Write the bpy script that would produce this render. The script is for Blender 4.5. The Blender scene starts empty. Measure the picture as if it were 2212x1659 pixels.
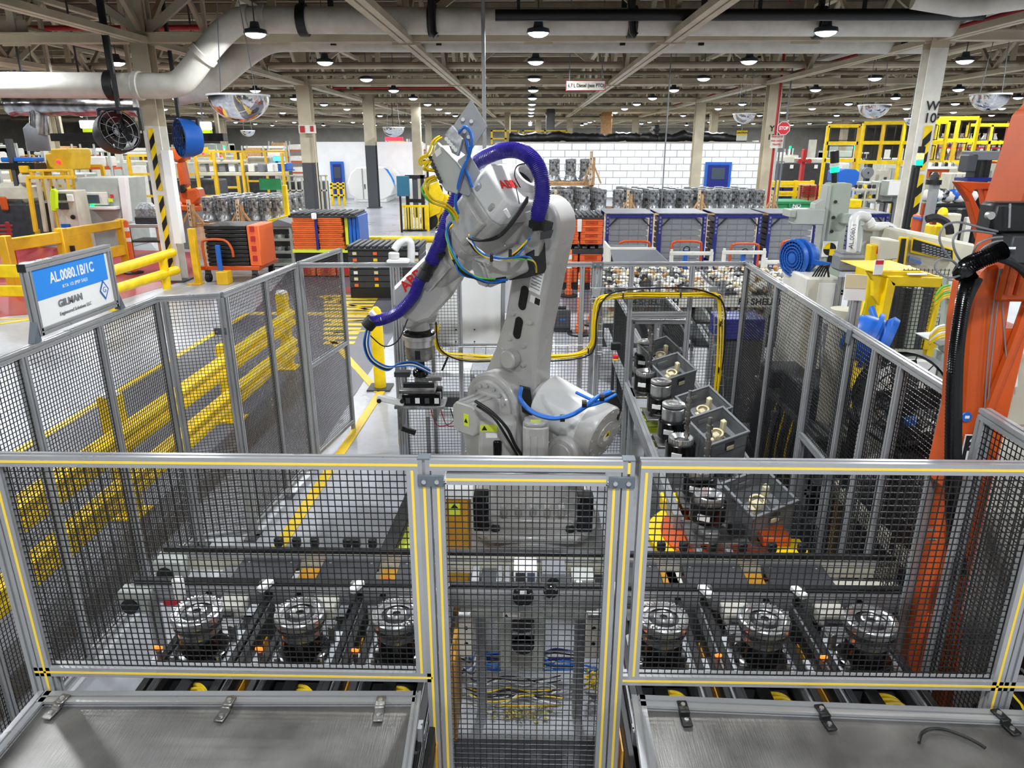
import bpy, math, random
from mathutils import Vector as V, Matrix, Euler
random.seed(7)
SC = bpy.context.scene
COL = SC.collection
# ------------------------------------------------------------------ camera
CAM_H, PITCH, YAW, FPX = 3.0, math.radians(18.5), math.radians(1.235), 1540.0
cd = bpy.data.cameras.new('camera'); cam = bpy.data.objects.new('camera', cd); COL.objects.link(cam)
cd.sensor_width = 36.0; cd.lens = FPX / 2212 * 36.0; cd.clip_end = 400; cd.clip_start = 0.05
cam.location = (0, 0, CAM_H); cam.rotation_euler = (math.pi/2 - PITCH, 0, YAW)
SC.camera = cam
# ------------------------------------------------------------------ world, exposure, lights
w = bpy.data.worlds.new('world'); SC.world = w; w.use_nodes = True
w.node_tree.nodes['Background'].inputs[0].default_value = (0.85, 0.9, 1, 1)
w.node_tree.nodes['Background'].inputs[1].default_value = 0.3
SC.view_settings.view_transform = 'Standard'; SC.view_settings.look = 'None'
SC.view_settings.exposure = 0.0; SC.view_settings.gamma = 1.0; SC.view_settings.use_curve_mapping = False
cy = SC.cycles
cy.max_bounces = 6; cy.diffuse_bounces = 3; cy.glossy_bounces = 3; cy.transmission_bounces = 4; cy.transparent_max_bounces = 6
cy.sample_clamp_indirect = 6.0; cy.caustics_reflective = False; cy.caustics_refractive = False
cy.use_denoising = True
LAMP_W = 168.0
LAMP_ROWS = [15.2 + 5.01*i for i in range(-5, 16)]
LAMP_COLS = [0.18 + 5.5*i for i in range(-6, 7)]
LAMP_Z = 5.07
def lamp_light(x, y, e):
    d = bpy.data.lights.new('lamp_light', 'AREA'); d.shape = 'DISK'; d.size = 0.30; d.energy = e
    d.color = (0.93, 0.97, 1.0)
    o = bpy.data.objects.new('lamp_light', d); COL.objects.link(o); o.location = (x, y, LAMP_Z - 0.105)
for y in LAMP_ROWS:
    for x in LAMP_COLS:
        if abs(x) < 0.8*abs(y) + 9 : lamp_light(x, y, LAMP_W)
# ------------------------------------------------------------------ helpers
_f = V((-math.sin(YAW)*math.cos(PITCH), math.cos(YAW)*math.cos(PITCH), -math.sin(PITCH)))
_r = V((math.cos(YAW), math.sin(YAW), 0)); _u = _r.cross(_f)
def at(px, py, X=None, Y=None, Z=None):
    'world point that a photograph pixel shows, given one of its world coordinates'
    d = _f + _r*((px-1106)/FPX) - _u*((py-829.5)/FPX)
    t = X/d.x if X is not None else Y/d.y if Y is not None else (Z-CAM_H)/d.z
    return V((0, 0, CAM_H)) + d*t
def lin(c):
    c /= 255.0
    return c/12.92 if c <= 0.04045 else ((c+0.055)/1.055)**2.4
MATS = {}
def M(name, rgb=None, rough=0.5, metal=0.0, var=0.0, scale=6.0, bump=0.0, emit=0.0, alpha=1.0, coat=0.0, trans=0.0, rgb2=None, detail=4.0):
    if name in MATS: return MATS[name]
    m = bpy.data.materials.new(name); m.use_nodes = True; MATS[name] = m
    nt = m.node_tree; p = nt.nodes['Principled BSDF']
    c = (lin(rgb[0]), lin(rgb[1]), lin(rgb[2]), 1)
    p.inputs['Base Color'].default_value = c
    p.inputs['Roughness'].default_value = rough; p.inputs['Metallic'].default_value = metal
    p.inputs['Alpha'].default_value = alpha
    if coat: p.inputs['Coat Weight'].default_value = coat
    if trans: p.inputs['Transmission Weight'].default_value = trans
    if emit:
        p.inputs['Emission Color'].default_value = c; p.inputs['Emission Strength'].default_value = emit
        m.cycles.emission_sampling = 'NONE'
    if var or bump:
        tc = nt.nodes.new('ShaderNodeTexCoord'); nz = nt.nodes.new('ShaderNodeTexNoise')
        nz.inputs['Scale'].default_value = scale; nz.inputs['Detail'].default_value = detail
        nt.links.new(tc.outputs['Object'], nz.inputs['Vector'])
        if var:
            mx = nt.nodes.new('ShaderNodeMix'); mx.data_type = 'RGBA'
            r2 = rgb2 or tuple(max(0, v*(1-var)) for v in rgb); r1 = rgb if rgb2 else tuple(min(255, v*(1+var*0.5)) for v in rgb)
            mx.inputs['A'].default_value = (lin(r2[0]), lin(r2[1]), lin(r2[2]), 1)
            mx.inputs['B'].default_value = (lin(r1[0]), lin(r1[1]), lin(r1[2]), 1)
            mr = nt.nodes.new('ShaderNodeMapRange'); mr.inputs['From Min'].default_value = 0.3; mr.inputs['From Max'].default_value = 0.7
            nt.links.new(nz.outputs['Fac'], mr.inputs['Value']); nt.links.new(mr.outputs['Result'], mx.inputs['Factor'])
            nt.links.new(mx.outputs['Result'], p.inputs['Base Color'])
            m2 = nt.nodes.new('ShaderNodeMapRange'); m2.inputs['To Min'].default_value = rough*0.85; m2.inputs['To Max'].default_value = min(1, rough*1.15)
            nt.links.new(nz.outputs['Fac'], m2.inputs['Value']); nt.links.new(m2.outputs['Result'], p.inputs['Roughness'])
        if bump:
            b = nt.nodes.new('ShaderNodeBump'); b.inputs['Strength'].default_value = bump; b.inputs['Distance'].default_value = 0.01
            nt.links.new(nz.outputs['Fac'], b.inputs['Height']); nt.links.new(b.outputs['Normal'], p.inputs['Normal'])
    return m
def frame(o, x=(1,0,0), z=(0,0,1)):
    'matrix with origin o, x axis along x, z axis as near z as possible'
    x = V(x).normalized(); z = V(z); y = z.cross(x)
    if y.length < 1e-6: y = V((0,1,0)).cross(x) if abs(x.y) < 0.9 else V((1,0,0)).cross(x)
    y.normalize(); z = x.cross(y)
    m = Matrix((x, y, z)).transposed().to_4x4(); m.translation = V(o); return m
def fz(o, z, x=(1,0,0)):
    'matrix with origin o and z axis exactly along z'
    z = V(z).normalized(); x = V(x); x = x - z*x.dot(z)
    if x.length < 1e-4: x = V((0,1,0)) - z*z.y
    if x.length < 1e-4: x = V((1,0,0)) - z*z.x
    x.normalize(); y = z.cross(x)
    m = Matrix((x, y, z)).transposed().to_4x4(); m.translation = V(o); return m
class B:
    'collects shapes; out() links them as one mesh object'
    def __init__(s, m=None): s.v = []; s.f = []; s.m = m or Matrix()
    def add(s, vs, fs, m=None):
        n = len(s.v); mm = s.m @ m if m is not None else s.m
        s.v += [mm @ V(p) for p in vs]; s.f += [tuple(i+n for i in q) for q in fs]; return s
    def box(s, c, d, m=None, r=None):
        x, y, z = d[0]/2, d[1]/2, d[2]/2
        vs = [V((a*x, b*y, e*z)) for e in (-1,1) for b in (-1,1) for a in (-1,1)]
        if r: R = Euler(r).to_matrix(); vs = [R @ p for p in vs]
        return s.add([p+V(c) for p in vs], [(0,2,3,1),(4,5,7,6),(0,1,5,4),(2,6,7,3),(0,4,6,2),(1,3,7,5)], m)
    def bx(s, x0, x1, y0, y1, z0, z1): return s.box(((x0+x1)/2,(y0+y1)/2,(z0+z1)/2), (abs(x1-x0),abs(y1-y0),abs(z1-z0)))
    def bar(s, p, q, w, h=None, up=(0,0,1)):
        p, q = V(p), V(q); h = h or w
        return s.box(((q-p).length/2,0,0), ((q-p).length,w,h), frame(p, q-p, up))
    def prism(s, pts, z0, z1, m=None):
        n = len(pts); vs = [(x,y,z0) for x,y in pts] + [(x,y,z1) for x,y in pts]
        fs = [tuple(range(n-1,-1,-1)), tuple(range(n,2*n))] + [(i,(i+1)%n,n+(i+1)%n,n+i) for i in range(n)]
        return s.add(vs, fs, m)
    def cyl(s, p, q, r, n=12, r2=None):
        p, q = V(p), V(q); r2 = r if r2 is None else r2; L = (q-p).length
        return s.lathe([(0,0),(r,0),(r2,L),(0,L)], n, fz(p, q-p))
    def lathe(s, prof, n=16, m=None, a0=0.0):
        vs = []; fs = []; rings = []
        for r, z in prof:
            if r < 1e-6: rings.append([len(vs)]); vs.append((0,0,z))
            else:
                rings.append(list(range(len(vs), len(vs)+n)))
                vs += [(r*math.cos(a0+2*math.pi*i/n), r*math.sin(a0+2*math.pi*i/n), z) for i in range(n)]
        for a, b in zip(rings, rings[1:]):
            for i in range(n):
                j = (i+1) % n
                if len(a) == 1 and len(b) == 1: continue
                if len(a) == 1: fs.append((a[0], b[j], b[i]))
                elif len(b) == 1: fs.append((a[i], a[j], b[0]))
                else: fs.append((a[i], a[j], b[j], b[i]))
        return s.add(vs, fs, m)
    def tube(s, path, r, n=6, sub=0, rad=None, closed=False):
        P = [V(p) for p in path]
        if sub: P = spline(P, sub)
        N = len(P); vs = []; fs = []; prev = None
        for i, p in enumerate(P):
            t = (P[min(i+1,N-1)] - P[max(i-1,0)]).normalized()
            if prev is None:
                a = V((0,0,1)) if abs(t.z) < 0.9 else V((1,0,0)); x = (a - t*a.dot(t)).normalized()
            else:
                x = prev - t*prev.dot(t); x = x.normalized() if x.length > 1e-6 else prev
            prev = x; y = t.cross(x); rr = rad(i, N) if rad else r
            vs += [p + (x*math.cos(2*math.pi*k/n) + y*math.sin(2*math.pi*k/n))*rr for k in range(n)]
        for i in range(N-1):
            for k in range(n): fs.append((i*n+k, i*n+(k+1)%n, (i+1)*n+(k+1)%n, (i+1)*n+k))
        fs.append(tuple(range(n-1,-1,-1))); fs.append(tuple(range((N-1)*n, N*n)))
        return s.add(vs, fs)
    def prof(s, p, q, w=0.04, h=None, up=(0,0,1)):
        'slotted aluminium extrusion from p to q'
        p, q = V(p), V(q); h = h or w; L = (q-p).length; a, b = w/2, h/2; t = 0.0045; d = 0.007
        sec = []
        def side(u, vlen, vert):
            k = max(1, round(2*vlen/0.045)); o = []
            o.append((u, -vlen))
            for i in range(k):
                cc = -vlen + (2*i+1)*vlen/k; uu = u - math.copysign(d, u)
                o += [(u, cc-t), (uu, cc-t), (uu, cc+t), (u, cc+t)]
            return o
        sec += [(x, y) for x, y in side(a, b, 1)]
        sec += [(-y, x) for x, y in side(b, a, 0)]
        sec += [(-x, -y) for x, y in side(a, b, 1)]
        sec += [(y, -x) for x, y in side(b, a, 0)]
        m = frame(p, q-p, up); mm = m @ Matrix(((0,0,1,0),(1,0,0,0),(0,1,0,0),(0,0,0,1)))
        return s.prism(sec, 0, L, mm)
    def out(s, name, mat, parent=None, bev=0.0, smooth=35, seg=1):
        me = bpy.data.meshes.new(name); me.from_pydata([tuple(p) for p in s.v], [], s.f); me.update()
        me.materials.append(mat if not isinstance(mat, str) else MATS[mat])
        if smooth:
            me.shade_smooth(); me.set_sharp_from_angle(angle=math.radians(smooth))
        o = bpy.data.objects.new(name, me); COL.objects.link(o)
        if parent is not None: attach(o, parent)
        if bev:
            bm = o.modifiers.new('bevel', 'BEVEL'); bm.width = bev; bm.segments = seg; bm.limit_method = 'ANGLE'; bm.angle_limit = math.radians(40)
        return o
def wm(o): return wm(o.parent) @ o.matrix_parent_inverse @ o.matrix_basis if o.parent else o.matrix_basis
def attach(o, parent):
    o.parent = parent; o.matrix_parent_inverse = wm(parent).inverted(); return o
def spline(P, sub):
    out = []; n = len(P)
    for i in range(n-1):
        a, b, c, d = P[max(i-1,0)], P[i], P[i+1], P[min(i+2,n-1)]
        for k in range(sub):
            t = k/sub
            out.append(0.5*((2*b) + (c-a)*t + (2*a-5*b+4*c-d)*t*t + (3*b-a-3*c+d)*t**3))
    out.append(P[-1].copy()); return out
def tag(o, label=None, cat=None, group=None, kind=None):
    if label: o['label'] = label
    if cat: o['category'] = cat
    if group: o['group'] = group
    if kind: o['kind'] = kind
    return o
def thing(name, label, cat, loc=(0,0,0), group=None, rz=0.0):
    o = bpy.data.objects.new(name, None); COL.objects.link(o); o.location = loc; o.rotation_euler = (0,0,rz)
    o.empty_display_size = 0.1
    return tag(o, label, cat, group)
def struct(name, loc=(0,0,0)):
    o = bpy.data.objects.new(name, None); COL.objects.link(o); o.location = loc; o['kind'] = 'structure'; return o
def kids(o): return [c for c in bpy.data.objects if c.parent == o]
KID = {}
def dup(root, loc=None, rz=None, label=None, group=None, scale=None):
    'copy of a thing with copies of its parts and sub-parts'
    if root.name not in KID:
        t = []
        for c in root.children: t.append((c, list(c.children)))
        KID[root.name] = t
    r = root.copy(); COL.objects.link(r)
    if loc is not None: r.location = loc
    if rz is not None: r.rotation_euler = (0,0,rz)
    if scale is not None: r.scale = (scale,)*3 if not isinstance(scale, tuple) else scale
    if label: r['label'] = label
    if group: r['group'] = group
    for c, gs in KID[root.name]:
        k = c.copy(); COL.objects.link(k); k.parent = r; k.matrix_parent_inverse = c.matrix_parent_inverse
        for g in gs:
            d = g.copy(); COL.objects.link(d); d.parent = k; d.matrix_parent_inverse = g.matrix_parent_inverse
    return r
def text(s, size, m, mat, parent=None, name='lettering', ext=0.001, align='CENTER', off=0.0, sx=1.0, shear=0.0, spacing=1.0):
    'flat lettering in the x-y plane of matrix m'
    cu = bpy.data.curves.new(name, 'FONT'); cu.body = s; cu.size = size; cu.extrude = ext; cu.align_x = align; cu.align_y = 'CENTER'
    cu.offset = off; cu.shear = shear; cu.resolution_u = 3; cu.space_character = spacing
    t = bpy.data.objects.new(name, cu); me = bpy.data.meshes.new_from_object(t); bpy.data.objects.remove(t)
    me.transform(m @ Matrix.Diagonal((sx,1,1,1))); me.materials.clear(); me.materials.append(mat)
    o = bpy.data.objects.new(name, me); COL.objects.link(o)
    if parent is not None: attach(o, parent)
    return o
def wires(o, ux, w, uy, h, pitch=0.0245, r=0.0016, par=None, mat=None, name='wire_mesh'):
    'square welded mesh: real crossing wires, joined as one part'
    b = B(); o, ux, uy = V(o), V(ux).normalized(), V(uy).normalized(); n = ux.cross(uy)
    def wire(p, q, a, c):
        vs = [p-a-c, p+a-c, p+a+c, p-a+c, q-a-c, q+a-c, q+a+c, q-a+c]
        b.add(vs, [(0,1,5,4),(1,2,6,5),(2,3,7,6),(3,0,4,7)])
    k = int(w/pitch); s0 = (w-k*pitch)/2
    for i in range(k+1):
        p = o+ux*(s0+i*pitch); wire(p, p+uy*h, ux*r, n*r)
    k = int(h/pitch); s0 = (h-k*pitch)/2
    for i in range(k+1):
        p = o+uy*(s0+i*pitch)+n*r*1.2; wire(p, p+ux*w, uy*r, n*r)
    ob = b.out(name, mat or MATS['mesh_black'], par, smooth=0); ob['kind'] = 'stuff'; return ob
ORD = ['first','second','third','fourth','fifth','sixth','seventh','eighth','ninth','tenth','eleventh','twelfth','thirteenth','fourteenth','fifteenth','sixteenth']
# ------------------------------------------------------------------ materials
M('alu', (160,161,163), 0.4, 0.35, 0.06, 3)
M('alu_bright', (176,177,179), 0.28, 0.5, 0.04, 3)
M('alu_dark', (120,122,124), 0.4, 0.6)
M('steel', (215,215,215), 0.3, 0.95)
M('steel_worn', (150,148,146), 0.36, 0.9, 0.25, 14)
M('chrome', (240,240,240), 0.28, 0.9)
M('clamp_grey', (92,100,108), 0.5)
M('mesh_black', (14,14,15), 0.35)
M('strip_yellow', (240,205,70), 0.5)
M('safety_yellow', (246,208,0), 0.42, 0, 0.08, 5)
M('worn_yellow', (226,178,24), 0.5, 0, 0.07, 4)
M('orange_paint', (198,82,26), 0.38, 0, 0.08, 4)
M('tote_orange', (240,78,30), 0.45)
M('black', (18,18,19), 0.45)
M('black_gloss', (12,12,13), 0.18)
M('rubber', (24,24,25), 0.7)
M('charcoal', (52,53,56), 0.5, 0, 0.12, 8)
M('robot_grey', (176,175,172), 0.28, 0, 0.03, 3, coat=0.3)
M('robot_white', (218,218,216), 0.25, 0, 0.02, 3, coat=0.3)
M('robot_dull_grey', (168,168,166), 0.35)  # slightly darker, duller grey for riser, bolts, rims and motor caps
M('logo_red', (222,32,24), 0.4)
M('white', (238,238,236), 0.5)
M('offwhite', (222,219,208), 0.5, 0, 0.06, 4)
M('paper', (240,240,238), 0.8)
M('cream', (196,185,160), 0.55, 0, 0.10, 1.5)
M('cream_dark', (150,138,116), 0.6, 0, 0.14, 1.5)
M('machine_grey', (176,180,174), 0.45, 0, 0.05, 4)
M('machine_green', (164,172,160), 0.45, 0, 0.05, 4)
M('machine_beige', (200,196,178), 0.5, 0, 0.06, 4)
M('dark_grey', (70,72,76), 0.5)
M('mid_grey', (120,122,126), 0.5)
M('blue_paint', (34,98,190), 0.4)
M('blue_deep', (28,36,120), 0.4)
M('blue_hose', (50,40,140), 0.25, 0, 0, 4, coat=0.3)
M('blue_cable', (30,110,205), 0.4)
M('sign_blue', (30,140,235), 0.5)
M('yellow_cable', (235,200,20), 0.45)
M('green_cable', (90,190,70), 0.45)
M('red_paint', (176,36,40), 0.5)
M('red_sign', (214,40,52), 0.45)
M('green_paint', (46,150,92), 0.5, 0, 0.1, 3)
M('wood', (196,152,104), 0.65, 0, 0.15, 9)
M('wood_pale', (218,192,156), 0.65, 0, 0.12, 9)
M('cast_alu', (172,174,176), 0.36, 0.7, 0.35, 18, bump=0.3)
M('cast_dark', (84,85,88), 0.4, 0.6, 0.35, 16)
M('tote_grey', (118,120,122), 0.5, 0, 0.06, 5)
M('beige_plastic', (222,210,172), 0.5)
M('lime', (214,228,60), 0.5)
M('hivis', (206,240,20), 0.6)
M('stack_orange', (240,110,50), 0.5)
M('lamp_glow', (225,240,255), 0.5, emit=9.0)
M('lamp_body', (58,66,72), 0.4)
M('glow_green', (0,230,110), 0.4, emit=4.0)
M('glow_amber', (255,180,90), 0.4, emit=3.0)
M('glow_red', (255,40,60), 0.4, emit=3.0)
M('glow_blue', (60,150,255), 0.4, emit=3.0)
M('glow_white', (250,255,255), 0.4, emit=3.0)
M('glow_orange', (255,130,40), 0.4, emit=1.6)
M('glass', (220,230,235), 0.05, alpha=0.25)
M('mirror', (230,230,232), 0.04, 1.0)
M('foil', (190,190,192), 0.2, 1.0, 0.4, 5, bump=0.5)
M('screen_dark', (74,84,96), 0.2)
# ------------------------------------------------------------------ structure: floor, markings, walls, roof
def concrete(name, rgb, rgb2, rough, sc=0.55):
    m = bpy.data.materials.new(name); m.use_nodes = True; MATS[name] = m; nt = m.node_tree; p = nt.nodes['Principled BSDF']
    tc = nt.nodes.new('ShaderNodeTexCoord'); a = nt.nodes.new('ShaderNodeTexNoise'); b = nt.nodes.new('ShaderNodeTexNoise')
    a.inputs['Scale'].default_value = sc; a.inputs['Detail'].default_value = 8; a.inputs['Roughness'].default_value = 0.62
    b.inputs['Scale'].default_value = 9; b.inputs['Detail'].default_value = 5
    ad = nt.nodes.new('ShaderNodeMath'); ad.operation = 'MULTIPLY_ADD'; ad.inputs[1].default_value = 0.35; 
    nt.links.new(tc.outputs['Object'], a.inputs['Vector']); nt.links.new(tc.outputs['Object'], b.inputs['Vector'])
    nt.links.new(b.outputs['Fac'], ad.inputs[0]); nt.links.new(a.outputs['Fac'], ad.inputs[2])
    mr = nt.nodes.new('ShaderNodeMapRange'); mr.inputs['From Min'].default_value = 0.48; mr.inputs['From Max'].default_value = 0.86
    mx = nt.nodes.new('ShaderNodeMix'); mx.data_type = 'RGBA'
    mx.inputs['A'].default_value = tuple(lin(c) for c in rgb2)+(1,); mx.inputs['B'].default_value = tuple(lin(c) for c in rgb)+(1,)
    nt.links.new(ad.outputs[0], mr.inputs['Value']); nt.links.new(mr.outputs['Result'], mx.inputs['Factor']); nt.links.new(mx.outputs['Result'], p.inputs['Base Color'])
    m2 = nt.nodes.new('ShaderNodeMapRange'); m2.inputs['To Min'].default_value = rough*0.6; m2.inputs['To Max'].default_value = rough*1.4
    nt.links.new(a.outputs['Fac'], m2.inputs['Value']); nt.links.new(m2.outputs['Result'], p.inputs['Roughness']); return m
concrete('floor_concrete', (174,176,181), (138,140,146), 0.3)
concrete('aisle_grey', (92,93,100), (74,75,82), 0.4)
concrete('floor_red', (176,52,58), (140,36,44), 0.35)
concrete('floor_yellow', (238,204,30), (206,170,30), 0.45)
concrete('deck_brown', (74,60,47), (46,38,31), 0.8)
concrete('wall_grey', (170,166,156), (140,136,128), 0.7)
def slab(name, pts, z0, z1, mat):
    o = B().prism(pts, z0, z1).out(name, MATS[mat], None, smooth=0); o['kind'] = 'structure'; return o
slab('floor', [(-55,-12),(60,-12),(60,96),(-55,96)], -0.2, 0, 'floor_concrete')
slab('ceiling', [(-55,-12),(60,-12),(60,96),(-55,96)], 7.6, 7.8, 'deck_brown')
slab('wall_back', [(-55,96),(60,96),(60,96.3),(-55,96.3)], 0, 7.6, 'wall_grey')
slab('wall_front', [(-55,-12.3),(60,-12.3),(60,-12),(-55,-12)], 0, 7.6, 'wall_grey')
slab('wall_left', [(-55.3,-12),(-55,-12),(-55,96),(-55.3,96)], 0, 7.6, 'wall_grey')
slab('wall_right', [(60,-12),(60.3,-12),(60.3,96),(60,96)], 0, 7.6, 'wall_grey')
# aisle paint and lines
slab('floor_aisle', [(-5.2,-2),(-2.75,-2),(-2.75,4.95),(-2.3,5.05),(-2.15,6.9),(-2.25,12.9),(-5.2,12.9)], 0, 0.004, 'aisle_grey')
slab('floor_red_zone', [tuple(at(x,y,Z=0)[:2]) for x,y in ((-60,690),(190,668),(420,600),(432,545),(-60,528))], 0, 0.004, 'floor_red')
slab('floor_lane', [(-5.2,13.2),(4,13.2),(4,20.5),(-6.5,20.5)], 0, 0.004, 'aisle_grey')
def stripe(pts, mat='floor_yellow', z=0.008, par=None, name='floor_marking'):
    o = B().prism(pts, 0.001, z).out(name, MATS[mat], par, smooth=0)
    if par is None: o['kind'] = 'structure'
    return o
def line(p, q, w, **k):
    p, q = V(p[:2]), V(q[:2]); d = (q-p).normalized(); n = V((-d.y, d.x))*w/2
    return stripe([tuple(p-n), tuple(q-n), tuple(q+n), tuple(p+n)], **k)
line((-1.97,3.4), (-1.86,8.9), 0.1)
line((-1.9,8.6), (-3.2,11.2), 0.1)
line((-5.25,2.0), (-5.25,13.0), 0.1)
line((-5.2,13.05), (-1.0,13.05), 0.1)
line(at(0,700,Z=0), at(190,672,Z=0), 0.12)
line(at(0,690,Z=0), at(150,685,Z=0), 0.07)
line(at(690,640,Z=0), at(830,680,Z=0), 0.09)
hz = struct('floor_hatching', (-2.4,11,0))
for k in range(13):
    y = 640 + k*6.2*(1+k*0.03)
    a, b = at(700, y, Z=0), at(820 - k*4.5, y, Z=0)
    line(a, b, 0.16, par=hz, name='hatch_stripe')
line(at(715,697,Z=0), at(830,690,Z=0), 0.08); line(at(720,720,Z=0), at(820,713,Z=0), 0.08)
tr = stripe([tuple(at(*p, Z=0)[:2]) for p in ((738,622),(810,624),(806,636),(730,633))], 'floor_red', z=0.01, name='floor_marking')
# ------------------------------------------------------------------ roof steel
ZB = 5.05
def truss_x(y, x0, x1, pieces, n):
    t = struct('roof_truss', ((x0+x1)/2, y, ZB))
    B().bx(x0, x1, y-0.14, y-0.02, ZB, ZB+0.16).bx(x0, x1, y+0.02, y+0.14, ZB, ZB+0.16).bx(x0, x1, y-0.2, y+0.2, ZB+0.16, ZB+0.19).out('bottom_chord', MATS['cream'], t, smooth=0)
    B().bx(x0, x1, y-0.13, y+0.13, ZB+2.1, ZB+2.25).out('top_chord', MATS['cream'], t, smooth=0)
    web = B(); p = 2.765; k = int((x1-x0)/p)
    for i in range(k):
        a = x0 + i*p; zz = (ZB+0.15, ZB+2.12)
        segs = [((a, y, zz[i%2]), (a+p, y, zz[1-i%2])), ((a+p, y, zz[0]), (a+p, y, zz[1]))]
        for q in segs:
            if pieces and abs(a+p/2) < 14: B().bar(q[0], q[1], 0.16, 0.1, (0,1,0)).out('web_member', MATS['cream'], t, smooth=0)
            else: web.bar(q[0], q[1], 0.16, 0.1, (0,1,0))
    if web.v: web.out('web_members', MATS['cream'], t, smooth=0)['kind'] = 'stuff'
    if pieces:
        for i in range(k):
            a = x0 + i*p
            if abs(a) < 12: B().bx(a-0.3, a+0.3, y-0.02, y+0.02, ZB-0.05, ZB+0.45).out('gusset_plate', MATS['cream'], t, smooth=0)
ROWS = [16.4 + 11*i for i in range(8)]
for i, y in enumerate(ROWS): truss_x(y, -8.1-2.765*(6+2*i), 8.49+2.765*(6+2*i), i < 2, i)
def truss_y(x, y0, y1, pieces):
    t = struct('roof_girder', (x, (y0+y1)/2, ZB))
    B().bx(x-0.15, x-0.02, y0, y1, ZB-0.02, ZB+0.1).bx(x+0.02, x+0.15, y0, y1, ZB-0.02, ZB+0.1).out('bottom_chord', MATS['cream'], t, smooth=0)
    B().bx(x-0.1, x+0.1, y0, y1, ZB+1.75, ZB+1.88).out('top_chord', MATS['cream'], t, smooth=0)
    web = B(); p = 1.8333; k = int((y1-y0)/p)
    for i in range(k):
        a = y0 + i*p; zz = (ZB+0.1, ZB+1.76)
        q = ((x, a, zz[i%2]), (x, a+p, zz[1-i%2]))
        if pieces and 8 < a < 26: B().bar(q[0], q[1], 0.1, 0.1, (1,0,0)).out('web_member', MATS['cream'], t, smooth=0)
        else: web.bar(q[0], q[1], 0.1, 0.1, (1,0,0))
    web.out('web_members', MATS['cream'], t, smooth=0)['kind'] = 'stuff'
XL = [-8.1 + 5.53*i for i in range(-4, 8)]
for x in XL: truss_y(x, 5.4, 93, abs(x) < 9)
for k, y in enumerate([8.6+1.8333*i for i in range(46)]):
    if k % 6 == 4: continue
    o = B().bx(-46, 50, y-0.05, y+0.05, ZB+1.95, ZB+2.2).out('purlin', MATS['cream_dark'], None, smooth=0); o['kind'] = 'structure'
for k, (y, z, r, mt) in enumerate([(19.2,5.5,0.09,'cream'),(21.0,6.0,0.07,'red_paint'),(24.0,5.35,0.1,'cream'),(24.9,5.2,0.06,'cream_dark'),(31.5,5.4,0.12,'cream'),(33.0,5.2,0.1,'cream_dark'),(35.2,5.5,0.08,'red_paint'),(40.5,5.3,0.14,'cream'),(44,5.1,0.1,'cream'),(52,5.2,0.16,'cream'),(58,5.0,0.14,'cream_dark'),(64,5.1,0.16,'cream')]):
    x0, x1 = -40, 46
    if k == 1: x0, x1 = -20, 5
    if k == 6: x0, x1 = -9, -2.5
    o = B().cyl((x0,y,z), (x1,y,z), r, 10).out('ceiling_pipe', MATS[mt], None); o['kind'] = 'structure'
for x, z, r, mt in [(9.6,5.5,0.06,'red_paint'),(12.2,5.6,0.12,'cream'),(10.6,5.9,0.16,'offwhite'),(-11.5,5.5,0.1,'cream'),(15,5.3,0.14,'cream'),(-16,5.4,0.14,'cream')]:
    o = B().cyl((x,14,z), (x,88,z), r, 10).out('ceiling_pipe', MATS[mt], None); o['kind'] = 'structure'
# columns
def column(x, y, w=0.42, lower=None, lz=0, top=7.2, mat='cream'):
    c = struct('column', (x, y, 0)); h = w/2
    z0 = lz if lower else 0
    for nm, a, e, mt in (('shaft', z0, top, mat),) + ((('painted_shaft', 0, lz, lower),) if lower else ()):
        B().bx(x-h, x+h, y-h, y-h+0.03, a, e).bx(x-h, x+h, y+h-0.03, y+h, a, e).bx(x-0.03, x+0.03, y-h+0.03, y+h-0.03, a, e).out(nm, MATS[mt], c, smooth=0)
    B().bx(x-h-0.08, x+h+0.08, y-h-0.08, y+h+0.08, 0, 0.04).out('base_plate', MATS['dark_grey'], c, smooth=0)
    return c
CL = column(-8.17, 16.4, 0.36, 'offwhite', 3.4); XH = at(326,290,Y=16.2).x
XC = at(2010,230,Y=16.2).x
CR = column(XC, 16.4, 0.36, 'offwhite', 4.9)
CY = column(at(1668,278,Y=27.16).x, 27.4, 0.44, None)
column(-8.05, 27.4, 0.46, 'dark_grey', 2.4)
column(-7.75, 36.9, 0.5, 'dark_grey', 3.0)
for x, y in ((8.6,38.4),(25.1,16.4),(25.1,27.4),(25.1,38.4),(-24.6,27.4),(-24.6,38.4),(-8.0,60.4),(8.5,60.4),(25,60.4),(-24.6,60.4),(-6.0,40.5),(12,49.4),(25,49.4),(-24.6,49.4),(3.3,60.4),(0.8,60.4)): column(x, y, 0.46)
# hazard stripes on the two near columns (raised painted bands)
def hazard(col, x, yf, w, z0, z1, slant=1):
    b = B().bx(x-w/2, x+w/2, yf-0.008, yf, z0, z1); b.out('hazard_band', MATS['safety_yellow'], col, smooth=0)
    st = 0.42; k = 0
    z = z0
    while z < z1-0.3:
        s = 0.16*slant
        B().prism([(-w/2, 0), (w/2, s+0.02), (w/2, s+0.22), (-w/2, 0.2)], 0, 0.006, Matrix(((1,0,0,x),(0,0,-1,yf-0.008),(0,1,0,z),(0,0,0,1)))).out('hazard_stripe', MATS['black'], col, smooth=0)
        z += st
hazard(CL, XH, 16.215, 0.12, 2.05, 3.35); hazard(CL, XH, 16.215, 0.12, 0.3, 1.95)
hazard(CR, XC+0.04, 16.215, 0.16, 2.5, 3.4); hazard(CR, XC+0.04, 16.215, 0.18, 0.6, 2.4)
def onfront(x, y, z, s=1): return Matrix(((1,0,0,x),(0,0,-1,y),(0,1,0,z),(0,0,0,1)))
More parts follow.
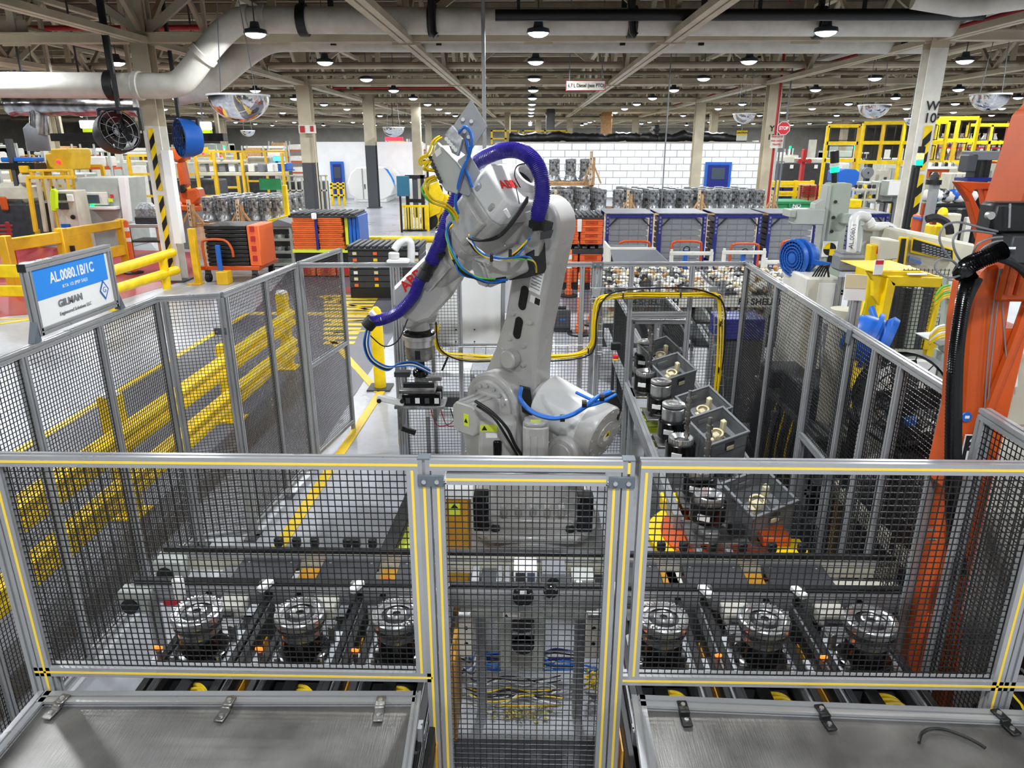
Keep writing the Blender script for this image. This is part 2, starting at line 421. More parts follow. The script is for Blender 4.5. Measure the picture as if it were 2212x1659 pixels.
text('W', 0.26, onfront(XC+0.05,16.21,3.78), MATS['black'], CR, off=0.004); text('10', 0.27, onfront(XC+0.04,16.21,3.54), MATS['black'], CR, off=0.004)
zy = at(1668,278,Y=27.16)
text('Y', 0.26, onfront(zy.x,27.165,zy.z), MATS['black'], CY, off=0.006); text('10', 0.26, onfront(zy.x,27.165,zy.z-0.29), MATS['black'], CY, off=0.006)
B().bx(XC-0.17,XC-0.11,16.12,16.2,0,2.6).out('conduit', MATS['black'], CR, smooth=0)
B().bx(-7.97,-7.80,16.1,16.3,0.9,2.9).out('conduit', MATS['white'], CL, smooth=0)
# white block room across the hall
WM = 'room_white'; M(WM, (248,248,248), 0.5, 0, 0.02, 2)
wl = struct('wall_room', (4.5, 43, 0))
M('joint', (186,188,192), 0.8)
x0, x1, ywall = -1.9, 14.2, 43.0
B().bx(x0, x1, ywall+0.03, ywall+0.3, 0, 3.12).out('wall_core', MATS['joint'], wl, smooth=0)
bl = bpy.data.meshes.new('block'); 
bb = B().bx(-0.385,0.385,0,0.06,-0.173,0.173); blk = bb.out('block', MATS[WM], wl, bev=0.008, smooth=0); first = True
n = 0
for r in range(8):
    c = 0; x = x0 + 0.4 + (0.4 if r % 2 else 0)
    while x < x1 - 0.3:
        o = blk if first else blk.copy()
        if not first: COL.objects.link(o); o.parent = wl; o.matrix_parent_inverse = wm(wl).inverted()
        first = False; o.matrix_basis = Matrix.Translation((x, ywall-0.03, 0.30+r*0.375)); x += 0.8; n += 1
# second plain white room on the left, and its blue doors
wl2 = struct('wall_room_plain', (-9, 44, 0))
B().bx(-13.4, -6.2, 44, 44.3, 0, 3.2).out('wall_panel', MATS[WM], wl2, smooth=0)
B().bx(-6.2, -1.9, 46, 46.3, 0, 3.0).out('wall_panel', MATS[WM], wl2, smooth=0)
def door_blue(n, c, w, h, y):
    d = struct('door_%d' % n, (c, y, 0))
    B().bx(c-w/2, c+w/2, y-0.08, y, 0, h).out('door_frame', MATS['blue_paint'], d, bev=0.01)
    B().bx(c-w/2+0.15, c+w/2-0.15, y-0.1, y-0.06, 0.05, h-0.15).out('door_leaf', MATS['blue_deep'], d, smooth=0)
    B().bx(c-w/4, c+w/4, y-0.12, y-0.09, h*0.55, h*0.85).out('pane', MATS['screen_dark'], d, smooth=0)
door_blue(1, -11.3, 0.8, 2.1, 43.9); door_blue(2, 10.9, 1.5, 2.1, 42.95)
# ------------------------------------------------------------------ safety fence of the robot cell
def clampb(p, ux, w, h, par, n=(0,-1,0), name='clamp_bracket'):
    m = frame(p, ux, (0,0,1)); b = B(m).box((0,0,0),(w,0.008,h)); o = b.out(name, MATS['clamp_grey'], par, bev=0.002)
    q = B(m)
    for s in (-1,1): q.lathe([(0,0.0085),(0.008,0.0085),(0.009,0.0),(0.009,-0.004)], 10, Matrix.Translation((s*w/4,-0.004,0)) @ Matrix.Rotation(math.pi/2,4,'X'))
    q.out('clamp_screw', MATS['steel'], o)
def strip(p, q, par, face, w=0.009):
    'yellow slot cover strip lying in the slot of a profile, proud of the face'
    p, q, fc = V(p), V(q), V(face)
    B().bar(p+fc, q+fc, w, 0.003, fc).out('slot_strip', MATS['strip_yellow'], par, smooth=0)
YF = 2.2; FN = V((0,-0.0195,0))
def rail(par, p, q, name='rail', st=True, w=0.04, h=None, up=(0,0,1), mat='alu_bright'):
    B().prof(p, q, w, h, up).out(name, MATS[mat], par, smooth=0)
    if st: strip(p, q, par, FN)
t = thing('fence_section', 'waist high framed mesh fence panel with yellow slot strips, left of the gate', 'fence', (-1.1,YF,0), 'front fence panels of the robot cell')
rail(t, (-2.66,YF,1.98), (-0.365,YF,1.98)); rail(t, (-1.86,YF,1.105), (-0.345,YF,1.105), 'rail')
rail(t, (-1.82,YF,0.0), (-1.82,YF,1.96), 'post', up=(0,1,0)); rail(t, (-0.385,YF,1.125), (-0.385,YF,1.96), 'post', up=(0,1,0))
B().prof((-1.865,YF+0.0,0),(-1.865,YF,1.95),0.04).out('post', MATS['alu'], t, smooth=0)
B().prof((-1.80,YF-0.0,0.97),(-1.80,YF,1.085),0.03).out('stub_post', MATS['alu'], t, smooth=0)
wires((-1.80,YF,1.125),(1,0,0),1.395,(0,0,1),0.835,par=t)
t = thing('fence_section', 'waist high framed mesh fence panel with yellow slot strips, right of the gate', 'fence', (1.0,YF,0), 'front fence panels of the robot cell')
rail(t, (0.385,YF,1.98), (1.92,YF,1.98)); rail(t, (0.365,YF,1.105), (1.86,YF,1.105))
rail(t, (0.405,YF,1.125), (0.405,YF,1.96), 'post', up=(0,1,0)); rail(t, (1.745,YF,0.0), (1.745,YF,1.96), 'post', up=(0,1,0))
B().prof((1.79,YF,0),(1.79,YF,1.95),0.04).out('post', MATS['alu'], t, smooth=0)
wires((0.425,YF,1.125),(1,0,0),1.30,(0,0,1),0.835,par=t)
t = thing('fence_gate', 'tall narrow mesh gate with yellow slot strips and grey corner brackets', 'gate', (0,YF,0))
rail(t, (-0.325,YF,1.98), (0.325,YF,1.98)); rail(t, (-0.27,YF,1.928), (0.27,YF,1.928))
for s in (-1,1):
    x = s*0.345
    B().prof((x,YF,0),(x,YF,2.0),0.04,up=(0,1,0)).out('post', MATS['alu'], t, smooth=0); strip((x,YF,0.02),(x,YF,1.9),t,FN)
    if s > 0: strip((x,YF,1.955),(x,YF,1.995),t,FN)
    B().bx(x-0.021,x+0.021,YF-0.021,YF+0.021,2.0,2.005).out('post_cap', MATS['clamp_grey'], t, smooth=0)
    x2 = s*0.298
    B().prof((x2,YF,0.02),(x2,YF,1.91),0.04,up=(0,1,0)).out('gate_stile', MATS['alu'], t, smooth=0); strip((x2,YF,0.04),(x2,YF,1.9),t,FN)
    clampb((s*0.322,YF-0.0245,1.925),(1,0,0),0.088,0.042,t)
wires((-0.28,YF,0.06),(1,0,0),0.56,(0,0,1),1.85,par=t)
def fence_run(label, a, b, posts, rails=(2.0,), pitch=0.0245, low=0.08, r=0.0016, skip=(), mids=(), name='fence_run', low_rail=True, top_w=0.04):
    'straight run of fence from a to b: top rail, posts at the given fractions, a mesh infill per bay'
    a, b = V(a), V(b); d = b-a; L = d.length; u = d/L
    t = thing(name, label, 'fence', tuple((a+b)/2), 'mesh fence runs around the robot cell')
    up = (0,0,1)
    for z in rails: B().prof(a+V((0,0,z-0.02)), b+V((0,0,z-0.02)), 0.04, 0.04).out('top_rail', MATS['alu_bright'], t, smooth=0)
    ps = [a+u*(L*f) for f in posts]
    for p in ps: B().prof(p, p+V((0,0,1.96)), 0.04, up=u).out('post', MATS['alu'], t, smooth=0); 
    for p in ps: B().bx(p.x-0.05,p.x+0.05,p.y-0.05,p.y+0.05,0,0.012).out('foot_plate', MATS['dark_grey'], t, smooth=0)
    for i, (p, q) in enumerate(zip(ps, ps[1:])):
        if i in skip: continue
        if low_rail: B().prof(p+V((0,0,low)), q+V((0,0,low)), 0.04).out('low_rail', MATS['alu'], t, smooth=0)
        wires(p+u*0.02+V((0,0,low+0.02)), u, (q-p).length-0.04, (0,0,1), 1.94-low, pitch, r, t)
    return t
XA = -2.64
fence_run('mesh fence run below the blue and white sign, beside the grey aisle', (XA,2.25,0), (-2.6,4.86,0), (0.0,0.24,0.475,0.735,1.0))
fence_run('short mesh fence bay turning the corner just beyond the sign', (-2.6,4.87,0), (-2.2,5.0,0), (0.12,1.0))
t = fence_run('mesh fence run beside the yellow floor line, before the open side door', (-2.2,5.02,0), (-2.08,6.36,0), (0.03,0.52,0.97))
clampb((-2.225,4.985,1.72),(1,0,0),0.09,0.05,t)
# open narrow side door standing beyond the run
t = thing('fence_door', 'narrow two part mesh door standing open beside the hatched walkway', 'door', (-2.0,7.0,0))
a, b = V((-2.07,6.45,0)), V((-1.93,7.35,0))
for p in (a, b): B().prof(p, p+V((0,0,2.0)), 0.04, up=(b-a)).out('door_stile', MATS['alu'], t, smooth=0)
for z in (0.1, 1.0, 1.98): B().prof(a+V((0,0,z)), b+V((0,0,z)), 0.04).out('door_rail', MATS['alu'], t, smooth=0)
u = (b-a).normalized(); L = (b-a).length
wires(a+u*0.02+V((0,0,0.12)), u, L-0.04, (0,0,1), 0.86, par=t); wires(a+u*0.02+V((0,0,1.02)), u, L-0.04, (0,0,1), 0.94, par=t)
# back fence
def yb(x): return 6.37 + (x+2.07)*0.041
def back(x, z=0): return V((x, yb(x), z))
t = thing('fence_run', 'long mesh fence across the far side of the cell with yellow cable tray on it', 'fence', (0,6.45,0), 'mesh fence runs around the robot cell')
B().prof(back(-2.05,1.98), back(2.02,1.98), 0.04).out('top_rail', MATS['alu_bright'], t, smooth=0)
for x in (-1.22, -1.17, -0.62, -0.02, 0.5, 0.61, 0.66, 0.95, 1.5, 2.0): B().prof(back(x), back(x,1.96), 0.04, up=(1,0,0)).out('post', MATS['alu'], t, smooth=0)
for x0, x1, z0, z1 in ((-1.15,-0.64,0.1,1.95),(-0.6,-0.04,0.1,0.98),(0.0,0.48,0.1,1.95),(0.52,0.59,0.1,1.95),(0.68,0.93,0.1,1.95),(0.97,1.48,1.5,1.95),(1.52,1.98,0.1,1.95)):
    B().prof(back(x0,z0), back(x1,z0), 0.035).out('low_rail', MATS['alu'], t, smooth=0)
    wires(back(x0,z0), back(x1)-back(x0), (back(x1)-back(x0)).length, (0,0,1), z1-z0, 0.03, 0.0016, t)
B().prof(back(0.97,1.52), back(1.48,1.52), 0.04).out('rail', MATS['alu'], t, smooth=0)
clampb(back(0.635,1.98)-V((0,0.024,0)), (1,0,0), 0.1, 0.05, t); clampb(back(2.0,1.985)-V((0.02,0.024,0)), (1,0,0), 0.05, 0.04, t)
# right fence
XR = lambda y: 1.845 + (y-2.9)*0.04
def R(y, z=0): return V((XR(y), y, z))
t = thing('fence_run', 'mesh fence along the right side of the cell with an open service window', 'fence', tuple(R(4.7)), 'mesh fence runs around the robot cell')
B().prof(R(2.95,1.98), R(6.5,1.98), 0.04).out('top_rail', MATS['alu_bright'], t, smooth=0)
PS = (2.98, 3.42, 3.72, 4.05, 4.62, 4.66, 5.55, 6.48)
for y in PS: B().prof(R(y), R(y,1.96), 0.04, up=(0,1,0)).out('post', MATS['alu'], t, smooth=0)
for a, b in zip(PS, PS[1:]):
    if b-a < 0.1: continue
    win = a > 4.0 and a < 4.1
    if win:
        wires(R(a+0.02,1.12), R(b)-R(a), b-a-0.04, (0,0,1), 0.83, par=t)
        B().prof(R(a,1.1), R(b,1.1), 0.045).out('window_rail', MATS['alu_bright'], t, smooth=0)
        B().bar(R(a-0.03,1.08), R(a+0.03,1.08), 0.06, 0.08).out('corner_block', MATS['clamp_grey'], t, bev=0.003)
        wires(R(a+0.02,0.1), R(b)-R(a), b-a-0.04, (0,0,1), 0.55, par=t)
    else:
        wires(R(a+0.02,0.1), R(b)-R(a), b-a-0.04, (0,0,1), 1.85, par=t)
    B().prof(R(a,0.08), R(b,0.08), 0.04).out('low_rail', MATS['alu'], t, smooth=0)
B().bar(R(4.02,1.95)+V((-0.024,0,0)), R(4.08,1.95)+V((-0.024,0,0)), 0.012, 0.09).out('clamp_bracket', MATS['clamp_grey'], t, bev=0.003)
t = thing('fence_run', 'short mesh fence run between the orange column and the front corner', 'fence', tuple(R(2.45)), 'mesh fence runs around the robot cell')
B().prof(R(2.22,1.98), R(2.72,1.98), 0.045).out('top_rail', MATS['alu_bright'], t, smooth=0)
for y in (2.27, 2.7): B().prof(R(y), R(y,1.96), 0.045, up=(0,1,0)).out('post', MATS['alu'], t, smooth=0)
wires(R(2.29,0.1), (0,1,0), 0.39, (0,0,1), 1.85, par=t)
# ------------------------------------------------------------------ the robot
def poly(name, pts, Y, th, mat, par, bev=0.0, dz=0):
    'polygon through photograph pixels standing in the plane at distance Y, th deep'
    P = [at(x, y, Y=Y) for x, y in pts]
    m = Matrix(((1,0,0,0),(0,0,1,Y),(0,1,0,0),(0,0,0,1)))
    a = sum(P[i].x*P[(i+1)%len(P)].z - P[(i+1)%len(P)].x*P[i].z for i in range(len(P)))
    q = [(p.x, p.z) for p in P]
    if a < 0: q.reverse()
    b = B(); n = len(q)
    b.add([(x, Y, z) for x, z in q] + [(x, Y+th, z) for x, z in q], [tuple(range(n)), tuple(range(2*n-1,n-1,-1))] + [((i+1)%n, i, n+i, n+(i+1)%n) for i in range(n)])
    return b.out(name, MATS[mat] if isinstance(mat, str) else mat, par, bev=bev, smooth=0)
def pp(seq):
    'path from (pixel x, pixel y, distance Y) triples'
    return [at(x, y, Y=Y) for x, y, Y in seq]
def cutout(o, c):
    md = o.modifiers.new('cut', 'BOOLEAN'); md.object = c; md.operation = 'DIFFERENCE'; md.solver = 'EXACT'
    dg = bpy.context.evaluated_depsgraph_get(); dg.update()
    me = bpy.data.meshes.new_from_object(o.evaluated_get(dg)); me.name = o.name
    o.modifiers.clear(); o.data = me; bpy.data.objects.remove(c)
    me.set_sharp_from_angle(angle=math.radians(35))
def octo(w, h, c): return [(-w+c,-h),(w-c,-h),(w,-h+c),(w,h-c),(w-c,h),(-w+c,h),(-w,h-c),(-w,-h+c)]
rF, rL, rU = V((-0.78,0.626,0)), V((-0.626,-0.78,0)), V((0,0,1))
RB = V((0.05,4.88,0)); J2 = V((-0.09,5.08,1.2)); J3 = V((0.13,4.83,2.5))
rob = thing('industrial_robot', 'large white six axis robot arm standing inside the mesh fenced cell', 'robot', (RB.x, RB.y, 0))
# base plate and pedestal
B().bx(-0.62,0.62,4.2,5.6,0.0,0.06).out('floor_plate', MATS['steel_worn'], rob, bev=0.01)
B().lathe([(0,0.06),(0.56,0.06),(0.56,0.10),(0.50,0.36),(0.50,0.40),(0,0.40)], 40, Matrix.Translation((RB.x,4.8,0))).out('riser', MATS['robot_dull_grey'], rob, bev=0.008)
B(Matrix.Translation((RB.x,4.72,0))).prism(octo(0.46,0.42,0.16), 0.40, 0.45).out('riser_plate', MATS['robot_grey'], rob, bev=0.01)
bs = B(Matrix.Translation((RB.x,4.82,0))); bs.prism(octo(0.42,0.40,0.14), 0.45, 0.52); bs.lathe([(0.40,0.52),(0.36,0.62),(0.30,0.72),(0.30,0.80),(0,0.80)], 32)
base = bs.out('base', MATS['robot_grey'], rob, bev=0.012)
for sx in (-1,1):
    B(Matrix.Translation((RB.x+sx*0.36,4.44,0.45))).prism(octo(0.055,0.06,0.01), 0, 0.27).out('fork_pocket', MATS['black_gloss'], rob, bev=0.006)
    B().lathe([(0,0.03),(0.03,0.03),(0.032,0)], 12, Matrix.Translation((RB.x+sx*0.26,4.40,0.45))).out('foot_bolt', MATS['black'], rob)
for k in range(5):
    B(Matrix.Translation((RB.x-0.2+0.1*k,4.42,0.60))).box((0,0,0),(0.05,0.05,0.12),r=(0.35,0,0)).out('base_rib', MATS['robot_grey'], rob, bev=0.012)
# turning column (shoulder casting)
mS = Matrix((rF, rU, -rL)).transposed().to_4x4()
def inF(o): m = mS.copy(); m.translation = V(o); return m          # x forward, y up, z towards the robot's right
def circ(r, a0, a1, n, cx=0, cy_=0): return [(cx+r*math.cos(math.radians(a0+(a1-a0)*i/n)), cy_+r*math.sin(math.radians(a0+(a1-a0)*i/n))) for i in range(n+1)]
sh = circ(0.25, -20, 200, 22) + [(-0.30,-0.30),(-0.26,-0.46),(0.26,-0.46),(0.30,-0.28)]
B(inF(J2+rL*0.27)).prism(sh, 0, 0.20).out('shoulder_casting', MATS['robot_grey'], rob, bev=0.02, seg=2)
B(inF(J2+rL*0.30)).prism(circ(0.20,0,360,30)[:-1], 0, 0.04).out('shoulder_cover', MATS['robot_grey'], rob, bev=0.012)
B(inF(J2-rL*0.12)).prism(circ(0.24,-20,200,20)+[(-0.28,-0.42),(0.28,-0.42)], 0, 0.10).out('shoulder_cheek', MATS['robot_grey'], rob, bev=0.02)
B().lathe([(0,0.72),(0.33,0.72),(0.33,0.80),(0.29,0.86),(0,0.86)], 36, Matrix.Translation((RB.x,4.86,0))).out('turntable', MATS['robot_grey'], rob, bev=0.01)
for k in range(7):
    a = math.radians(20+23*k); p = J2+rL*0.305+rF*(0.165*math.cos(a))+rU*(0.165*math.sin(a))
    B().cyl(p-rL*0.01, p+rL*0.012, 0.015, 8).out('cover_bolt', MATS['robot_dull_grey'], rob)
# axis two motor
q = J2+rL*0.28-rU*0.02
m = fz(q, rL, rU)
B(m).prism(octo(0.115,0.115,0.035), 0, 0.27).out('shoulder_motor', MATS['robot_grey'], rob, bev=0.012, seg=2)
B(m).prism(octo(0.13,0.13,0.03), 0.0, 0.03).out('motor_flange', MATS['robot_grey'], rob, bev=0.008)
for s in (-0.06, 0, 0.06): B(m).box((0.118,s,0.15),(0.012,0.03,0.2)).out('motor_rib', MATS['robot_grey'], rob, bev=0.004)
B(m).box((0.0,-0.02,0.2715),(0.09,0.05,0.002)).out('warning_label', MATS['lime'], rob, smooth=0)
B(m).prism([(-0.02,-0.035),(0.015,-0.018),(-0.02,0.0)], 0.2725, 0.2735).out('warning_triangle', MATS['black'], rob, smooth=0)
# lower arm
ax = (J3-J2).normalized(); LL = (J3-J2).length; pr = (rF - ax*rF.dot(ax)).normalized()
mA = Matrix((ax, pr, ax.cross(pr))).transposed().to_4x4(); mA.translation = J2
if mA.to_3x3().col[2].dot(rL) < 0: pass
zz = mA.to_3x3().col[2]; sg = 1 if zz.dot(rL) > 0 else -1
arm = [(LL+0.19*math.cos(math.radians(a)), 0.17*math.sin(math.radians(a))) for a in range(-90,91,12)] + [(LL-0.3,0.15),(0.62,0.145),(0.34,0.19),(0.1,0.25),(-0.1,0.25),(-0.2,0.12),(-0.2,-0.12),(-0.1,-0.25),(0.1,-0.25),(0.34,-0.2),(0.62,-0.165),(LL-0.3,-0.165)]
la = B(mA).prism(arm, -0.10, 0.10).out('lower_arm', MATS['robot_grey'], rob, bev=0.022, seg=2)
# arm holes as raised black patches, the shade inside put into the colour
for s0, ln in ((0.60,0.05),(0.83,0.055)):
    st = [(s0+ln+0.035*math.cos(math.radians(a)), 0.01+0.035*math.sin(math.radians(a))) for a in range(-90,91,15)] + [(s0-ln-0.035*math.cos(math.radians(a)), 0.01-0.035*math.sin(math.radians(a))) for a in range(-90,91,15)]
    B(mA).prism(st, sg*0.098, sg*0.103).out('slot_shade', MATS['black'], rob, smooth=0)
    B(mA).prism([(s0+(x-s0)*1.12, 0.01+(y-0.01)*1.25) for x, y in st], sg*0.098, sg*0.1015).out('slot_rim', MATS['robot_dull_grey'], rob, smooth=0)
for s0, t0 in ((0.50,0.06),(0.50,-0.07),(0.69,0.07),(0.69,-0.09),(0.38,0.1),(0.36,-0.1)):
    B(mA).lathe([(0.022,0.0),(0.018,0.02),(0,0.02)], 10, Matrix.Translation((s0,t0,sg*0.1)) @ (Matrix() if sg > 0 else Matrix.Rotation(math.pi,4,'X'))).out('arm_boss', MATS['robot_grey'], rob)
bl = B(mA).box((LL-0.36,-0.07,sg*0.101),(0.16,0.10,0.003)).out('data_plate', MATS['paper'], rob, smooth=0)
for k in range(6): B(mA).box((LL-0.30-0.022*k,-0.07,sg*0.1032),(0.006,0.08,0.001)).out('print_line', MATS['mid_grey'], bl, smooth=0)
B(mA).box((LL-0.30,0.06,sg*0.101),(0.12,0.11,0.003)).out('marker_plate', MATS['robot_white'], rob, smooth=0)
b2 = B(mA).box((LL-0.49,-0.09,sg*0.101),(0.05,0.09,0.003)).out('pictogram', MATS['paper'], rob, smooth=0)
B(mA).box((LL-0.49,-0.11,sg*0.1032),(0.046,0.045,0.001)).out('print_block', MATS['black'], b2, smooth=0)
p = J2+ax*0.36+rL*0.12
B().cyl(p-rL*0.02, p+rL*0.06, 0.07, 14).out('gear_cover', MATS['robot_grey'], rob, bev=0.01)
# balance cylinder
c0, c1 = V((0.12,4.91,1.26)), V((0.565,4.56,1.105))
d = (c1-c0).normalized()
B(fz(c0,d)).lathe([(0,-0.05),(0.09,-0.05),(0.145,0.0),(0.188,0.04),(0.188,0.46),(0,0.46)], 36).out('balance_cylinder', MATS['robot_white'], rob)
cap = B(fz(c0+d*0.44,d)).lathe([(0,0),(0.205,0),(0.205,0.11),(0.195,0.125),(0.10,0.13),(0.098,0.136),(0,0.136)], 36).out('balance_cap', MATS['robot_grey'], rob)
me = fz(c0+d*0.576,d,rU)
for k in range(12):
    a = 2*math.pi*k/12; B(me).lathe([(0.013,-0.012),(0.013,0.006),(0,0.006)], 8, Matrix.Translation((0.17*math.cos(a),0.17*math.sin(a),-0.010))).out('cap_bolt', MATS['robot_dull_grey'], rob)
for k in range(5):
    a = 2*math.pi*k/5; B(me).lathe([(0.009,0),(0.009,0.006),(0,0.006)], 8, Matrix.Translation((0.075*math.cos(a),0.075*math.sin(a),0))).out('cap_bolt', MATS['robot_dull_grey'], rob)
lb = B(me).prism(circ(0.034,0,360,16)[:-1], 0.0, 0.003, Matrix.Translation((-0.02,0,0))).out('warning_label', MATS['paper'], rob, smooth=0)
B(me).prism([(0.04,0.0),(-0.015,0.035),(-0.015,-0.035)], 0.003, 0.005).out('warning_triangle', MATS['safety_yellow'], lb, smooth=0)
B(me).prism([(0.022,0.0),(-0.008,0.016),(-0.008,-0.016)], 0.005, 0.006).out('warning_mark', MATS['black'], lb, smooth=0)
p = V((0.28,4.55,0.98))
B(inF(p)).prism(circ(0.13,0,180,14)+[(-0.15,-0.16),(0.15,-0.16)], -0.06, 0.06).out('cylinder_lug', MATS['robot_grey'], rob, bev=0.02, seg=2)
B().cyl(p+rL*0.055, p+rL*0.075, 0.085, 20).out('lug_cover', MATS['robot_grey'], rob, bev=0.006)
# column lower housing, connector plate and axis one motor
p = at(1075,950,Y=4.62)
hb = B(Matrix.Translation(p)).box((0,0.12,-0.02),(0.27,0.30,0.34)).out('connector_housing', MATS['robot_grey'], rob, bev=0.03, seg=2)
B(Matrix.Translation(p)).box((0.0,-0.035,-0.05),(0.06,0.02,0.12)).out('connector', MATS['black_gloss'], hb, bev=0.012)
B(Matrix.Translation(p)).box((-0.06,-0.032,0.10),(0.12,0.004,0.05)).out('warning_label', MATS['lime'], hb, smooth=0)
B(Matrix.Translation(p)).prism([(-0.11,0.085),(-0.07,0.085),(-0.09,0.12)], 0.0342, 0.036, Matrix.Rotation(math.pi/2,4,'X')).out('warning_triangle', MATS['black'], hb, smooth=0)
B(Matrix.Translation(p)).box((-0.04,-0.032,0.045),(0.08,0.004,0.035)).out('pictogram', MATS['paper'], hb, smooth=0)
p = at(1157,950,Y=4.5)
B(Matrix.Translation(p)).prism(octo(0.088,0.088,0.03), -0.22, 0.12).out('base_motor', MATS['robot_grey'], rob, bev=0.01, seg=2)
B(Matrix.Translation(p)).prism(octo(0.078,0.078,0.03), 0.12, 0.15).out('motor_cap', MATS['robot_grey'], rob, bev=0.008)
for s in (-0.045,0.0,0.045): B(Matrix.Translation(p)).box((s,-0.09,-0.05),(0.02,0.012,0.22)).out('motor_rib', MATS['robot_grey'], rob, bev=0.004)
B(Matrix.Translation(p)).box((0,-0.03,0.151),(0.07,0.04,0.002)).out('warning_label', MATS['lime'], rob, smooth=0)
# upper arm
Ru = V((-0.088,4.70,2.76)); A = V((-0.57,0.457,-0.68)).normalized(); N = rL.cross(A); N = N if N.z > 0 else -N
Nr = (A*0 + N).normalized()
mU = Matrix((A, rL, A.cross(rL))).transposed().to_4x4(); mU.translation = Ru      # x along arm, y robot left, z
zs = 1 if (A.cross(rL)).z > 0 else -1
def hous(x0, x1, w0, h0, w1, h1, c, name, mat='robot_grey', bev=0.02, off=(0,0)):
    vs = [(x0, y+off[0], z+off[1]) for y, z in octo(w0,h0,c)] + [(x1, y+off[0], z+off[1]) for y, z in octo(w1,h1,c)]
    fs = [tuple(range(7,-1,-1)), tuple(range(8,16))] + [(i,(i+1)%8,8+(i+1)%8,8+i) for i in range(8)]
    return B(mU).add(vs, fs).out(name, MATS[mat], rob, bev=bev, seg=2)
hous(-0.02, 0.16, 0.185, 0.165, 0.205, 0.185, 0.05, 'rear_cover', 'robot_white', 0.02)  # paler than the housing: the light this face catches is put into its colour
hous(0.15, 0.50, 0.20, 0.18, 0.19, 0.165, 0.05, 'upper_arm_housing')
hous(0.49, 0.62, 0.19, 0.165, 0.13, 0.13, 0.05, 'upper_arm_neck')
hous(0.20, 0.44, 0.05, 0.13, 0.05, 0.12, 0.02, 'side_cover', off=(0.19,-0.0))
B(mU).cyl((0.26,-0.34,zs*-0.25),(0.26,-0.1,zs*-0.25),0.16,24).out('elbow_joint', MATS['robot_grey'], rob, bev=0.015)
for y, z in ((0.19,0.08),(0.19,-0.08)):
    B(mU).box((0.10,y,z),(0.06,0.04,0.035)).out('cover_notch', MATS['robot_dull_grey'], rob, bev=0.01)
# hollow shaft ring on the rear face
mr = mU @ Matrix.Translation((-0.02,-0.085,zs*0.02)) @ Matrix.Rotation(-math.pi/2,4,'Y')
B(mr).lathe([(0.105,0),(0.105,0.03),(0.095,0.055),(0.08,0.06),(0.068,0.05),(0.065,0.0)], 32).out('hollow_shaft_ring', MATS['robot_white'], rob)
B(mr).lathe([(0,0.006),(0.066,0.006),(0.066,0.0)], 24).out('shaft_bore', MATS['black'], rob)
# lettering on the rear face: reads left to right for a viewer facing it
xa = -rL; ya = (-A).cross(xa); ya = ya if ya.z > 0 else -ya
mt = Matrix((xa, ya, xa.cross(ya))).transposed().to_4x4(); mt.translation = Ru - A*0.0235 + rL*0.085 - N*0.01
text('ABB', 0.085, mt, MATS['logo_red'], rob, off=0.0025, sx=1.05)
# forearm
hous(0.60, 1.02, 0.135, 0.135, 0.115, 0.12, 0.05, 'forearm', off=(0,0))
hous(0.98, 1.26, 0.115, 0.12, 0.085, 0.10, 0.04, 'forearm_tip', off=(0,0))
hous(0.70, 1.02, 0.02, 0.10, 0.02, 0.09, 0.02, 'forearm_cover', off=(0.135,0))
xa = -A if (-A).x > 0 else A
mt = Matrix((xa, rL.cross(xa), rL)).transposed().to_4x4(); mt.translation = Ru + A*0.86 + rL*0.157
if (rL.cross(xa)).z < 0: pass
fc = poly('forearm_cover', [(915,556),(932,552),(1000,583),(1003,600),(975,642),(930,690),(900,700),(872,688),(849,660),(847,624)], 5.02, 0.24, 'robot_grey', rob, 0.02)
q = at(889,606,Y=5.016); ca, sa = math.cos(0.72), math.sin(0.72)
text('ABB', 0.10, Matrix(((ca,-sa,0,q.x),(0,0,-1,5.016),(sa,ca,0,q.z),(0,0,0,1))), MATS['logo_red'], rob, off=0.003)
W = Ru + A*1.34
# elbow motor below the housing
p0, p1 = at(1040,590,Y=4.62), at(1150,545,Y=4.80)
B(fz(p0,p1-p0,rU)).prism(octo(0.095,0.095,0.03), 0, 0.30).out('elbow_motor', MATS['robot_grey'], rob, bev=0.012, seg=2)
B(fz(p0,p1-p0,rU)).prism(octo(0.085,0.085,0.03), -0.02, 0.0).out('motor_cap', MATS['robot_dull_grey'], rob, bev=0.006)
# wrist
Wp = at(903,676,Y=5.30)
B().cyl(Wp+rL*0.12, Wp-rL*0.12, 0.10, 20).out('wrist_joint', MATS['robot_grey'], rob, bev=0.012)
wx, wy = Wp.x, Wp.y
def wl(name, prof, mat, n=28): return B(Matrix.Translation((wx,wy,0))).lathe(prof, n).out(name, MATS[mat], rob, bev=0.003)
zt = Wp.z
wl('wrist_collar', [(0,zt-0.06),(0.075,zt-0.06),(0.085,zt-0.13),(0,zt-0.13)], 'robot_grey')
wl('hose_ring', [(0,zt-0.125),(0.095,zt-0.125),(0.125,zt-0.14),(0.125,zt-0.165),(0,zt-0.165)], 'black_gloss')
wl('tool_changer', [(0,zt-0.165),(0.128,zt-0.165),(0.128,zt-0.20),(0.112,zt-0.20),(0.112,zt-0.255),(0,zt-0.255)], 'steel')
wl('tool_spacer', [(0,zt-0.255),(0.105,zt-0.255),(0.105,zt-0.36),(0.06,zt-0.36),(0.06,zt-0.375),(0,zt-0.375)], 'steel_worn')
B().bx(wx-0.02,wx+0.02,wy-0.108,wy-0.10,zt-0.34,zt-0.27).out('spacer_slot', MATS['black'], rob, smooth=0)
wl('tool_neck', [(0,zt-0.375),(0.035,zt-0.375),(0.035,zt-0.45),(0.06,zt-0.455),(0.06,zt-0.50),(0,zt-0.50)], 'black_gloss')
wl('tool_hub', [(0,zt-0.50),(0.05,zt-0.50),(0.05,zt-0.57),(0,zt-0.57)], 'cast_alu')
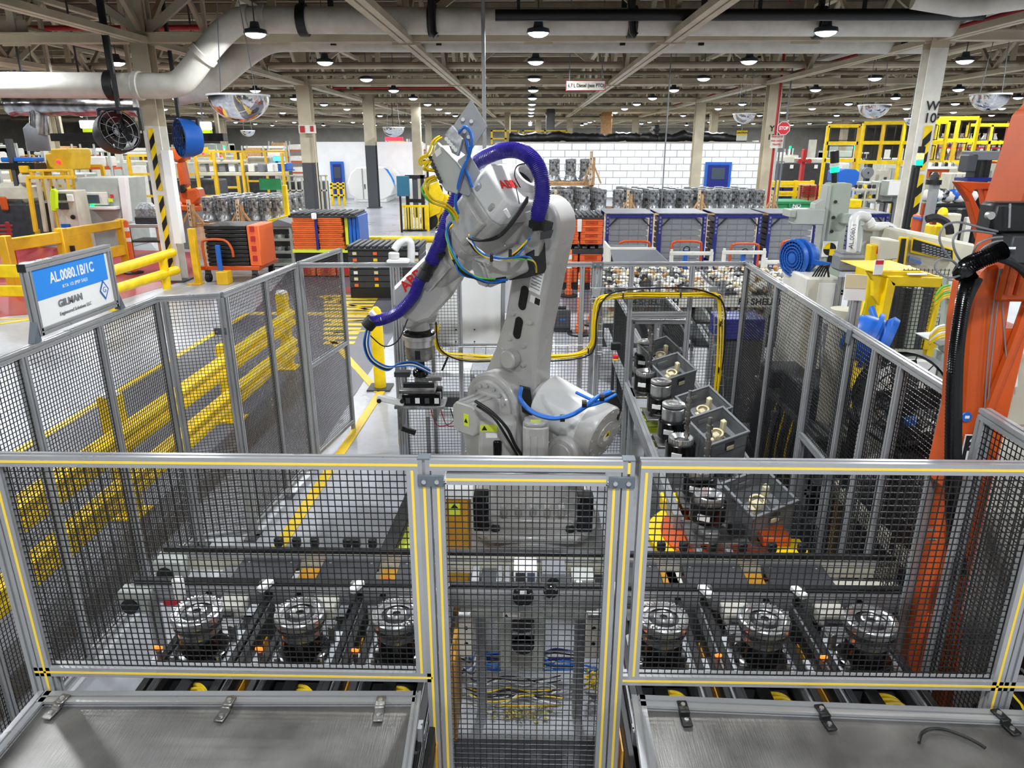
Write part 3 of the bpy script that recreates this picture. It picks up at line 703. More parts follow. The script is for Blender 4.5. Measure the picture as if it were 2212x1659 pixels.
gz = zt-0.62
g = B().bx(wx-0.16,wx+0.12,wy-0.10,wy+0.10,gz,gz+0.03).out('gripper_plate', MATS['steel_worn'], rob, bev=0.004)
for s in (-1,1):
    f = B().bx(wx-0.14,wx+0.16,wy+s*0.075-0.03,wy+s*0.075+0.03,gz-0.09,gz).out('gripper_cylinder', MATS['black_gloss'], rob, bev=0.006)
    for k in range(4): B().bx(wx-0.11+0.075*k,wx-0.075+0.075*k,wy+s*0.075-0.032,wy+s*0.075+0.032,gz-0.075,gz-0.03).out('cylinder_label', MATS['white'] if k%2 else MATS['dark_grey'], f, smooth=0)
B().bx(wx-0.20,wx+0.19,wy-0.12,wy+0.12,gz-0.12,gz-0.095).out('gripper_base', MATS['cast_alu'], rob, bev=0.004)
B().bar((wx-0.33,wy-0.12,gz-0.02),(wx-0.12,wy-0.12,gz-0.07),0.03,0.05).out('gripper_lever', MATS['white'], rob, bev=0.008)
for x in (-0.31,-0.13): B().cyl((wx+x,wy-0.145,gz-0.045),(wx+x,wy-0.10,gz-0.045),0.018,10).out('lever_pin', MATS['black'], rob)
B().bx(wx-0.18,wx-0.15,wy-0.1,wy+0.1,gz-0.30,gz-0.11).out('gripper_finger', MATS['steel_worn'], rob, bev=0.004)
B().bx(wx+0.10,wx+0.13,wy-0.1,wy+0.1,gz-0.22,gz-0.11).out('gripper_finger', MATS['steel_worn'], rob, bev=0.004)
B().bar((wx-0.16,wy-0.06,gz-0.30),(wx-0.05,wy-0.06,gz-0.34),0.03,0.04).out('finger_tip', MATS['black'], rob, bev=0.003)
B().bx(wx-0.12,wx+0.12,wy-0.13,wy-0.10,gz+0.06,gz+0.10).out('valve_block', MATS['black'], rob, bev=0.004)
B().bx(wx+0.05,wx+0.17,wy-0.08,wy-0.02,gz+0.10,gz+0.13).out('bracket', MATS['steel_worn'], rob, bev=0.003)
B().bx(wx-0.20,wx-0.08,wy-0.05,wy+0.03,gz+0.12,gz+0.16).out('bracket', MATS['charcoal'], rob, bev=0.003)
# ribbed dress hose
def ribs(r, dr, per): return lambda i, n: r + (dr if i % per < per/2 else -dr)
def hose(seq, r=0.040, name='dress_hose', mat='blue_hose', sub=46):
    P = spline(pp(seq), sub); b = B(); b.tube(P, r, 12, rad=ribs(r, 0.003, 4)); return b.out(name, MATS[mat], rob, smooth=25)
hose([(802,694,4.98),(826,690,4.98),(862,673,4.96),(893,640,4.94),(906,608,4.92),(922,585,4.92)])
hose([(932,566,4.9),(946,535,4.88),(958,500,4.9),(975,455,4.95),(996,400,5.0),(1018,364,4.95),(1044,342,4.85),(1085,326,4.7),(1122,326,4.6),(1150,344,4.5),(1168,378,4.45),(1171,425,4.45),(1160,470,4.5)], 0.047)
for x, y, Y, x2, y2, Y2, r, mt in ((918,592,4.92,932,566,4.9,0.043,'black'),(912,602,4.92,922,584,4.92,0.050,'black'),(926,578,4.91,936,556,4.9,0.040,'steel'),(792,706,4.98,806,690,4.98,0.05,'black'),(1160,468,4.5,1158,490,4.52,0.048,'black'),(1150,455,4.52,1154,472,4.52,0.05,'steel'),(944,552,4.89,950,540,4.88,0.045,'black')):
    B().cyl(at(x,y,Y=Y), at(x2,y2,Y=Y2), r, 16).out('hose_clamp', MATS[mt], rob, bev=0.003)
B().bar(at(800,672,Y=5.0), at(815,690,Y=5.0), 0.05, 0.03).out('hose_bracket', MATS['white'], rob, bev=0.004)
poly('bracket', [(1148,478),(1168,470),(1196,480),(1190,506),(1168,498),(1150,500)], 4.55, 0.03, 'black', rob, 0.003)
poly('bracket', [(1120,560),(1160,535),(1195,510),(1200,545),(1175,590),(1140,600),(1100,606),(1088,590)], 4.72, 0.05, 'black', rob, 0.004)
poly('tag_plate', [(1168,502),(1196,496),(1190,514),(1166,518)], 4.53, 0.006, 'charcoal', rob)
# plate and valve box carried over the arm
poly('carrier_plate', [(1018,214),(1053,272),(1010,338),(960,300)], 4.62, 0.012, 'alu', rob, 0.002)
poly('carrier_plate', [(990,345),(1012,330),(1046,386),(1012,424),(968,408)], 4.66, 0.012, 'alu', rob, 0.002)
vb = poly('valve_box', [(944,306),(985,350),(1000,372),(988,420),(962,412),(926,352)], 4.55, 0.09, 'machine_grey', rob, 0.006)
poly('valve_bank', [(960,290),(976,270),(1000,300),(990,338),(976,330)], 4.52, 0.08, 'cast_alu', rob, 0.004)
for k in range(8):
    x, y = 929+k*3.3, 340+k*7.5
    B().cyl(at(x,y,Y=4.53), at(x,y,Y=4.56), 0.012, 8).out('plug_socket', MATS['black'], vb)
for k in range(5):
    x, y = 964+k*5, 300+k*6
    B().cyl(at(x,y,Y=4.49), at(x,y,Y=4.53), 0.012, 8).out('valve_coil', MATS['white'], rob)
for x, y in ((1000,258),(1018,262),(1003,284),(993,298),(1012,296)): B().cyl(at(x,y,Y=4.58), at(x,y,Y=4.63), 0.012, 8).out('air_fitting', MATS['steel'], rob)
poly('valve_label', [(938,328),(950,318),(954,330),(943,340)], 4.545, 0.004, 'paper', rob)
def cable(seq, r, mat, name='cable', par=None, sub=6): return B().tube(pp(seq), r, 6, sub=sub).out(name, MATS[mat], par or rob, smooth=60)
cable([(988,292,4.55),(1004,274,4.5),(1018,292,4.5),(1015,330,4.5),(1000,365,4.52),(988,410,4.56),(984,440,4.6),(990,462,4.62)], 0.010, 'blue_cable')
cable([(1006,300,4.56),(1012,330,4.56),(1004,360,4.58),(1013,385,4.6),(1020,405,4.6)], 0.010, 'blue_cable')
for dx, dy, mt in ((0,0,'yellow_cable'),(6,3,'yellow_cable'),(-4,6,'green_cable'),(4,9,'yellow_cable')):
    cable([(940+dx,380+dy,4.55),(922+dx,388+dy,4.52),(916+dx,408+dy,4.5),(934+dx,430+dy,4.52),(962+dx,440+dy,4.56),(978+dx,456+dy,4.6),(984+dx,470+dy,4.62)], 0.007, mt)
for dx, dy in ((0,0),(5,3),(-3,4)):
    cable([(950+dx,294+dy,4.55),(936+dx,304+dy,4.52),(926+dx,330+dy,4.5),(908+dx,340+dy,4.5),(912+dx,352+dy,4.5),(926+dx,346+dy,4.5),(918+dx,362+dy,4.5),(940+dx,366+dy,4.55)], 0.006, 'yellow_cable')
jr = random.Random(5)
def jit(seq, j=5): return [(x+jr.uniform(-j,j), y+jr.uniform(-j,j), Y+jr.uniform(-.02,.02)) for x, y, Y in seq]
for mt in ('black','blue_cable','black','green_cable','yellow_cable','blue_cable','black'):
    cable(jit([(974,480,4.57),(968,505,4.5),(980,555,4.46),(1002,588,4.44),(1050,606,4.44),(1092,604,4.5)]), 0.0065, mt)
for mt in ('blue_cable','black','white','blue_cable','yellow_cable'):
    cable(jit([(1010,510,4.5),(1032,542,4.43),(1072,560,4.40),(1110,550,4.42),(1145,512,4.48)]), 0.006, mt)
for mt in ('blue_cable','green_cable','yellow_cable','black'):
    cable(jit([(1060,552,4.42),(1090,560,4.4),(1125,556,4.42),(1150,562,4.46),(1160,585,4.6)],4), 0.006, mt)
for x, y, Y in ((985,560,4.46),(1062,556,4.41),(1102,548,4.41)): B().box(at(x,y,Y=Y),(0.02,0.05,0.05)).out('cable_tie', MATS['black'], rob, bev=0.004)
for i in range(4): cable([(1012+i*3,515,4.5),(1040+i*3,520,4.4),(1080,505+i*2,4.36),(1110,470+i*3,4.36),(1140,425+i*3,4.4)], 0.007, 'black')
cable([(1124,405,4.48),(1112,380,4.46),(1118,358,4.5),(1145,352,4.5)], 0.004, 'black'); cable([(1112,395,4.46),(1118,420,4.45),(1122,440,4.46)], 0.003, 'black')
B().bar(at(1090,452,Y=4.4), at(1102,470,Y=4.4), 0.025, 0.025).out('cable_clip', MATS['robot_white'], rob, bev=0.003)
# blue and black leads about the base
cable([(1126,838,4.6),(1124,862,4.5),(1150,890,4.42),(1190,903,4.36),(1230,898,4.33),(1262,880,4.33),(1290,858,4.36),(1318,846,4.45)], 0.016, 'blue_cable')
cable([(1262,880,4.34),(1300,868,4.36),(1330,852,4.45)], 0.012, 'blue_cable'); cable([(1245,848,4.5),(1285,866,4.4),(1312,866,4.42)], 0.012, 'blue_cable')
cable([(1026,866,4.45),(1062,890,4.42),(1095,925,4.42),(1112,960,4.46),(1128,985,4.5)], 0.012, 'black'); cable([(1030,876,4.47),(1066,902,4.44),(1092,940,4.44),(1118,985,4.5)], 0.010, 'black')
for x, y, Y in ((1215,903,4.35),(1262,872,4.33),(1300,858,4.36)): B().cyl(at(x-5,y,Y=Y), at(x+5,y,Y=Y), 0.026, 10).out('cable_tie', MATS['black'], rob)
poly('lead_bracket', [(1122,836),(1146,842),(1152,900),(1128,890)], 4.75, 0.05, 'black', rob, 0.004)
poly('lead_bracket', [(1300,850),(1330,846),(1344,880),(1336,910),(1312,880)], 4.62, 0.04, 'black', rob, 0.004)
# leads to the gripper
for i, mt in enumerate(('blue_cable','black','white','blue_cable')):
    cable([(792+i*2,712,5.0),(786+i*3,745,5.0),(800+i*2,780-i*2,5.02),(835,800-i*3,5.05),(862,785+i*2,5.1),(895,782+i*3,5.14),(930,800+i*2,5.15)], 0.007, mt)
cable([(800,725,5.0),(830,748,4.98),(860,735,5.05),(880,690,5.15)], 0.005, 'black')
# ------------------------------------------------------------------ front tables
def worn(name):
    m = M(name, (150,148,145), 0.40, 0.7, 0.3, 4.5, rgb2=(104,102,100), detail=8); nt = m.node_tree; p = nt.nodes['Principled BSDF']
    tc = nt.nodes.new('ShaderNodeTexCoord'); mp = nt.nodes.new('ShaderNodeMapping'); mp.inputs['Scale'].default_value = (60, 3, 3); mp.inputs['Rotation'].default_value = (0,0,0.5)
    nz = nt.nodes.new('ShaderNodeTexNoise'); nz.inputs['Scale'].default_value = 4; nz.inputs['Detail'].default_value = 6
    nt.links.new(tc.outputs['Object'], mp.inputs['Vector']); nt.links.new(mp.outputs['Vector'], nz.inputs['Vector'])
    b = nt.nodes.new('ShaderNodeBump'); b.inputs['Strength'].default_value = 0.2; b.inputs['Distance'].default_value = 0.004
    nt.links.new(nz.outputs['Fac'], b.inputs['Height']); nt.links.new(b.outputs['Normal'], p.inputs['Normal'])
worn('table_steel')
def table(lab, pl, pr, fl, fr, hinges, hmat):
    'pl pr: back corners, fl fr: front corners (pixels), all in the table top plane'
    Z = 1.02
    a, b, c, d = [at(*q, Z=Z) for q in (pl, pr, fr, fl)]
    t = thing('work_table', lab, 'table', tuple((a+c)/2 - V((0,0,Z))), 'sheet topped tables under the front fence')
    B().prism([(p.x,p.y) for p in (d,c,b,a)], Z-0.012, Z).out('table_sheet', MATS['table_steel'], t, bev=0.002)
    e = V((0,0,0.006)); B().prof(a+e+V((0,-0.028,0)), b+e+V((0,-0.028,0)), 0.056, 0.03).out('edge_rail', MATS['alu_bright'], t, smooth=0)
    B().prof(a+e, d+e, 0.05, 0.03).out('edge_rail', MATS['alu_bright'], t, smooth=0); B().prof(b+e, c+e, 0.03, 0.03).out('edge_rail', MATS['alu_bright'], t, smooth=0)
    B().prof(a+V((0,-0.03,-0.05)), b+V((0,-0.03,-0.05)), 0.04, 0.08).out('apron', MATS['alu'], t, smooth=0)
    for p in (a, b): B().prof((p.x,p.y-0.05,0),(p.x,p.y-0.05,Z-0.09),0.045,up=(1,0,0)).out('leg', MATS['alu'], t, smooth=0)
    for p in (c, d): B().prof((p.x,p.y+0.05,0),(p.x,p.y+0.05,Z-0.02),0.045,up=(1,0,0)).out('leg', MATS['alu'], t, smooth=0)
    for hx, hy, sk in hinges:
        p = at(hx, hy, Z=Z+0.02)
        h = B(Matrix.Translation(p) @ Matrix.Rotation(sk,4,'Z')); h.box((0,0.03,0.006),(0.036,0.045,0.008)); h.box((0,-0.03,-0.008),(0.036,0.05,0.008)); h.box((0,0.0,0.0),(0.036,0.014,0.02))
        o = h.out('clamp_strap', MATS[hmat], t, bev=0.002)
        for s in (0.03,-0.03): B(Matrix.Translation(p) @ Matrix.Rotation(sk,4,'Z')).lathe([(0.009,0),(0.008,0.005),(0,0.005)], 10, Matrix.Translation((0,s,0.01 if s > 0 else -0.004))).out('strap_screw', MATS['steel'], o)
    return t
table('scuffed sheet steel table top with three grey clamp straps, left of the gate', (100,1502), (902,1502), (-150,1800), (860,1800), ((122,1525,-0.15),(487,1530,-0.12),(820,1530,0.05)), 'steel_worn')
table('scuffed sheet steel table top with three black clamp straps, right of the gate', (1378,1510), (2235,1545), (1420,1800), (2420,1860), ((1479,1540,0.03),(1783,1548,0.12),(2172,1558,0.2)), 'black')
t = B().tube([p + V((0,0,0.012)) for p in [at(x,y,Z=1.022) for x,y in ((1984,1610),(1990,1590),(2010,1580),(2040,1582),(2075,1594),(2105,1608),(2127,1622))]], 0.006, 6, sub=5).out('cable_tie', MATS['black'], None)
tag(t, 'black curved cable tie lying loose on the table right of the gate', 'cable tie')
# ------------------------------------------------------------------ transfer lanes behind the front fence
LX = [-1.44, -0.985, -0.56, 0.60, 1.035, 1.49]
CZ = 0.82
LNAME = ['first from the left', 'second from the left', 'just left of the gate', 'just right of the gate', 'second right of the gate', 'third right of the gate']
M('amber_guard', (196,140,40), 0.35, 0, 0.15, 6)
M('pallet_white', (206,208,212), 0.4, 0, 0.04, 5)
def lane(i, x, s):
    t = thing('conveyor_lane', 'narrow infeed conveyor lane behind the front fence, ' + LNAME[i], 'conveyor', (x, 2.5, 0), 'infeed conveyor lanes')
    y0, y1 = 1.75, 3.04
    for sx in (-1, 1):
        B().prof((x+sx*0.155,y0,CZ-0.02),(x+sx*0.155,y1,CZ-0.02),0.04,0.09).out('side_rail', MATS['alu'], t, smooth=0)
        B().bx(x+sx*0.155-0.012,x+sx*0.155+0.018,y0,y1,CZ+0.026,CZ+0.05).out('guide_strip', MATS['black'], t, bev=0.003)
        B().bx(x+sx*0.115-0.014,x+sx*0.115+0.014,y0,y1,CZ-0.03,CZ-0.012).out('belt', MATS['rubber'], t, smooth=0)
    xo = x + s*0.205
    B().bx(xo-0.012,xo+0.012,y0+0.1,y1-0.1,CZ-0.05,CZ+0.055).out('guard_rail', MATS['black'], t, bev=0.003)
    B().bx(xo+s*0.014,xo+s*0.02,y0+0.4,y1-0.25,CZ-0.25,CZ-0.02).out('amber_plate', MATS['amber_guard'], t, smooth=0)
    B().bx(x-0.075,x+0.06,y1-0.13,y1-0.01,CZ-0.02,CZ+0.05).out('stop_block', MATS['offwhite'], t, bev=0.008)
    B().bx(x-0.05,x+0.02,y1-0.16,y1-0.13,CZ+0.0,CZ+0.03).out('stop_notch', MATS['charcoal'], t, smooth=0)
    r = B()
    for k in range(5): r.bx(x-0.075,x+0.075,y1-0.185-0.024*k,y1-0.167-0.024*k,CZ-0.03,CZ+0.02)
    r.bx(x-0.08,x+0.08,y1-0.29,y1-0.16,CZ-0.05,CZ+0.004); o = r.out('finned_block', MATS['alu_bright'], t, smooth=0); o['kind'] = 'stuff'
    B().bar((x+s*0.13,y1-0.02,CZ+0.03),(x+s*0.13,y1+0.0,CZ+0.12),0.028,0.04,(0,1,0)).out('sensor_bracket', MATS['steel_worn'], t, bev=0.003)
    B().bar((x+s*0.13,y1-0.06,CZ+0.10),(x+s*0.17,y1+0.01,CZ+0.115),0.04,0.03).out('sensor_head', MATS['white'], t, bev=0.006)
    B().cyl((x-0.19,2.60,CZ-0.02),(x-0.19,2.60,CZ+0.05),0.012,8).out('indicator_stem', MATS['steel_worn'], t)
    B().bar((x-0.19,2.62,CZ+0.045),(x-0.19,2.575,CZ+0.085),0.02,0.014).out('indicator_lamp', MATS['glow_orange'], t, bev=0.003)
    B().bx(x-0.24,x-0.16,2.56,2.68,CZ-0.05,CZ-0.01).out('indicator_bracket', MATS['pallet_white'], t, bev=0.004)
    B().bx(x-0.17,x+0.17,y0+0.05,y1,CZ-0.42,CZ-0.09).out('under_lane_shade', MATS['charcoal'], t, smooth=0)  # charcoal box added to give the shade beneath the lane
    for yy in (1.9, 2.9):
        for sx in (-1,1): B().prof((x+sx*0.155,yy,0),(x+sx*0.155,yy,CZ-0.07),0.04,up=(1,0,0)).out('leg', MATS['alu'], t, smooth=0)
    for k in range(3):
        B().tube([(x+0.0,2.49-0.03*k,CZ-0.04),(x+0.05+0.01*k,2.46-0.02*k,CZ-0.02),(x+0.09,2.42-0.02*k,CZ-0.04),(x+0.11,2.3,CZ-0.06)],0.010,6,sub=4).out('connector_cable', MATS['yellow_cable'], t)
    B().bx(x-0.05,x+0.01,2.40,2.50,CZ-0.07,CZ-0.015).out('connector_block', MATS['black'], t, bev=0.004)
    # pallet and drum on the lane
    p = thing('pallet', 'grey workpiece pallet on the infeed lane ' + LNAME[i], 'pallet', (x, 2.60, CZ), 'pallets on the infeed lanes')
    B(Matrix.Translation((x,2.665,CZ))).prism(octo(0.15,0.14,0.03), -0.012, 0.012).out('pallet_plate', MATS['pallet_white'], p, bev=0.003)
    B().bx(x-0.09,x+0.09,2.53,2.72,CZ+0.012,CZ+0.03).out('nest_plate', MATS['charcoal'], p, bev=0.003)
    for sx in (-1,1):
        B().cyl((x+sx*0.1,2.55,CZ+0.012),(x+sx*0.1,2.55,CZ+0.06),0.011,10).out('locating_pin', MATS['steel'], p)
        B().bar((x+sx*0.1,2.72,CZ+0.012),(x+sx*0.1,2.72,CZ+0.10),0.03,0.03,(0,1,0)).out('support_post', MATS['steel_worn'], p, bev=0.004)
    B().lathe([(0,0),(0.10,0),(0.115,0.008),(0.115,0.02),(0.10,0.028),(0,0.028)], 28, Matrix.Translation((x,2.62,CZ+0.03))).out('nest_ring', MATS['black_gloss'], p)
    return t
for i, x in enumerate(LX): lane(i, x, 1 if x < 0 else -1)
def teeth(b, n, r, h, z, w=0.5, d=0.006):
    for k in range(n):
        a = 2*math.pi*k/n; b.box((0,0,0),(d,2*math.pi*r/n*w,h),Matrix.Translation((r*math.cos(a),r*math.sin(a),z)) @ Matrix.Rotation(a,4,'Z'))
def drum():
    t = thing('clutch_drum', LBL_D % LNAME[0], 'clutch drum', (0,0,0), 'steel clutch drums on the infeed lanes')
    B().lathe([(0,0),(0.082,0),(0.088,0.006),(0.088,0.07),(0.080,0.085),(0,0.085)], 32).out('drum_cup', MATS['black_gloss'], t)
    B().lathe([(0,0.085),(0.088,0.085),(0.092,0.10),(0.092,0.118),(0.080,0.122),(0,0.122)], 40).out('drum_collar', MATS['steel'], t)
    B().lathe([(0.08,0.122),(0.098,0.122),(0.100,0.126),(0.100,0.150),(0.097,0.154),(0.08,0.154)], 40).out('drum_band', MATS['steel_worn'], t)
    b = B(); teeth(b, 44, 0.1, 0.02, 0.138, 0.55, 0.004); b.out('drum_serration', MATS['cast_dark'], t, smooth=0)['kind'] = 'stuff'
    B().lathe([(0.066,0.154),(0.106,0.154),(0.109,0.160),(0.109,0.186),(0.104,0.192),(0.088,0.195),(0.080,0.190),(0.078,0.182),(0.066,0.182)], 44).out('ring_gear', MATS['chrome'], t)
    b = B(); teeth(b, 40, 0.095, 0.008, 0.196, 0.5, 0.013); b.out('gear_teeth', MATS['steel'], t, smooth=0)['kind'] = 'stuff'
    B().lathe([(0.038,0.15),(0.066,0.15),(0.066,0.176),(0.058,0.172),(0.05,0.165),(0.038,0.165)], 36).out('inner_web', MATS['cast_dark'], t)
    B().lathe([(0.018,0.15),(0.042,0.15),(0.042,0.190),(0.036,0.194),(0.030,0.188),(0.026,0.180),(0.018,0.186)], 32).out('hub', MATS['chrome'], t)
    B().lathe([(0,0.15),(0.019,0.15),(0.019,0.172),(0,0.176)], 16).out('hub_bore', MATS['steel_worn'], t)
    return t
LBL_D = 'toothed steel clutch drum on the infeed lane %s'
d0 = drum()
for i, x in enumerate(LX):
    if i == 0: d0.location = (x, 2.62, CZ+0.058)
    else: dup(d0, (x, 2.62, CZ+0.058), random.uniform(0,0.2), LBL_D % LNAME[i])
# cross conveyor
t = thing('cross_conveyor', 'long cross conveyor with black cover plates running behind all the infeed lanes', 'conveyor', (0,3.2,0))
for y in (3.06, 3.36):
    B().prof((-1.99,y,CZ+0.03),(1.99,y,CZ+0.03),0.045,0.10).out('side_rail', MATS['machine_beige'] if y > 3.2 else MATS['alu'], t, smooth=0)
    B().bx(-1.97,1.97,y-0.018,y+0.018,CZ+0.083,CZ+0.107).out('guide_bar', MATS['black'], t, bev=0.004)
    B().bx(-1.95,1.95,y-0.03,y-0.02,CZ+0.06,CZ+0.075).out('wear_strip', MATS['alu_bright'], t, smooth=0)
for a, b in ((-1.52,-1.21),(-1.08,-0.78),(-0.67,-0.44),(0.46,0.70),(0.83,1.14),(1.255,1.575)):
    o = B().bx(a,b,3.09,3.325,CZ+0.05,CZ+0.066).out('cover_plate', MATS['charcoal'], t, bev=0.002)
    for sx in (a+0.04,b-0.04):
        for yy in (3.13,3.29): B().lathe([(0.008,0),(0.006,0.004),(0,0.004)],8,Matrix.Translation((sx,yy,CZ+0.066))).out('cover_screw', MATS['steel'], o)
for a, b, mt in ((-1.2,-1.09,'amber_guard'),(-0.77,-0.68,'amber_guard'),(0.72,0.80,'amber_guard'),(1.15,1.25,'amber_guard'),(-1.62,-1.53,'alu_bright'),(0.75,0.82,'offwhite')):
    B().bx(a,b,3.10,3.32,CZ-0.02,CZ+0.02).out('chute_plate', MATS[mt], t, smooth=0)
B().bx(-0.73,-0.69,3.12,3.17,CZ+0.02,CZ+0.06).out('emergency_plug', MATS['red_sign'], t, bev=0.01)
for k, x in enumerate([-1.36,-1.26,-1.16,-0.98,-0.93,-0.84,-0.5,0.52,0.74,0.86,1.02,1.18,1.34,1.5]):
    B().box((x,3.42,CZ+0.11),(0.045,0.03,0.05)).out('guide_clamp', MATS['black'], t, bev=0.005)
for x, y in ((-1.93,3.28),(-1.97,3.0)):
    m = B().bx(x-0.06,x+0.1,y-0.02,y+0.06,CZ-0.05,CZ+0.08).out('drive_housing', MATS['machine_grey'], t, bev=0.01)
    B().cyl((x+0.0,y-0.03,CZ+0.0),(x+0.0,y+0.01,CZ+0.0),0.042,20).out('drive_cap', MATS['black'], m)
for x in (-1.9,-0.7,0.72,1.93):
    for y in (3.06,3.36): B().prof((x,y,0),(x,y,CZ-0.02),0.045,up=(1,0,0)).out('leg', MATS['alu'], t, smooth=0)
B().bx(-1.75,-1.70,2.99,3.03,CZ+0.02,CZ+0.15).out('sensor_head', MATS['white'], t, bev=0.008); B().bx(-1.80,-1.72,2.98,2.99,CZ+0.0,CZ+0.03).out('arrow_mark', MATS['red_sign'], t, smooth=0)
B().bx(1.62,1.95,3.15,3.28,CZ-0.06,CZ+0.0).out('steel_tray', MATS['machine_beige'], t, bev=0.004)
# centre machinery seen through the gate
t = thing('drive_unit', 'grey conveyor drive unit with round black covers behind the gate', 'drive unit', (0,3.1,0))
B().bx(-0.33,0.36,3.05,3.10,CZ-0.10,CZ+0.02).out('front_plate', MATS['machine_grey'], t, bev=0.004)
q = at(1130,1275,Y=3.03); B().bx(q.x-0.12,q.x+0.11,3.0,3.06,0.44,0.80).out('gear_case', MATS['machine_grey'], t, bev=0.008)
for px, py, r in ((1130,1292,0.052),(1190,1280,0.036)):
    q = at(px,py,Y=2.99); o = B().cyl(q, q+V((0,0.03,0)), r, 28).out('round_cover', MATS['black_gloss'], t, bev=0.003)
    for k in range(3): a = 2.1*k+0.6; B().cyl(q+V((r*.85*math.cos(a),-0.003,r*.85*math.sin(a))), q+V((r*.85*math.cos(a),0.004,r*.85*math.sin(a))),0.005,8).out('cover_screw', MATS['steel'], o)
q = at(1130,1280,Y=2.985); B().box(q+V((0,0,0.0)),(0.032,0.003,0.018)).out('arrow_sticker', MATS['paper'], t, smooth=0)
q = at(1130,1375,Y=2.93); B().bx(q.x-0.055,q.x+0.055,2.88,3.0,q.z,q.z+0.05).out('motor_block', MATS['black'], t, bev=0.004); B().cyl(q+V((0,-0.05,-0.01)), q+V((0,0.05,-0.01)), 0.056, 24).out('motor', MATS['black_gloss'], t)
q = at(1105,1330,Y=2.995); o = B().box(q,(0.085,0.003,0.04)).out('warning_label', MATS['paper'], t, smooth=0)
text('WARNING', 0.009, Matrix(((1,0,0,q.x+0.012),(0,0,-1,2.9925),(0,1,0,q.z+0.012),(0,0,0,1))), MATS['black'], o, ext=0.0003)
B().prism([(q.x-0.038,q.z-0.012),(q.x-0.014,q.z-0.012),(q.x-0.026,q.z+0.012)],0,0.001,Matrix(((1,0,0,0),(0,0,-1,2.9932),(0,1,0,0),(0,0,0,1)))).out('warning_triangle', MATS['black'], o, smooth=0)
t = thing('lift_station', 'row of pale guide blocks and a white carriage across the middle of the cross conveyor', 'lift station', (0,3.2,0))
for a, b, y0, y1, z0, z1, mt in ((-0.28,-0.24,3.12,3.30,0.80,0.87,'alu_bright'),(-0.23,-0.15,3.15,3.30,0.80,0.86,'charcoal'),(-0.15,-0.12,3.12,3.30,0.80,0.88,'alu_bright'),(-0.11,-0.08,3.12,3.30,0.80,0.88,'alu_bright'),(-0.07,0.07,3.14,3.30,0.79,0.85,'charcoal'),(-0.06,0.06,3.18,3.31,0.85,0.92,'white'),(0.085,0.21,3.16,3.30,0.80,0.92,'mid_grey'),(0.24,0.36,3.18,3.30,0.79,0.87,'machine_grey'),(0.26,0.29,3.10,3.15,0.80,0.89,'white'),(0.30,0.34,3.10,3.14,0.78,0.87,'alu')):
    B().bx(a,b,y0,y1,z0,z1).out('guide_block', MATS[mt], t, bev=0.004)
B().cyl((0.145,3.14,0.86),(0.145,3.17,0.86),0.035,20).out('round_cover', MATS['black_gloss'], t)
for k, mt in enumerate(('cast_dark','screen_dark')): B().bx(-0.05+0.06*k,0.0+0.05*k,3.175,3.18,0.86,0.91).out('panel', MATS[mt], t, smooth=0)
for px, n in ((1042,0),(1245,1)):
    q = at(px,1545,Z=0)
    o = B().prof((q.x,q.y,0),(q.x,q.y,0.80),0.05,up=(1,0,0)).out('support_leg', MATS['alu'], None, smooth=0)
    tag(o, 'slotted grey support leg standing behind the gate, %s of the round black motor' % ('right' if n else 'left'), 'support leg')
q = at(985,1440,Y=2.85)
for px, n in ((990,'left'),):
    o = B().bx(q.x-0.02,q.x+0.012,2.7,3.0,0.28,0.74).out('amber_guard', MATS['amber_guard'], None, bev=0.003); tag(o, 'upright brown guard plate behind the left edge of the gate', 'guard plate')
for s, px, n in ((-1,1005,'left'),(1,1280,'right')):
    q = at(px,1370,Y=2.9)
    t = thing('mounting_bracket', 'white drilled mounting bracket behind the gate, by the %s support leg' % n, 'bracket', tuple(q))
    B().box(q,(0.07,0.012,0.26)).out('bracket_plate', MATS['offwhite'], t, bev=0.003)
    for dz in (-0.05,0.04): B().cyl(q+V((0.005,-0.008,dz)), q+V((0.005,-0.004,dz)),0.010,12).out('bolt_hole', MATS['black'], t)
    B().box(q+V((0,-0.02,0.12)),(0.06,0.03,0.03)).out('valve', MATS['cast_alu'], t, bev=0.004)
def floorcables(lab, n, mats, c, sx, sy, r, cat='cables', z=0.01):
    t = thing('cable_bundle', lab, 'cables', (c[0],c[1],0))
    for k in range(n):
        mt = mats[k % len(mats)]; y = c[1]+random.uniform(-sy,sy)
        pts = [(c[0]-sx+2*sx*i/5+random.uniform(-.02,.02), y+random.uniform(-.035,.035), z+r+0.004*k%0.05+random.uniform(0,0.03)) for i in range(6)]
        B().tube(pts, r, 5, sub=4).out('cable', MATS[mt], t)
    return t
floorcables('bundle of blue cables lying across the floor behind the gate', 16, ('blue_cable','blue_cable','blue_deep','black'), at(1140,1440,Z=0.12), 0.28, 0.06, 0.005, z=0.12)
floorcables('thin black and pale cables strewn on the floor below the blue bundle', 14, ('black','white','black','yellow_cable'), at(1110,1500,Z=0.03), 0.26, 0.09, 0.004, z=0.02)
floorcables('tangle of yellow and blue cables beside the right support leg', 10, ('yellow_cable','blue_cable','yellow_cable'), at(1285,1470,Z=0.12), 0.05, 0.08, 0.006, z=0.1)
floorcables('tangle of dark and pale cables beside the left support leg', 8, ('black','white','blue_cable'), at(1005,1440,Z=0.12), 0.06, 0.08, 0.005, z=0.1)
M('litter', (170,158,96), 0.8, 0, 0.5, 30)
b = B(); q = at(1130,1545,Z=0)
for k in range(160): b.box((q.x+random.gauss(0,0.08),q.y+random.gauss(0,0.03),0.008+random.random()*0.02),(random.uniform(.01,.03),random.uniform(.004,.01),random.uniform(.002,.01)),r=(random.random(),random.random(),random.random()*3))
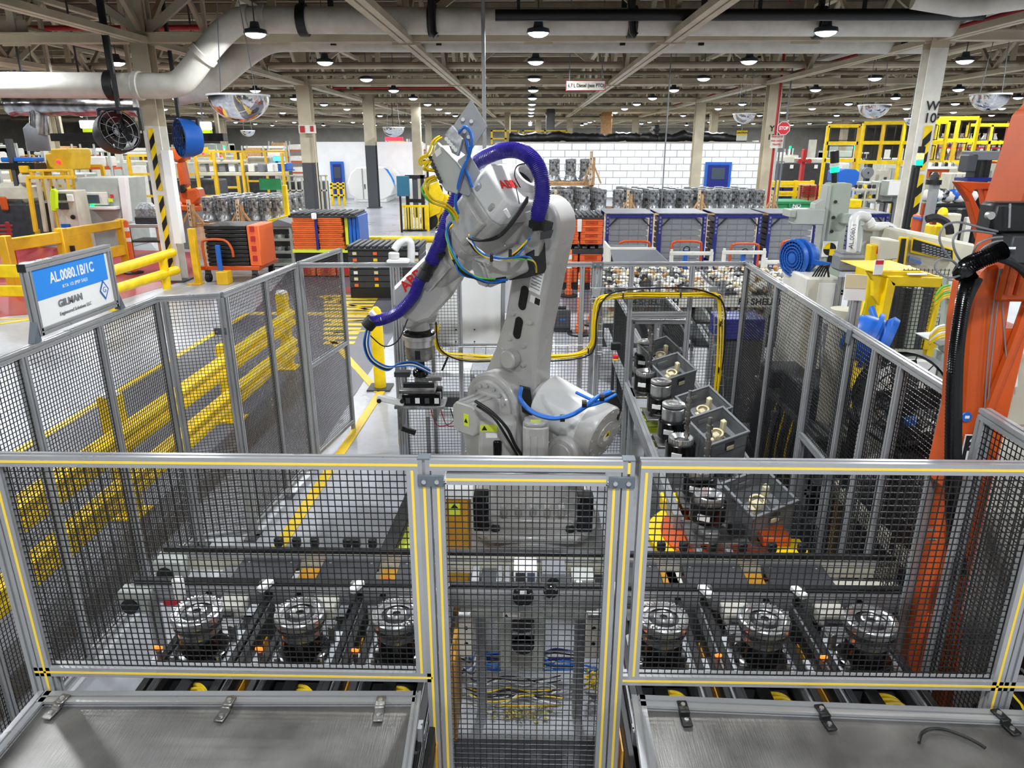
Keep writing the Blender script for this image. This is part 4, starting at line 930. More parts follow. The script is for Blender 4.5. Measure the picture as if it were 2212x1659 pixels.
o = b.out('floor_litter', MATS['litter'], None, smooth=0); tag(o, 'pile of yellowish chips and dust on the floor behind the gate', 'litter', kind='stuff')
o = B().bx(-0.25,0.27,2.42,2.50,0,0.05).out('floor_beam', MATS['dark_grey'], None, bev=0.005); tag(o, 'low dark steel beam on the floor just behind the gate', 'beam')
slab('floor_shade_patch', [(-2.55,1.5),(1.8,1.5),(1.8,3.0),(-2.55,3.0)], 0.0, 0.003, 'aisle_grey')  # darker floor beneath the lanes, their shade put into its colour
for s, nm in ((-1,'left'),(1,'right')):
    t = thing('cable_chain', 'black link cable chain running beside the gate post on the %s' % nm, 'cable chain', (s*0.415,1.9,0))
    for k in range(14): B().bx(s*0.415-0.022,s*0.415+0.022,1.45+k*0.052,1.49+k*0.052,0.78,0.83).out('chain_link', MATS['rubber'], t, bev=0.004)
    B().bx(s*0.455-0.008,s*0.455+0.008,1.4,2.15,0.80,0.83).out('chain_rail', MATS['alu'], t, smooth=0)
# black bar, lime tray and small labelled cabinet beside the robot base
a, b = at(905,1040,Z=0.5), at(838,1195,Z=0.5)
o = B().bar(a, b, 0.10, 0.06).out('black_bar', MATS['black'], None, bev=0.006); tag(o, 'long black bar running from the gate post towards the robot base', 'bar')
o = B().prism([tuple(at(x,y,Z=0.49)[:2]) for x,y in ((848,1195),(905,1195),(915,1060),(905,1060))],0.46,0.49).out('lime_plate', MATS['lime'], None, bev=0.003); tag(o, 'lime yellow plate lying beside the long black bar', 'plate')
t = thing('label_cabinet', 'small white topped brown cabinet with yellow warning label left of the robot base', 'cabinet', tuple(at(985,1080,Y=4.1)*1))
q = at(985,1083,Y=4.05)
B().bx(q.x-0.07,q.x+0.07,4.05,4.35,0.0,q.z+0.02).out('body', MATS['amber_guard'], t, bev=0.006); B().bx(q.x-0.09,q.x+0.11,4.03,4.40,q.z+0.02,q.z+0.10).out('top', MATS['white'], t, bev=0.01)
o = B().bx(q.x-0.045,q.x+0.025,4.043,4.049,q.z-0.10,q.z-0.01).out('warning_label', MATS['lime'], t, smooth=0)
B().prism([(q.x-0.035,q.z-0.045),(q.x+0.015,q.z-0.045),(q.x-0.01,q.z-0.015)],0,0.001,Matrix(((1,0,0,0),(0,0,-1,4.043),(0,1,0,0),(0,0,0,1)))).out('warning_triangle', MATS['black'], o, smooth=0)
# ------------------------------------------------------------------ loop conveyor on the right with drums, shafts and totes
t = thing('loop_conveyor', 'aluminium loop conveyor leading back through the far fence beside the robot', 'conveyor', (1.1,5.2,0))
for x0, x1 in ((0.93,0.97),(1.27,1.30),(1.58,1.62)):
    B().prof((x0,3.9,0.80),(x0+0.05,8.6,0.80),0.05,0.12).out('side_rail', MATS['alu'], t, smooth=0)
B().bx(0.98,1.27,5.3,6.1,0.70,0.74).out('lime_tray', MATS['lime'], t, smooth=0)
for k in range(8): B().cyl((0.97,4.2+0.55*k,0.79),(1.28,4.2+0.55*k,0.79),0.03,10).out('roller', MATS['steel_worn'], t)
for y in (4.0,5.2,6.2,7.4):
    for x in (0.95,1.6): B().prof((x+0.01*(y-4),y,0),(x+0.01*(y-4),y,0.74),0.05,up=(1,0,0)).out('leg', MATS['alu'], t, smooth=0)
def pdrum(n, kind, px, py, shaft, lab):
    q = at(px, py, Z=0.90); q.z = 0.86
    p = thing('pallet', 'steel pallet under the ' + lab, 'pallet', tuple(q-V((0,0,0.03))))
    B(Matrix.Translation(q)).box((0.05,0,-0.01),(0.34,0.26,0.02)).out('pallet_plate', MATS['steel_worn'], p, bev=0.003)
    B(Matrix.Translation(q)).lathe([(0.0,0),(0.05,0),(0.05,0.03),(0,0.03)],20).out('pallet_spigot', MATS['steel'], p)
    B(Matrix.Translation(q)).box((0.14,0,0.02),(0.06,0.08,0.04)).out('pallet_block', MATS['charcoal'], p, bev=0.003)
    t = thing('drive_drum', lab, 'drum', tuple(q), 'black drums on the loop conveyor'); T = Matrix.Translation(q)
    B(T).lathe([(0,0.03),(0.095,0.03),(0.105,0.04),(0.105,0.16),(0.098,0.165),(0.09,0.15),(0,0.15)], 36).out('drum_cup', MATS['black_gloss'], t)
    B(T).box((-0.045,-0.096,0.10),(0.07,0.012,0.035),r=(0,0,-0.42)).out('paper_label', MATS['paper'], t, smooth=0)
    if kind == 's':
        B(T).lathe([(0,0.15),(0.078,0.15),(0.082,0.16),(0.082,0.26),(0.078,0.265),(0.078,0.275),(0.084,0.28),(0.084,0.30),(0.06,0.305),(0.055,0.298),(0.035,0.298),(0.03,0.305),(0,0.30)], 36).out('steel_cylinder', MATS['steel'], t)
        B(T).lathe([(0.083,0.272),(0.0845,0.275),(0.0845,0.281),(0.083,0.284)],36).out('seal_band', MATS['black'], t)
    else:
        B(T).lathe([(0.05,0.15),(0.08,0.15),(0.083,0.16),(0.083,0.20),(0.078,0.205),(0.062,0.19),(0.05,0.18)], 36).out('steel_ring', MATS['chrome'], t)
        b = B(T); teeth(b, 30, 0.083, 0.04, 0.185, 0.5, 0.01); b.out('gear_teeth', MATS['steel'], t, smooth=0)['kind'] = 'stuff'
        B(T).lathe([(0,0.15),(0.045,0.15),(0.03,0.18),(0,0.18)], 20).out('hub', MATS['steel_worn'], t)
    if shaft:
        pr = [(0,0.0)]; z = 0
        for k in range(13):
            r = 0.013 if k % 2 else 0.021
            pr += [(r, z), (r, z+0.026)]; z += 0.026
        pr += [(0.012, z), (0.012, z+0.05), (0, z+0.05)]
        s = B(T @ Matrix.Translation((0.035,0,0.16))).lathe(pr, 14).out('input_shaft', MATS['steel_worn'], None)
        tag(s, 'ringed shaft upright in the ' + lab, 'shaft', 'upright shafts on the loop conveyor')
        # shaft rests in the drum
pdrum(0,'g',1393,838,True,'black drum with open toothed ring, first inside the far fence')
pdrum(1,'s',1424,885,False,'black drum topped by a plain steel cylinder, behind its twin')
pdrum(2,'s',1450,940,False,'black drum topped by a plain steel cylinder, nearer the front')
pdrum(3,'g',1468,990,True,'labelled black drum with toothed ring just above the front rail')
pdrum(4,'g',1508,1062,True,'labelled black drum with toothed ring just below the front rail')
pdrum(5,'s',1392,790,True,'black drum with steel top just beyond the far fence')
def tote(px, py, lab, yaw=0.42, Z=1.12, tilt=0.28):
    q = at(px, py, Z=Z)
    T = Matrix.Translation(q) @ Matrix.Rotation(yaw,4,'Z') @ Matrix.Rotation(tilt,4,'X') @ Matrix.Rotation(-0.2,4,'Y')
    t = thing('tote_box', lab, 'tote', tuple(q-V((0,0,0.2))), 'grey totes beside the loop conveyor')
    w, d, h = 0.15, 0.15, 0.27
    b = B(T)
    for a in ((-w,-w+.008,-d,d),(w-.008,w,-d,d),(-w,w,-d,-d+.008),(-w,w,d-.008,d)): b.bx(a[0],a[1],a[2],a[3],-h,0)
    b.bx(-w,w,-d,d,-0.13,-0.122); b.out('shell', MATS['tote_grey'], t, smooth=0)
    r = B(T)
    for a in ((-w-.01,-w+.008,-d-.01,d+.01),(w-.008,w+.01,-d-.01,d+.01),(-w,w,-d-.01,-d+.008),(-w,w,d-.008,d+.01)): r.bx(a[0],a[1],a[2],a[3],-0.012,0.004)
    r.out('rim', MATS['mid_grey'], t, bev=0.002)
    B(T).box((0,-d-0.004,-0.07),(0.07,0.006,0.06)).out('handle_recess', MATS['charcoal'], t, smooth=0)
    B(T).box((0.005,-d-0.008,-0.09),(0.06,0.008,0.04)).out('handle_cup', MATS['beige_plastic'], t, bev=0.004)
    for x in (-w,w): B(T).box((x*1.0,-0.0,-0.14),(0.012,0.03,0.24)).out('corner_rib', MATS['tote_grey'], t, bev=0.003)
    for x, y, sx, sy, sz in ((-0.08,-0.05,0.03,0.05,0.07),(0.075,0.03,0.035,0.04,0.11),(-0.02,-0.02,0.05,0.05,0.06)): B(T).box((x,y,-0.09+sz/2-0.03),(sx,sy,sz)).out('clip_fitting', MATS['beige_plastic'], t, bev=0.006)
    B(T).lathe([(0.035,-0.10),(0.05,-0.10),(0.05,-0.07),(0.035,-0.07)],20,Matrix.Translation((0,0.0,0))).out('clip_ring', MATS['beige_plastic'], t)
    B(T).box((-0.02,d-0.02,-0.05),(0.10,0.006,0.03)).out('label_slot', MATS['mid_grey'], t, smooth=0)
tote(1428,752,'open grey tote farthest back beside the loop conveyor'); tote(1452,790,'open grey tote third from the front beside the loop conveyor')
tote(1520,868,'open grey tote second from the front beside the loop conveyor'); tote(1550,918,'open grey tote nearest the front rail beside the loop conveyor')
tote(1640,1062,'open grey tote standing behind the orange and yellow turntable', Z=1.05)
t = thing('tote_stand', 'low steel rail stand carrying the row of grey totes', 'stand', (1.5,5.2,0))
for x in (1.36,1.62): B().prof((x,4.0,0.78),(x+0.04,7.3,0.78),0.05).out('stand_rail', MATS['alu_dark'], t, smooth=0)
for y in (4.1,5.6,7.0):
    for x in (1.37,1.63): B().prof((x,y,0),(x,y,0.76),0.045,up=(1,0,0)).out('leg', MATS['alu'], t, smooth=0)
# turntable corner
t = thing('turntable', 'round orange and yellow conveyor turntable plate with steel pallet rails', 'turntable', (1.2,3.9,0))
cx, cyy = 1.17, 3.86
B(Matrix.Translation((cx,cyy,0))).lathe([(0,0.70),(0.42,0.70),(0.42,0.745),(0,0.745)], 40).out('yellow_disc', MATS['safety_yellow'], t, bev=0.003)
B(Matrix.Translation((cx+0.03,cyy+0.0,0))).lathe([(0,0.745),(0.37,0.745),(0.37,0.765),(0,0.765)], 40).out('orange_disc', MATS['orange_paint'], t, bev=0.003)
B().bx(cx-0.28,cx+0.30,cyy-0.42,cyy-0.22,0.70,0.755).out('orange_plate', MATS['orange_paint'], t, bev=0.003)
B().bx(cx+0.25,cx+0.45,cyy-0.30,cyy-0.12,0.70,0.80).out('yellow_block', MATS['safety_yellow'], t, bev=0.006); B().bx(cx+0.2,cx+0.36,cyy-0.22,cyy-0.02,0.80,0.86).out('orange_block', MATS['orange_paint'], t, bev=0.006)
B().bx(cx-0.28,cx-0.12,cyy+0.3,cyy+0.42,0.72,0.82).out('yellow_block', MATS['safety_yellow'], t, bev=0.006)
for x in (-0.17,0.0): B().prof((cx+x,cyy-0.3,0.785),(cx+x-0.05,cyy+0.33,0.785),0.035).out('pallet_rail', MATS['alu_bright'], t, smooth=0)
B().bx(cx-0.12,cx+0.26,cyy-0.22,cyy-0.18,0.77,0.80).out('pallet_edge', MATS['steel_worn'], t, smooth=0)
B(Matrix.Translation((cx,cyy,0))).lathe([(0,0),(0.15,0),(0.15,0.70),(0,0.70)],20).out('pedestal', MATS['dark_grey'], t)
q = at(1535,1165,Z=0.82)
p = thing('pallet', 'steel pallet with clamp blocks on the orange turntable', 'pallet', (q.x,q.y,0.80))
B().bx(q.x-0.13,q.x+0.22,q.y-0.05,q.y+0.22,0.803,0.825).out('pallet_plate', MATS['steel_worn'], p, bev=0.003)
B().bx(q.x-0.03,q.x+0.05,q.y-0.0,q.y+0.06,0.825,0.86).out('pallet_block', MATS['alu_bright'], p, bev=0.003); B().bx(q.x+0.12,q.x+0.2,q.y+0.02,q.y+0.1,0.825,0.88).out('pallet_block', MATS['black'], p, bev=0.003)
T = Matrix.Translation((q.x,q.y+0.12,0.825))
t = thing('drive_drum', 'black drum with toothed steel ring standing on the orange turntable', 'drum', (q.x,q.y+0.12,0.825), 'black drums on the loop conveyor')
B(T).lathe([(0,0),(0.05,0),(0.05,0.06),(0,0.06)],20).out('spigot', MATS['steel'], t)
B(T).lathe([(0,0.06),(0.095,0.06),(0.105,0.07),(0.105,0.18),(0.098,0.185),(0.09,0.17),(0,0.17)], 36).out('drum_cup', MATS['black_gloss'], t)
B(T).box((-0.045,-0.096,0.12),(0.07,0.012,0.035),r=(0,0,-0.42)).out('paper_label', MATS['paper'], t, smooth=0)
B(T).lathe([(0.05,0.17),(0.08,0.17),(0.086,0.18),(0.086,0.225),(0.078,0.23),(0.06,0.21),(0.05,0.20)], 36).out('steel_ring', MATS['chrome'], t)
b = B(T); teeth(b, 30, 0.086, 0.045, 0.205, 0.5, 0.01); b.out('gear_teeth', MATS['steel'], t, smooth=0)['kind'] = 'stuff'
# ------------------------------------------------------------------ orange lifting column on the right
t = thing('lifting_arm', 'tall orange lifting arm post with black hose bundle at the right fence', 'lifting arm', (1.93,2.9,0))
OX = 1.935
B().prism([(OX-0.075,2.83),(OX+0.085,2.83),(OX+0.085,2.99),(OX-0.075,2.99)],0.02,2.30).out('lower_column', MATS['orange_paint'], t, bev=0.008)
B(Matrix(((1,0,0,0),(0,0,1,2.82),(0,1,0,0),(0,0,0,1)))).prism([(OX-0.16,0.02),(OX+0.17,0.02),(OX+0.10,0.85),(OX+0.085,0.95),(OX-0.075,0.95),(OX-0.09,0.72)],-0.0,0.012).out('base_gusset', MATS['orange_paint'], t, bev=0.003)
B().bx(OX-0.2,OX+0.2,2.72,3.05,0,0.025).out('base_plate', MATS['orange_paint'], t, bev=0.004)
poly('shoulder_plate', [(2040,1060),(2078,900),(2085,800),(2092,700),(2107,620),(2128,582),(2158,570),(2184,588),(2190,625),(2178,700),(2162,800),(2147,900),(2118,1060)], 2.825, 0.17, 'orange_paint', t, 0.012)
B().tube([(OX-0.05,2.82,1.55),(OX-0.02,2.815,1.95),(OX+0.03,2.815,2.3),(OX+0.05,2.815,2.5)],0.022,8,sub=4).out('edge_bead', MATS['orange_paint'], t)
B(Matrix(((1,0,0,0),(0,0,1,2.78),(0,1,0,0),(0,0,0,1)))).prism([(OX-0.10,2.42),(OX-0.09,2.78),(OX-0.05,3.12),(OX-0.02,3.14),(OX+0.0,3.9),(OX+0.7,3.9),(OX+0.7,2.42)],0.0,0.24).out('upper_column', MATS['orange_paint'], t, bev=0.012)
for dx in (0.0,0.035): B().tube([(OX-0.07+dx,2.775,2.45),(OX-0.05+dx,2.775,2.85),(OX-0.01+dx,2.775,3.2),(OX+0.02+dx,2.775,3.6)],0.014,8,sub=3).out('edge_bead', MATS['orange_paint'], t)
br = t
poly('bracket_web', [(2067,392),(2150,395),(2150,408),(2106,410),(2100,420)], 3.6, 0.05, 'orange_paint', br, 0.004); poly('bracket_web', [(2067,392),(2100,418),(2128,478),(2150,520),(2118,520),(2095,436)], 3.6, 0.05, 'orange_paint', br, 0.004)
poly('bracket_web', [(2124,408),(2150,408),(2150,480),(2140,476),(2128,440)], 3.62, 0.05, 'orange_paint', br, 0.004)
q = at(2190,470,Y=2.7)
o = B().bx(q.x-0.10,q.x+0.2,2.66,2.76,q.z-0.055,q.z+0.055).out('pivot_block', MATS['black'], t, bev=0.012); q2 = at(2142,466,Y=2.65); B().cyl(q2, q2+V((0,0.02,0)),0.014,16).out('pivot_bolt', MATS['steel'], o)
B().cyl(at(2182,440,Y=2.64), at(2180,492,Y=2.64), 0.004, 8).out('pivot_pin', MATS['alu_bright'], o)
q = at(2195,535,Y=2.66); B().bx(q.x-0.06,q.x+0.2,2.6,2.72,q.z-0.05,q.z+0.05).out('junction_box', MATS['charcoal'], t, bev=0.006)
q = at(2172,536,Y=2.58); B().box(q,(0.07,0.006,0.008)).out('zip_tie', MATS['white'], t, bev=0.001)
rb = lambda r, dr, per: (lambda i, n: r + (dr if i % per < per/2 else -dr))
P = spline(pp([(2078,590,2.7),(2090,575,2.62),(2120,560,2.58),(2155,545,2.57),(2168,540,2.57)]), 16); B().tube(P, 0.03, 12, rad=rb(0.030,0.003,2)).out('corrugated_hose', MATS['black_gloss'], t, smooth=60)
P = spline(pp([(2100,590,2.66),(2088,610,2.66),(2072,700,2.70),(2060,800,2.74),(2055,950,2.76),(2055,1100,2.78),(2064,1200,2.79)]), 40); B().tube(P, 0.024, 10, rad=rb(0.024,0.002,2)).out('corrugated_hose', MATS['black_gloss'], t, smooth=60)
B().tube(pp([(2110,600,2.66),(2084,660,2.68),(2070,760,2.72),(2066,900,2.74),(2067,1100,2.77),(2078,1240,2.78)]), 0.022, 8, sub=5).out('black_hose', MATS['rubber'], t)
B().tube(pp([(2100,560,2.6),(2150,555,2.6),(2200,575,2.62),(2240,620,2.66)]), 0.016, 8, sub=5).out('black_hose', MATS['rubber'], t)
for s in ([(2080,585,2.66),(2050,555,2.62),(2030,520,2.6),(2038,490,2.6),(2070,480,2.62),(2120,492,2.64),(2155,500,2.66)],[(2085,580,2.66),(2062,540,2.6),(2062,510,2.6),(2090,498,2.62),(2150,505,2.66)],[(2088,590,2.66),(2050,600,2.6),(2020,580,2.6),(2030,560,2.6),(2060,565,2.62),(2080,590,2.64)],[(2095,570,2.64),(2110,530,2.6),(2140,515,2.6),(2165,512,2.62)],[(2100,572,2.64),(2120,540,2.6),(2145,524,2.6),(2165,520,2.62)]):
    B().tube(pp(s), 0.004, 6, sub=6).out('thin_lead', MATS['mid_grey'], t)
for s in ([(2160,580,2.8),(2140,700,2.81),(2128,860,2.81),(2122,1000,2.81)],[(2164,580,2.8),(2150,700,2.81),(2136,840,2.81),(2126,1000,2.81)],[(2162,580,2.8),(2168,700,2.81),(2176,800,2.8)]):
    B().tube(pp(s), 0.003, 6, sub=4).out('thin_lead', MATS['mid_grey'], t)
q = at(2089,901,Y=2.815); o = B().cyl(q, q+V((0,0.006,0)), 0.021, 24).out('round_sticker', MATS['blue_paint'], t); B().box(q+V((0,-0.001,0)),(0.018,0.002,0.012)).out('sticker_mark', MATS['white'], o, smooth=0)
q = at(2097,965,Y=2.812); o = B().box(q+V((0,0,-0.03)),(0.066,0.006,0.17)).out('maker_plate', MATS['paper'], t, smooth=0); B().box(q+V((0,-0.003,-0.03)),(0.060,0.003,0.164)).out('maker_panel', MATS['black'], o, smooth=0)
B(Matrix(((1,0,0,q.x),(0,0,-1,2.8065),(0,1,0,q.z),(0,0,0,1)))).prism([(-0.012,0.0),(0.016,0.0),(0.012,0.012),(0.014,0.03),(0.006,0.046),(-0.004,0.048),(-0.014,0.03),(-0.013,0.024),(-0.004,0.026),(-0.006,0.012)],0,0.001).out('emblem', MATS['white'], o, smooth=0)
for k, ch in enumerate('KN'): text(ch, 0.062, Matrix(((0,-1,0,q.x+0.004),(0,0,-1,2.806),(1,0,0,q.z-0.036-0.048*k),(0,0,0,1))) if False else Matrix(((1,0,0,q.x+0.002),(0,0,-1,2.806),(0,1,0,q.z-0.042-0.048*k),(0,0,0,1))), MATS['white'], o, ext=0.0005, off=0.002)
for py in (1145,1165): q = at(2030,py,Y=2.82); B().cyl(q+V((-0.05,0,0)), q+V((-0.02,0,0)), 0.008, 8).out('column_bolt', MATS['steel'], t)
# ------------------------------------------------------------------ sign on the left fence
XS = -2.63
def sy(px, py): return at(px, py, X=XS)
A0, A1 = sy(80,706), sy(250,655); y0s, y1s = A0.y, A1.y; z0s = 2.045; z1s = sy(66,575).z
t = thing('station_sign', 'blue and white station sign in a grey frame on top of the left fence', 'sign', (XS,(y0s+y1s)/2,2.0))
for a, b in (((XS,y0s,z0s),(XS,y1s,z0s)),((XS,y0s-0.02,z1s),(XS,y1s+0.02,z1s))): B().prof(a,b,0.04,0.04).out('frame_rail', MATS['alu_bright'], t, smooth=0)
for y in (y0s,y1s): B().prof((XS,y,z0s-0.02),(XS,y,z1s-0.02),0.04,up=(0,1,0)).out('frame_post', MATS['alu'], t, smooth=0)
B().bx(XS-0.021,XS+0.021,y0s-0.028,y0s-0.02,z1s-0.021,z1s+0.021).out('end_cap', MATS['black'], t, smooth=0)
B().bx(XS-0.01,XS+0.008,y0s+0.02,y1s-0.02,z0s+0.02,z1s-0.02).out('sign_panel', MATS['white'], t, smooth=0)
H = z1s-z0s-0.04; W0 = y1s-y0s-0.04; zm = z0s+0.02+H*0.46
B().bx(XS+0.006,XS+0.0095,y0s+0.02,y1s-0.05,zm,z1s-0.02).out('blue_field', MATS['sign_blue'], t, smooth=0)
def ons(u, v): return Matrix(((0,0,1,XS+0.0105),(1,0,0,y0s+0.02+W0*u),(0,1,0,z0s+0.02+H*v),(0,0,0,1)))
text('AL.0080.1B/1C', H*0.26, ons(0.49,0.78), MATS['white'], t, off=0.002, sx=W0/H*0.36)
text('RTA 1/2 (PSP 5/6)2', H*0.085, ons(0.5,0.585), MATS['paper'], t, sx=W0/H*0.5)
text('GILMAN', H*0.17, ons(0.40,0.30), MATS['mid_grey'], t, off=0.002, sx=W0/H*0.5)
text('Engineered Solutions LLC', H*0.09, ons(0.45,0.12), MATS['mid_grey'], t, sx=W0/H*0.45)
dm = ons(0.87,0.28); q = W0*0.068; hh = H*0.20
lg = B(dm).prism([(q,0),(0,hh),(-q,0),(0,-hh)],0,0.0006).out('emblem', MATS['blue_paint'], t, smooth=0)
B(dm).prism([(q*.74,0),(0,hh*.74),(-q*.74,0),(0,-hh*.74)],0.0006,0.0012).out('emblem_field', MATS['white'], lg, smooth=0)
text('G', hh*0.8, dm @ Matrix.Translation((0,0,0.0014)), MATS['blue_paint'], lg, name='emblem_letter')
for y, s in ((y0s-0.04,-1),(y1s+0.04,1)): B(Matrix(((0,0,1,XS-0.02),(1,0,0,y),(0,1,0,2.0),(0,0,0,1)))).prism([(-0.03,0),(0.03,0),(s*-0.02,0.11)] if s < 0 else [(-0.03,0),(0.03,0),(-0.02,0.11)],0,0.04).out('corner_bracket', MATS['clamp_grey'], t, bev=0.002)
# ------------------------------------------------------------------ yellow guard rail along the aisle
t = thing('guard_rail', 'long yellow double corrugated guard rail along the grey aisle', 'guard rail', (-3.4,5.5,0))
GX = -3.38
sec = [(0,0),(0.02,0.03),(0.06,0.05),(0.06,0.09),(0.02,0.115),(0.02,0.155),(0.06,0.18),(0.06,0.22),(0.02,0.24),(0,0.27)]
for z in (0.57,0.16):
    for a, b in ((1.2,5.55),(5.55,7.6),(7.6,9.75)):
        pts = [(x,zz) for x,zz in sec] + [(x-0.012,zz) for x,zz in reversed(sec)]
        B(Matrix(((1,0,0,GX+0.07),(0,0,-1,b-0.004),(0,1,0,z),(0,0,0,1)))).prism(pts,0,b-a-0.008).out('corrugated_beam', MATS['safety_yellow'], t, smooth=0)
for y in (1.4,5.38,7.6,9.62):
    B().bx(GX-0.07,GX+0.07,y-0.07,y+0.07,0,1.08 if y in (5.38,9.62) else 0.9).out('post', MATS['safety_yellow'], t, bev=0.006); B().bx(GX-0.13,GX+0.13,y-0.13,y+0.13,0,0.02).out('base_plate', MATS['safety_yellow'], t, smooth=0)
for y in (5.38,9.62): B(Matrix.Translation((GX,y,1.08))).lathe([(0.072,0),(0.07,0.02),(0.04,0.035),(0,0.038)],20).out('post_cap', MATS['white'], t)
t = thing('bollard', 'fat yellow round topped bollard standing just outside the far fence', 'bollard', tuple(at(822,840,Z=0)))
q = at(822,838,Z=0)
B(Matrix.Translation((q.x,q.y,0))).lathe([(0.11,0),(0.075,0.02),(0.075,0.98),(0.06,1.04),(0.03,1.075),(0,1.085)],24).out('tube', MATS['safety_yellow'], t); B().box((q.x,q.y,0.01),(0.3,0.3,0.02)).out('foot', MATS['charcoal'], t, bev=0.004)
# ------------------------------------------------------------------ items on and just behind the back fence
t = thing('cable_tray', 'wire cable tray carrying a thick run of yellow cables over the far fence', 'cable tray', (0.4,6.4,1.2))
def yc(px, py, o=-0.06): 
    p = at(px,py,Y=6.45); return V((p.x, yb(p.x)+o, p.z))
route = [(948,700),(944,735),(962,758),(1010,766),(1100,770),(1180,770),(1250,764),(1278,745),(1284,700),(1290,655),(1310,641),(1360,637),(1450,637),(1535,638),(1555,650),(1557,720),(1554,800),(1549,855)]
for k in range(7):
    o = [random.uniform(-5,5) for _ in range(2)]
    B().tube([yc(x+o[0]+random.uniform(-2,2),y+o[1]+random.uniform(-2,2),-0.05-0.008*(k%3)) for x,y in route],0.0055,6,sub=5).out('cable', MATS['yellow_cable'], t)
B().tube([yc(x,y,-0.075) for x,y in [(945,690),(950,740),(975,764),(1020,775),(1100,774),(1190,776),(1262,768),(1284,745),(1288,690),(1300,650),(1330,628),(1400,622),(1480,622),(1530,632),(1562,655),(1568,720),(1560,800)]],0.008,6,sub=5).out('cable', MATS['black'], t)
def traywire(pts): B().tube([yc(x,y,-0.035) for x,y in pts],0.004,4).out('tray_wire', MATS['alu_bright'], t)
traywire([(930,746),(1295,745)]); traywire([(930,764),(1300,766)]); traywire([(1275,622),(1560,622)]); traywire([(1275,646),(1560,646)]); traywire([(1280,625),(1280,770)]); traywire([(1300,625),(1300,770)]); traywire([(1545,640),(1545,860)]); traywire([(1565,640),(1565,860)]); traywire([(940,690),(940,760)]); traywire([(956,690),(956,760)])
for k in range(14): traywire([(950+k*25,744),(950+k*25,768)])
for k in range(9): traywire([(1278,640+k*15),(1302,640+k*15)]); traywire([(1543,660+k*22),(1567,660+k*22)])
for x, y in ((1345,638),(1470,637),(1557,700),(1553,800),(1270,756)): B().box(yc(x,y,-0.055),(0.012,0.04,0.05)).out('cable_tie', MATS['black'], t, smooth=0)
for x, y in ((1288,632),(1543,630)):
    o = B().box(yc(x,y,-0.03),(0.07,0.02,0.08)).out('tray_bracket', MATS['alu'], t, bev=0.003)
t = thing('white_board', 'tall white back panel in a grey frame behind the far fence', 'panel', tuple(at(1010,742,Y=6.75)))
poly('panel_sheet', [(940,573),(1084,573),(1082,744),(928,744)], 6.72, 0.03, 'white', t, 0.004)
for a in (((935,568),(1088,568)),((935,568),(925,746)),((1088,568),(1086,746)),((925,746),(1086,746))): B().bar(at(*a[0],Y=6.71), at(*a[1],Y=6.71), 0.035, 0.035, (0,1,0)).out('frame_bar', MATS['alu'], t, smooth=0)
for px in (935,1080): q = at(px,742,Y=6.73); B().bx(q.x-0.02,q.x+0.02,6.71,6.75,0,q.z).out('leg', MATS['alu'], t, smooth=0)
for x, y in ((975,610),(1040,610),(985,712),(1025,712),(985,738),(1025,738)): B().cyl(at(x,y,Y=6.715), at(x,y,Y=6.725), 0.008, 8).out('panel_screw', MATS['black'], t)
t = thing('white_bench', 'low white bench with small box frames below the white back panel', 'bench', tuple(at(975,980,Y=6.85)*1))
q = at(975,800,Y=6.85); B().bx(q.x-0.22,q.x+0.20,6.7,7.05,q.z-0.02,q.z+0.02).out('bench_top', MATS['white'], t, bev=0.006)
q2 = at(975,880,Y=6.85); B().bx(q.x-0.26,q.x+0.24,6.7,7.0,q2.z-0.05,q2.z+0.02).out('lower_shelf', MATS['white'], t, bev=0.006); B().bx(q.x-0.2,q.x+0.2,6.8,7.0,q2.z+0.02,q2.z+0.12).out('dark_box', MATS['charcoal'], t, bev=0.006)
for sx in (-0.24,0.22): B().bx(q.x+sx-0.02,q.x+sx+0.02,6.72,6.76,0,q.z).out('leg', MATS['alu'], t, smooth=0)
for k in range(3): B().tube([V((q.x-0.2+0.1*k,6.68,q2.z+0.05)),V((q.x-0.14+0.1*k,6.66,q2.z-0.12)),V((q.x+0.0+0.08*k,6.66,q2.z-0.10)),V((q.x+0.1+0.05*k,6.68,q2.z+0.03))],0.005,6,sub=5).out('lead', MATS['red_paint' if k < 2 else 'black'], t)
B().bar(at(968,770,Y=6.7), at(955,800,Y=6.7), 0.02, 0.02).out('gas_strut', MATS['black'], t)
t = thing('scissor_rack', 'small wire rack holding scissors and yellow tape beside the white back panel', 'rack', tuple(at(925,670,Y=6.66)))
for a in (((905,640),(935,640)),((905,688),(935,688)),((935,635),(935,690)),((912,640),(912,690)),((900,662),(935,662)),((922,640),(922,690))): B().bar(at(*a[0],Y=6.66), at(*a[1],Y=6.66), 0.006).out('rack_wire', MATS['dark_grey'], t, smooth=0)
B(fz(at(922,645,Y=6.63),(0,-1,0))).lathe([(0.02,0),(0.035,0),(0.035,0.02),(0.02,0.02)],20).out('tape_roll', MATS['safety_yellow'], t); B().tube(pp([(920,668,6.64),(930,664,6.64),(933,672,6.64),(924,674,6.64)]),0.005,6,sub=4).out('scissor_handle', MATS['dark_grey'], t)
t = thing('bent_post_camera', 'white bent tube arm with rounded head standing on the far fence rail', 'camera arm', tuple(at(885,570,Y=6.5)))
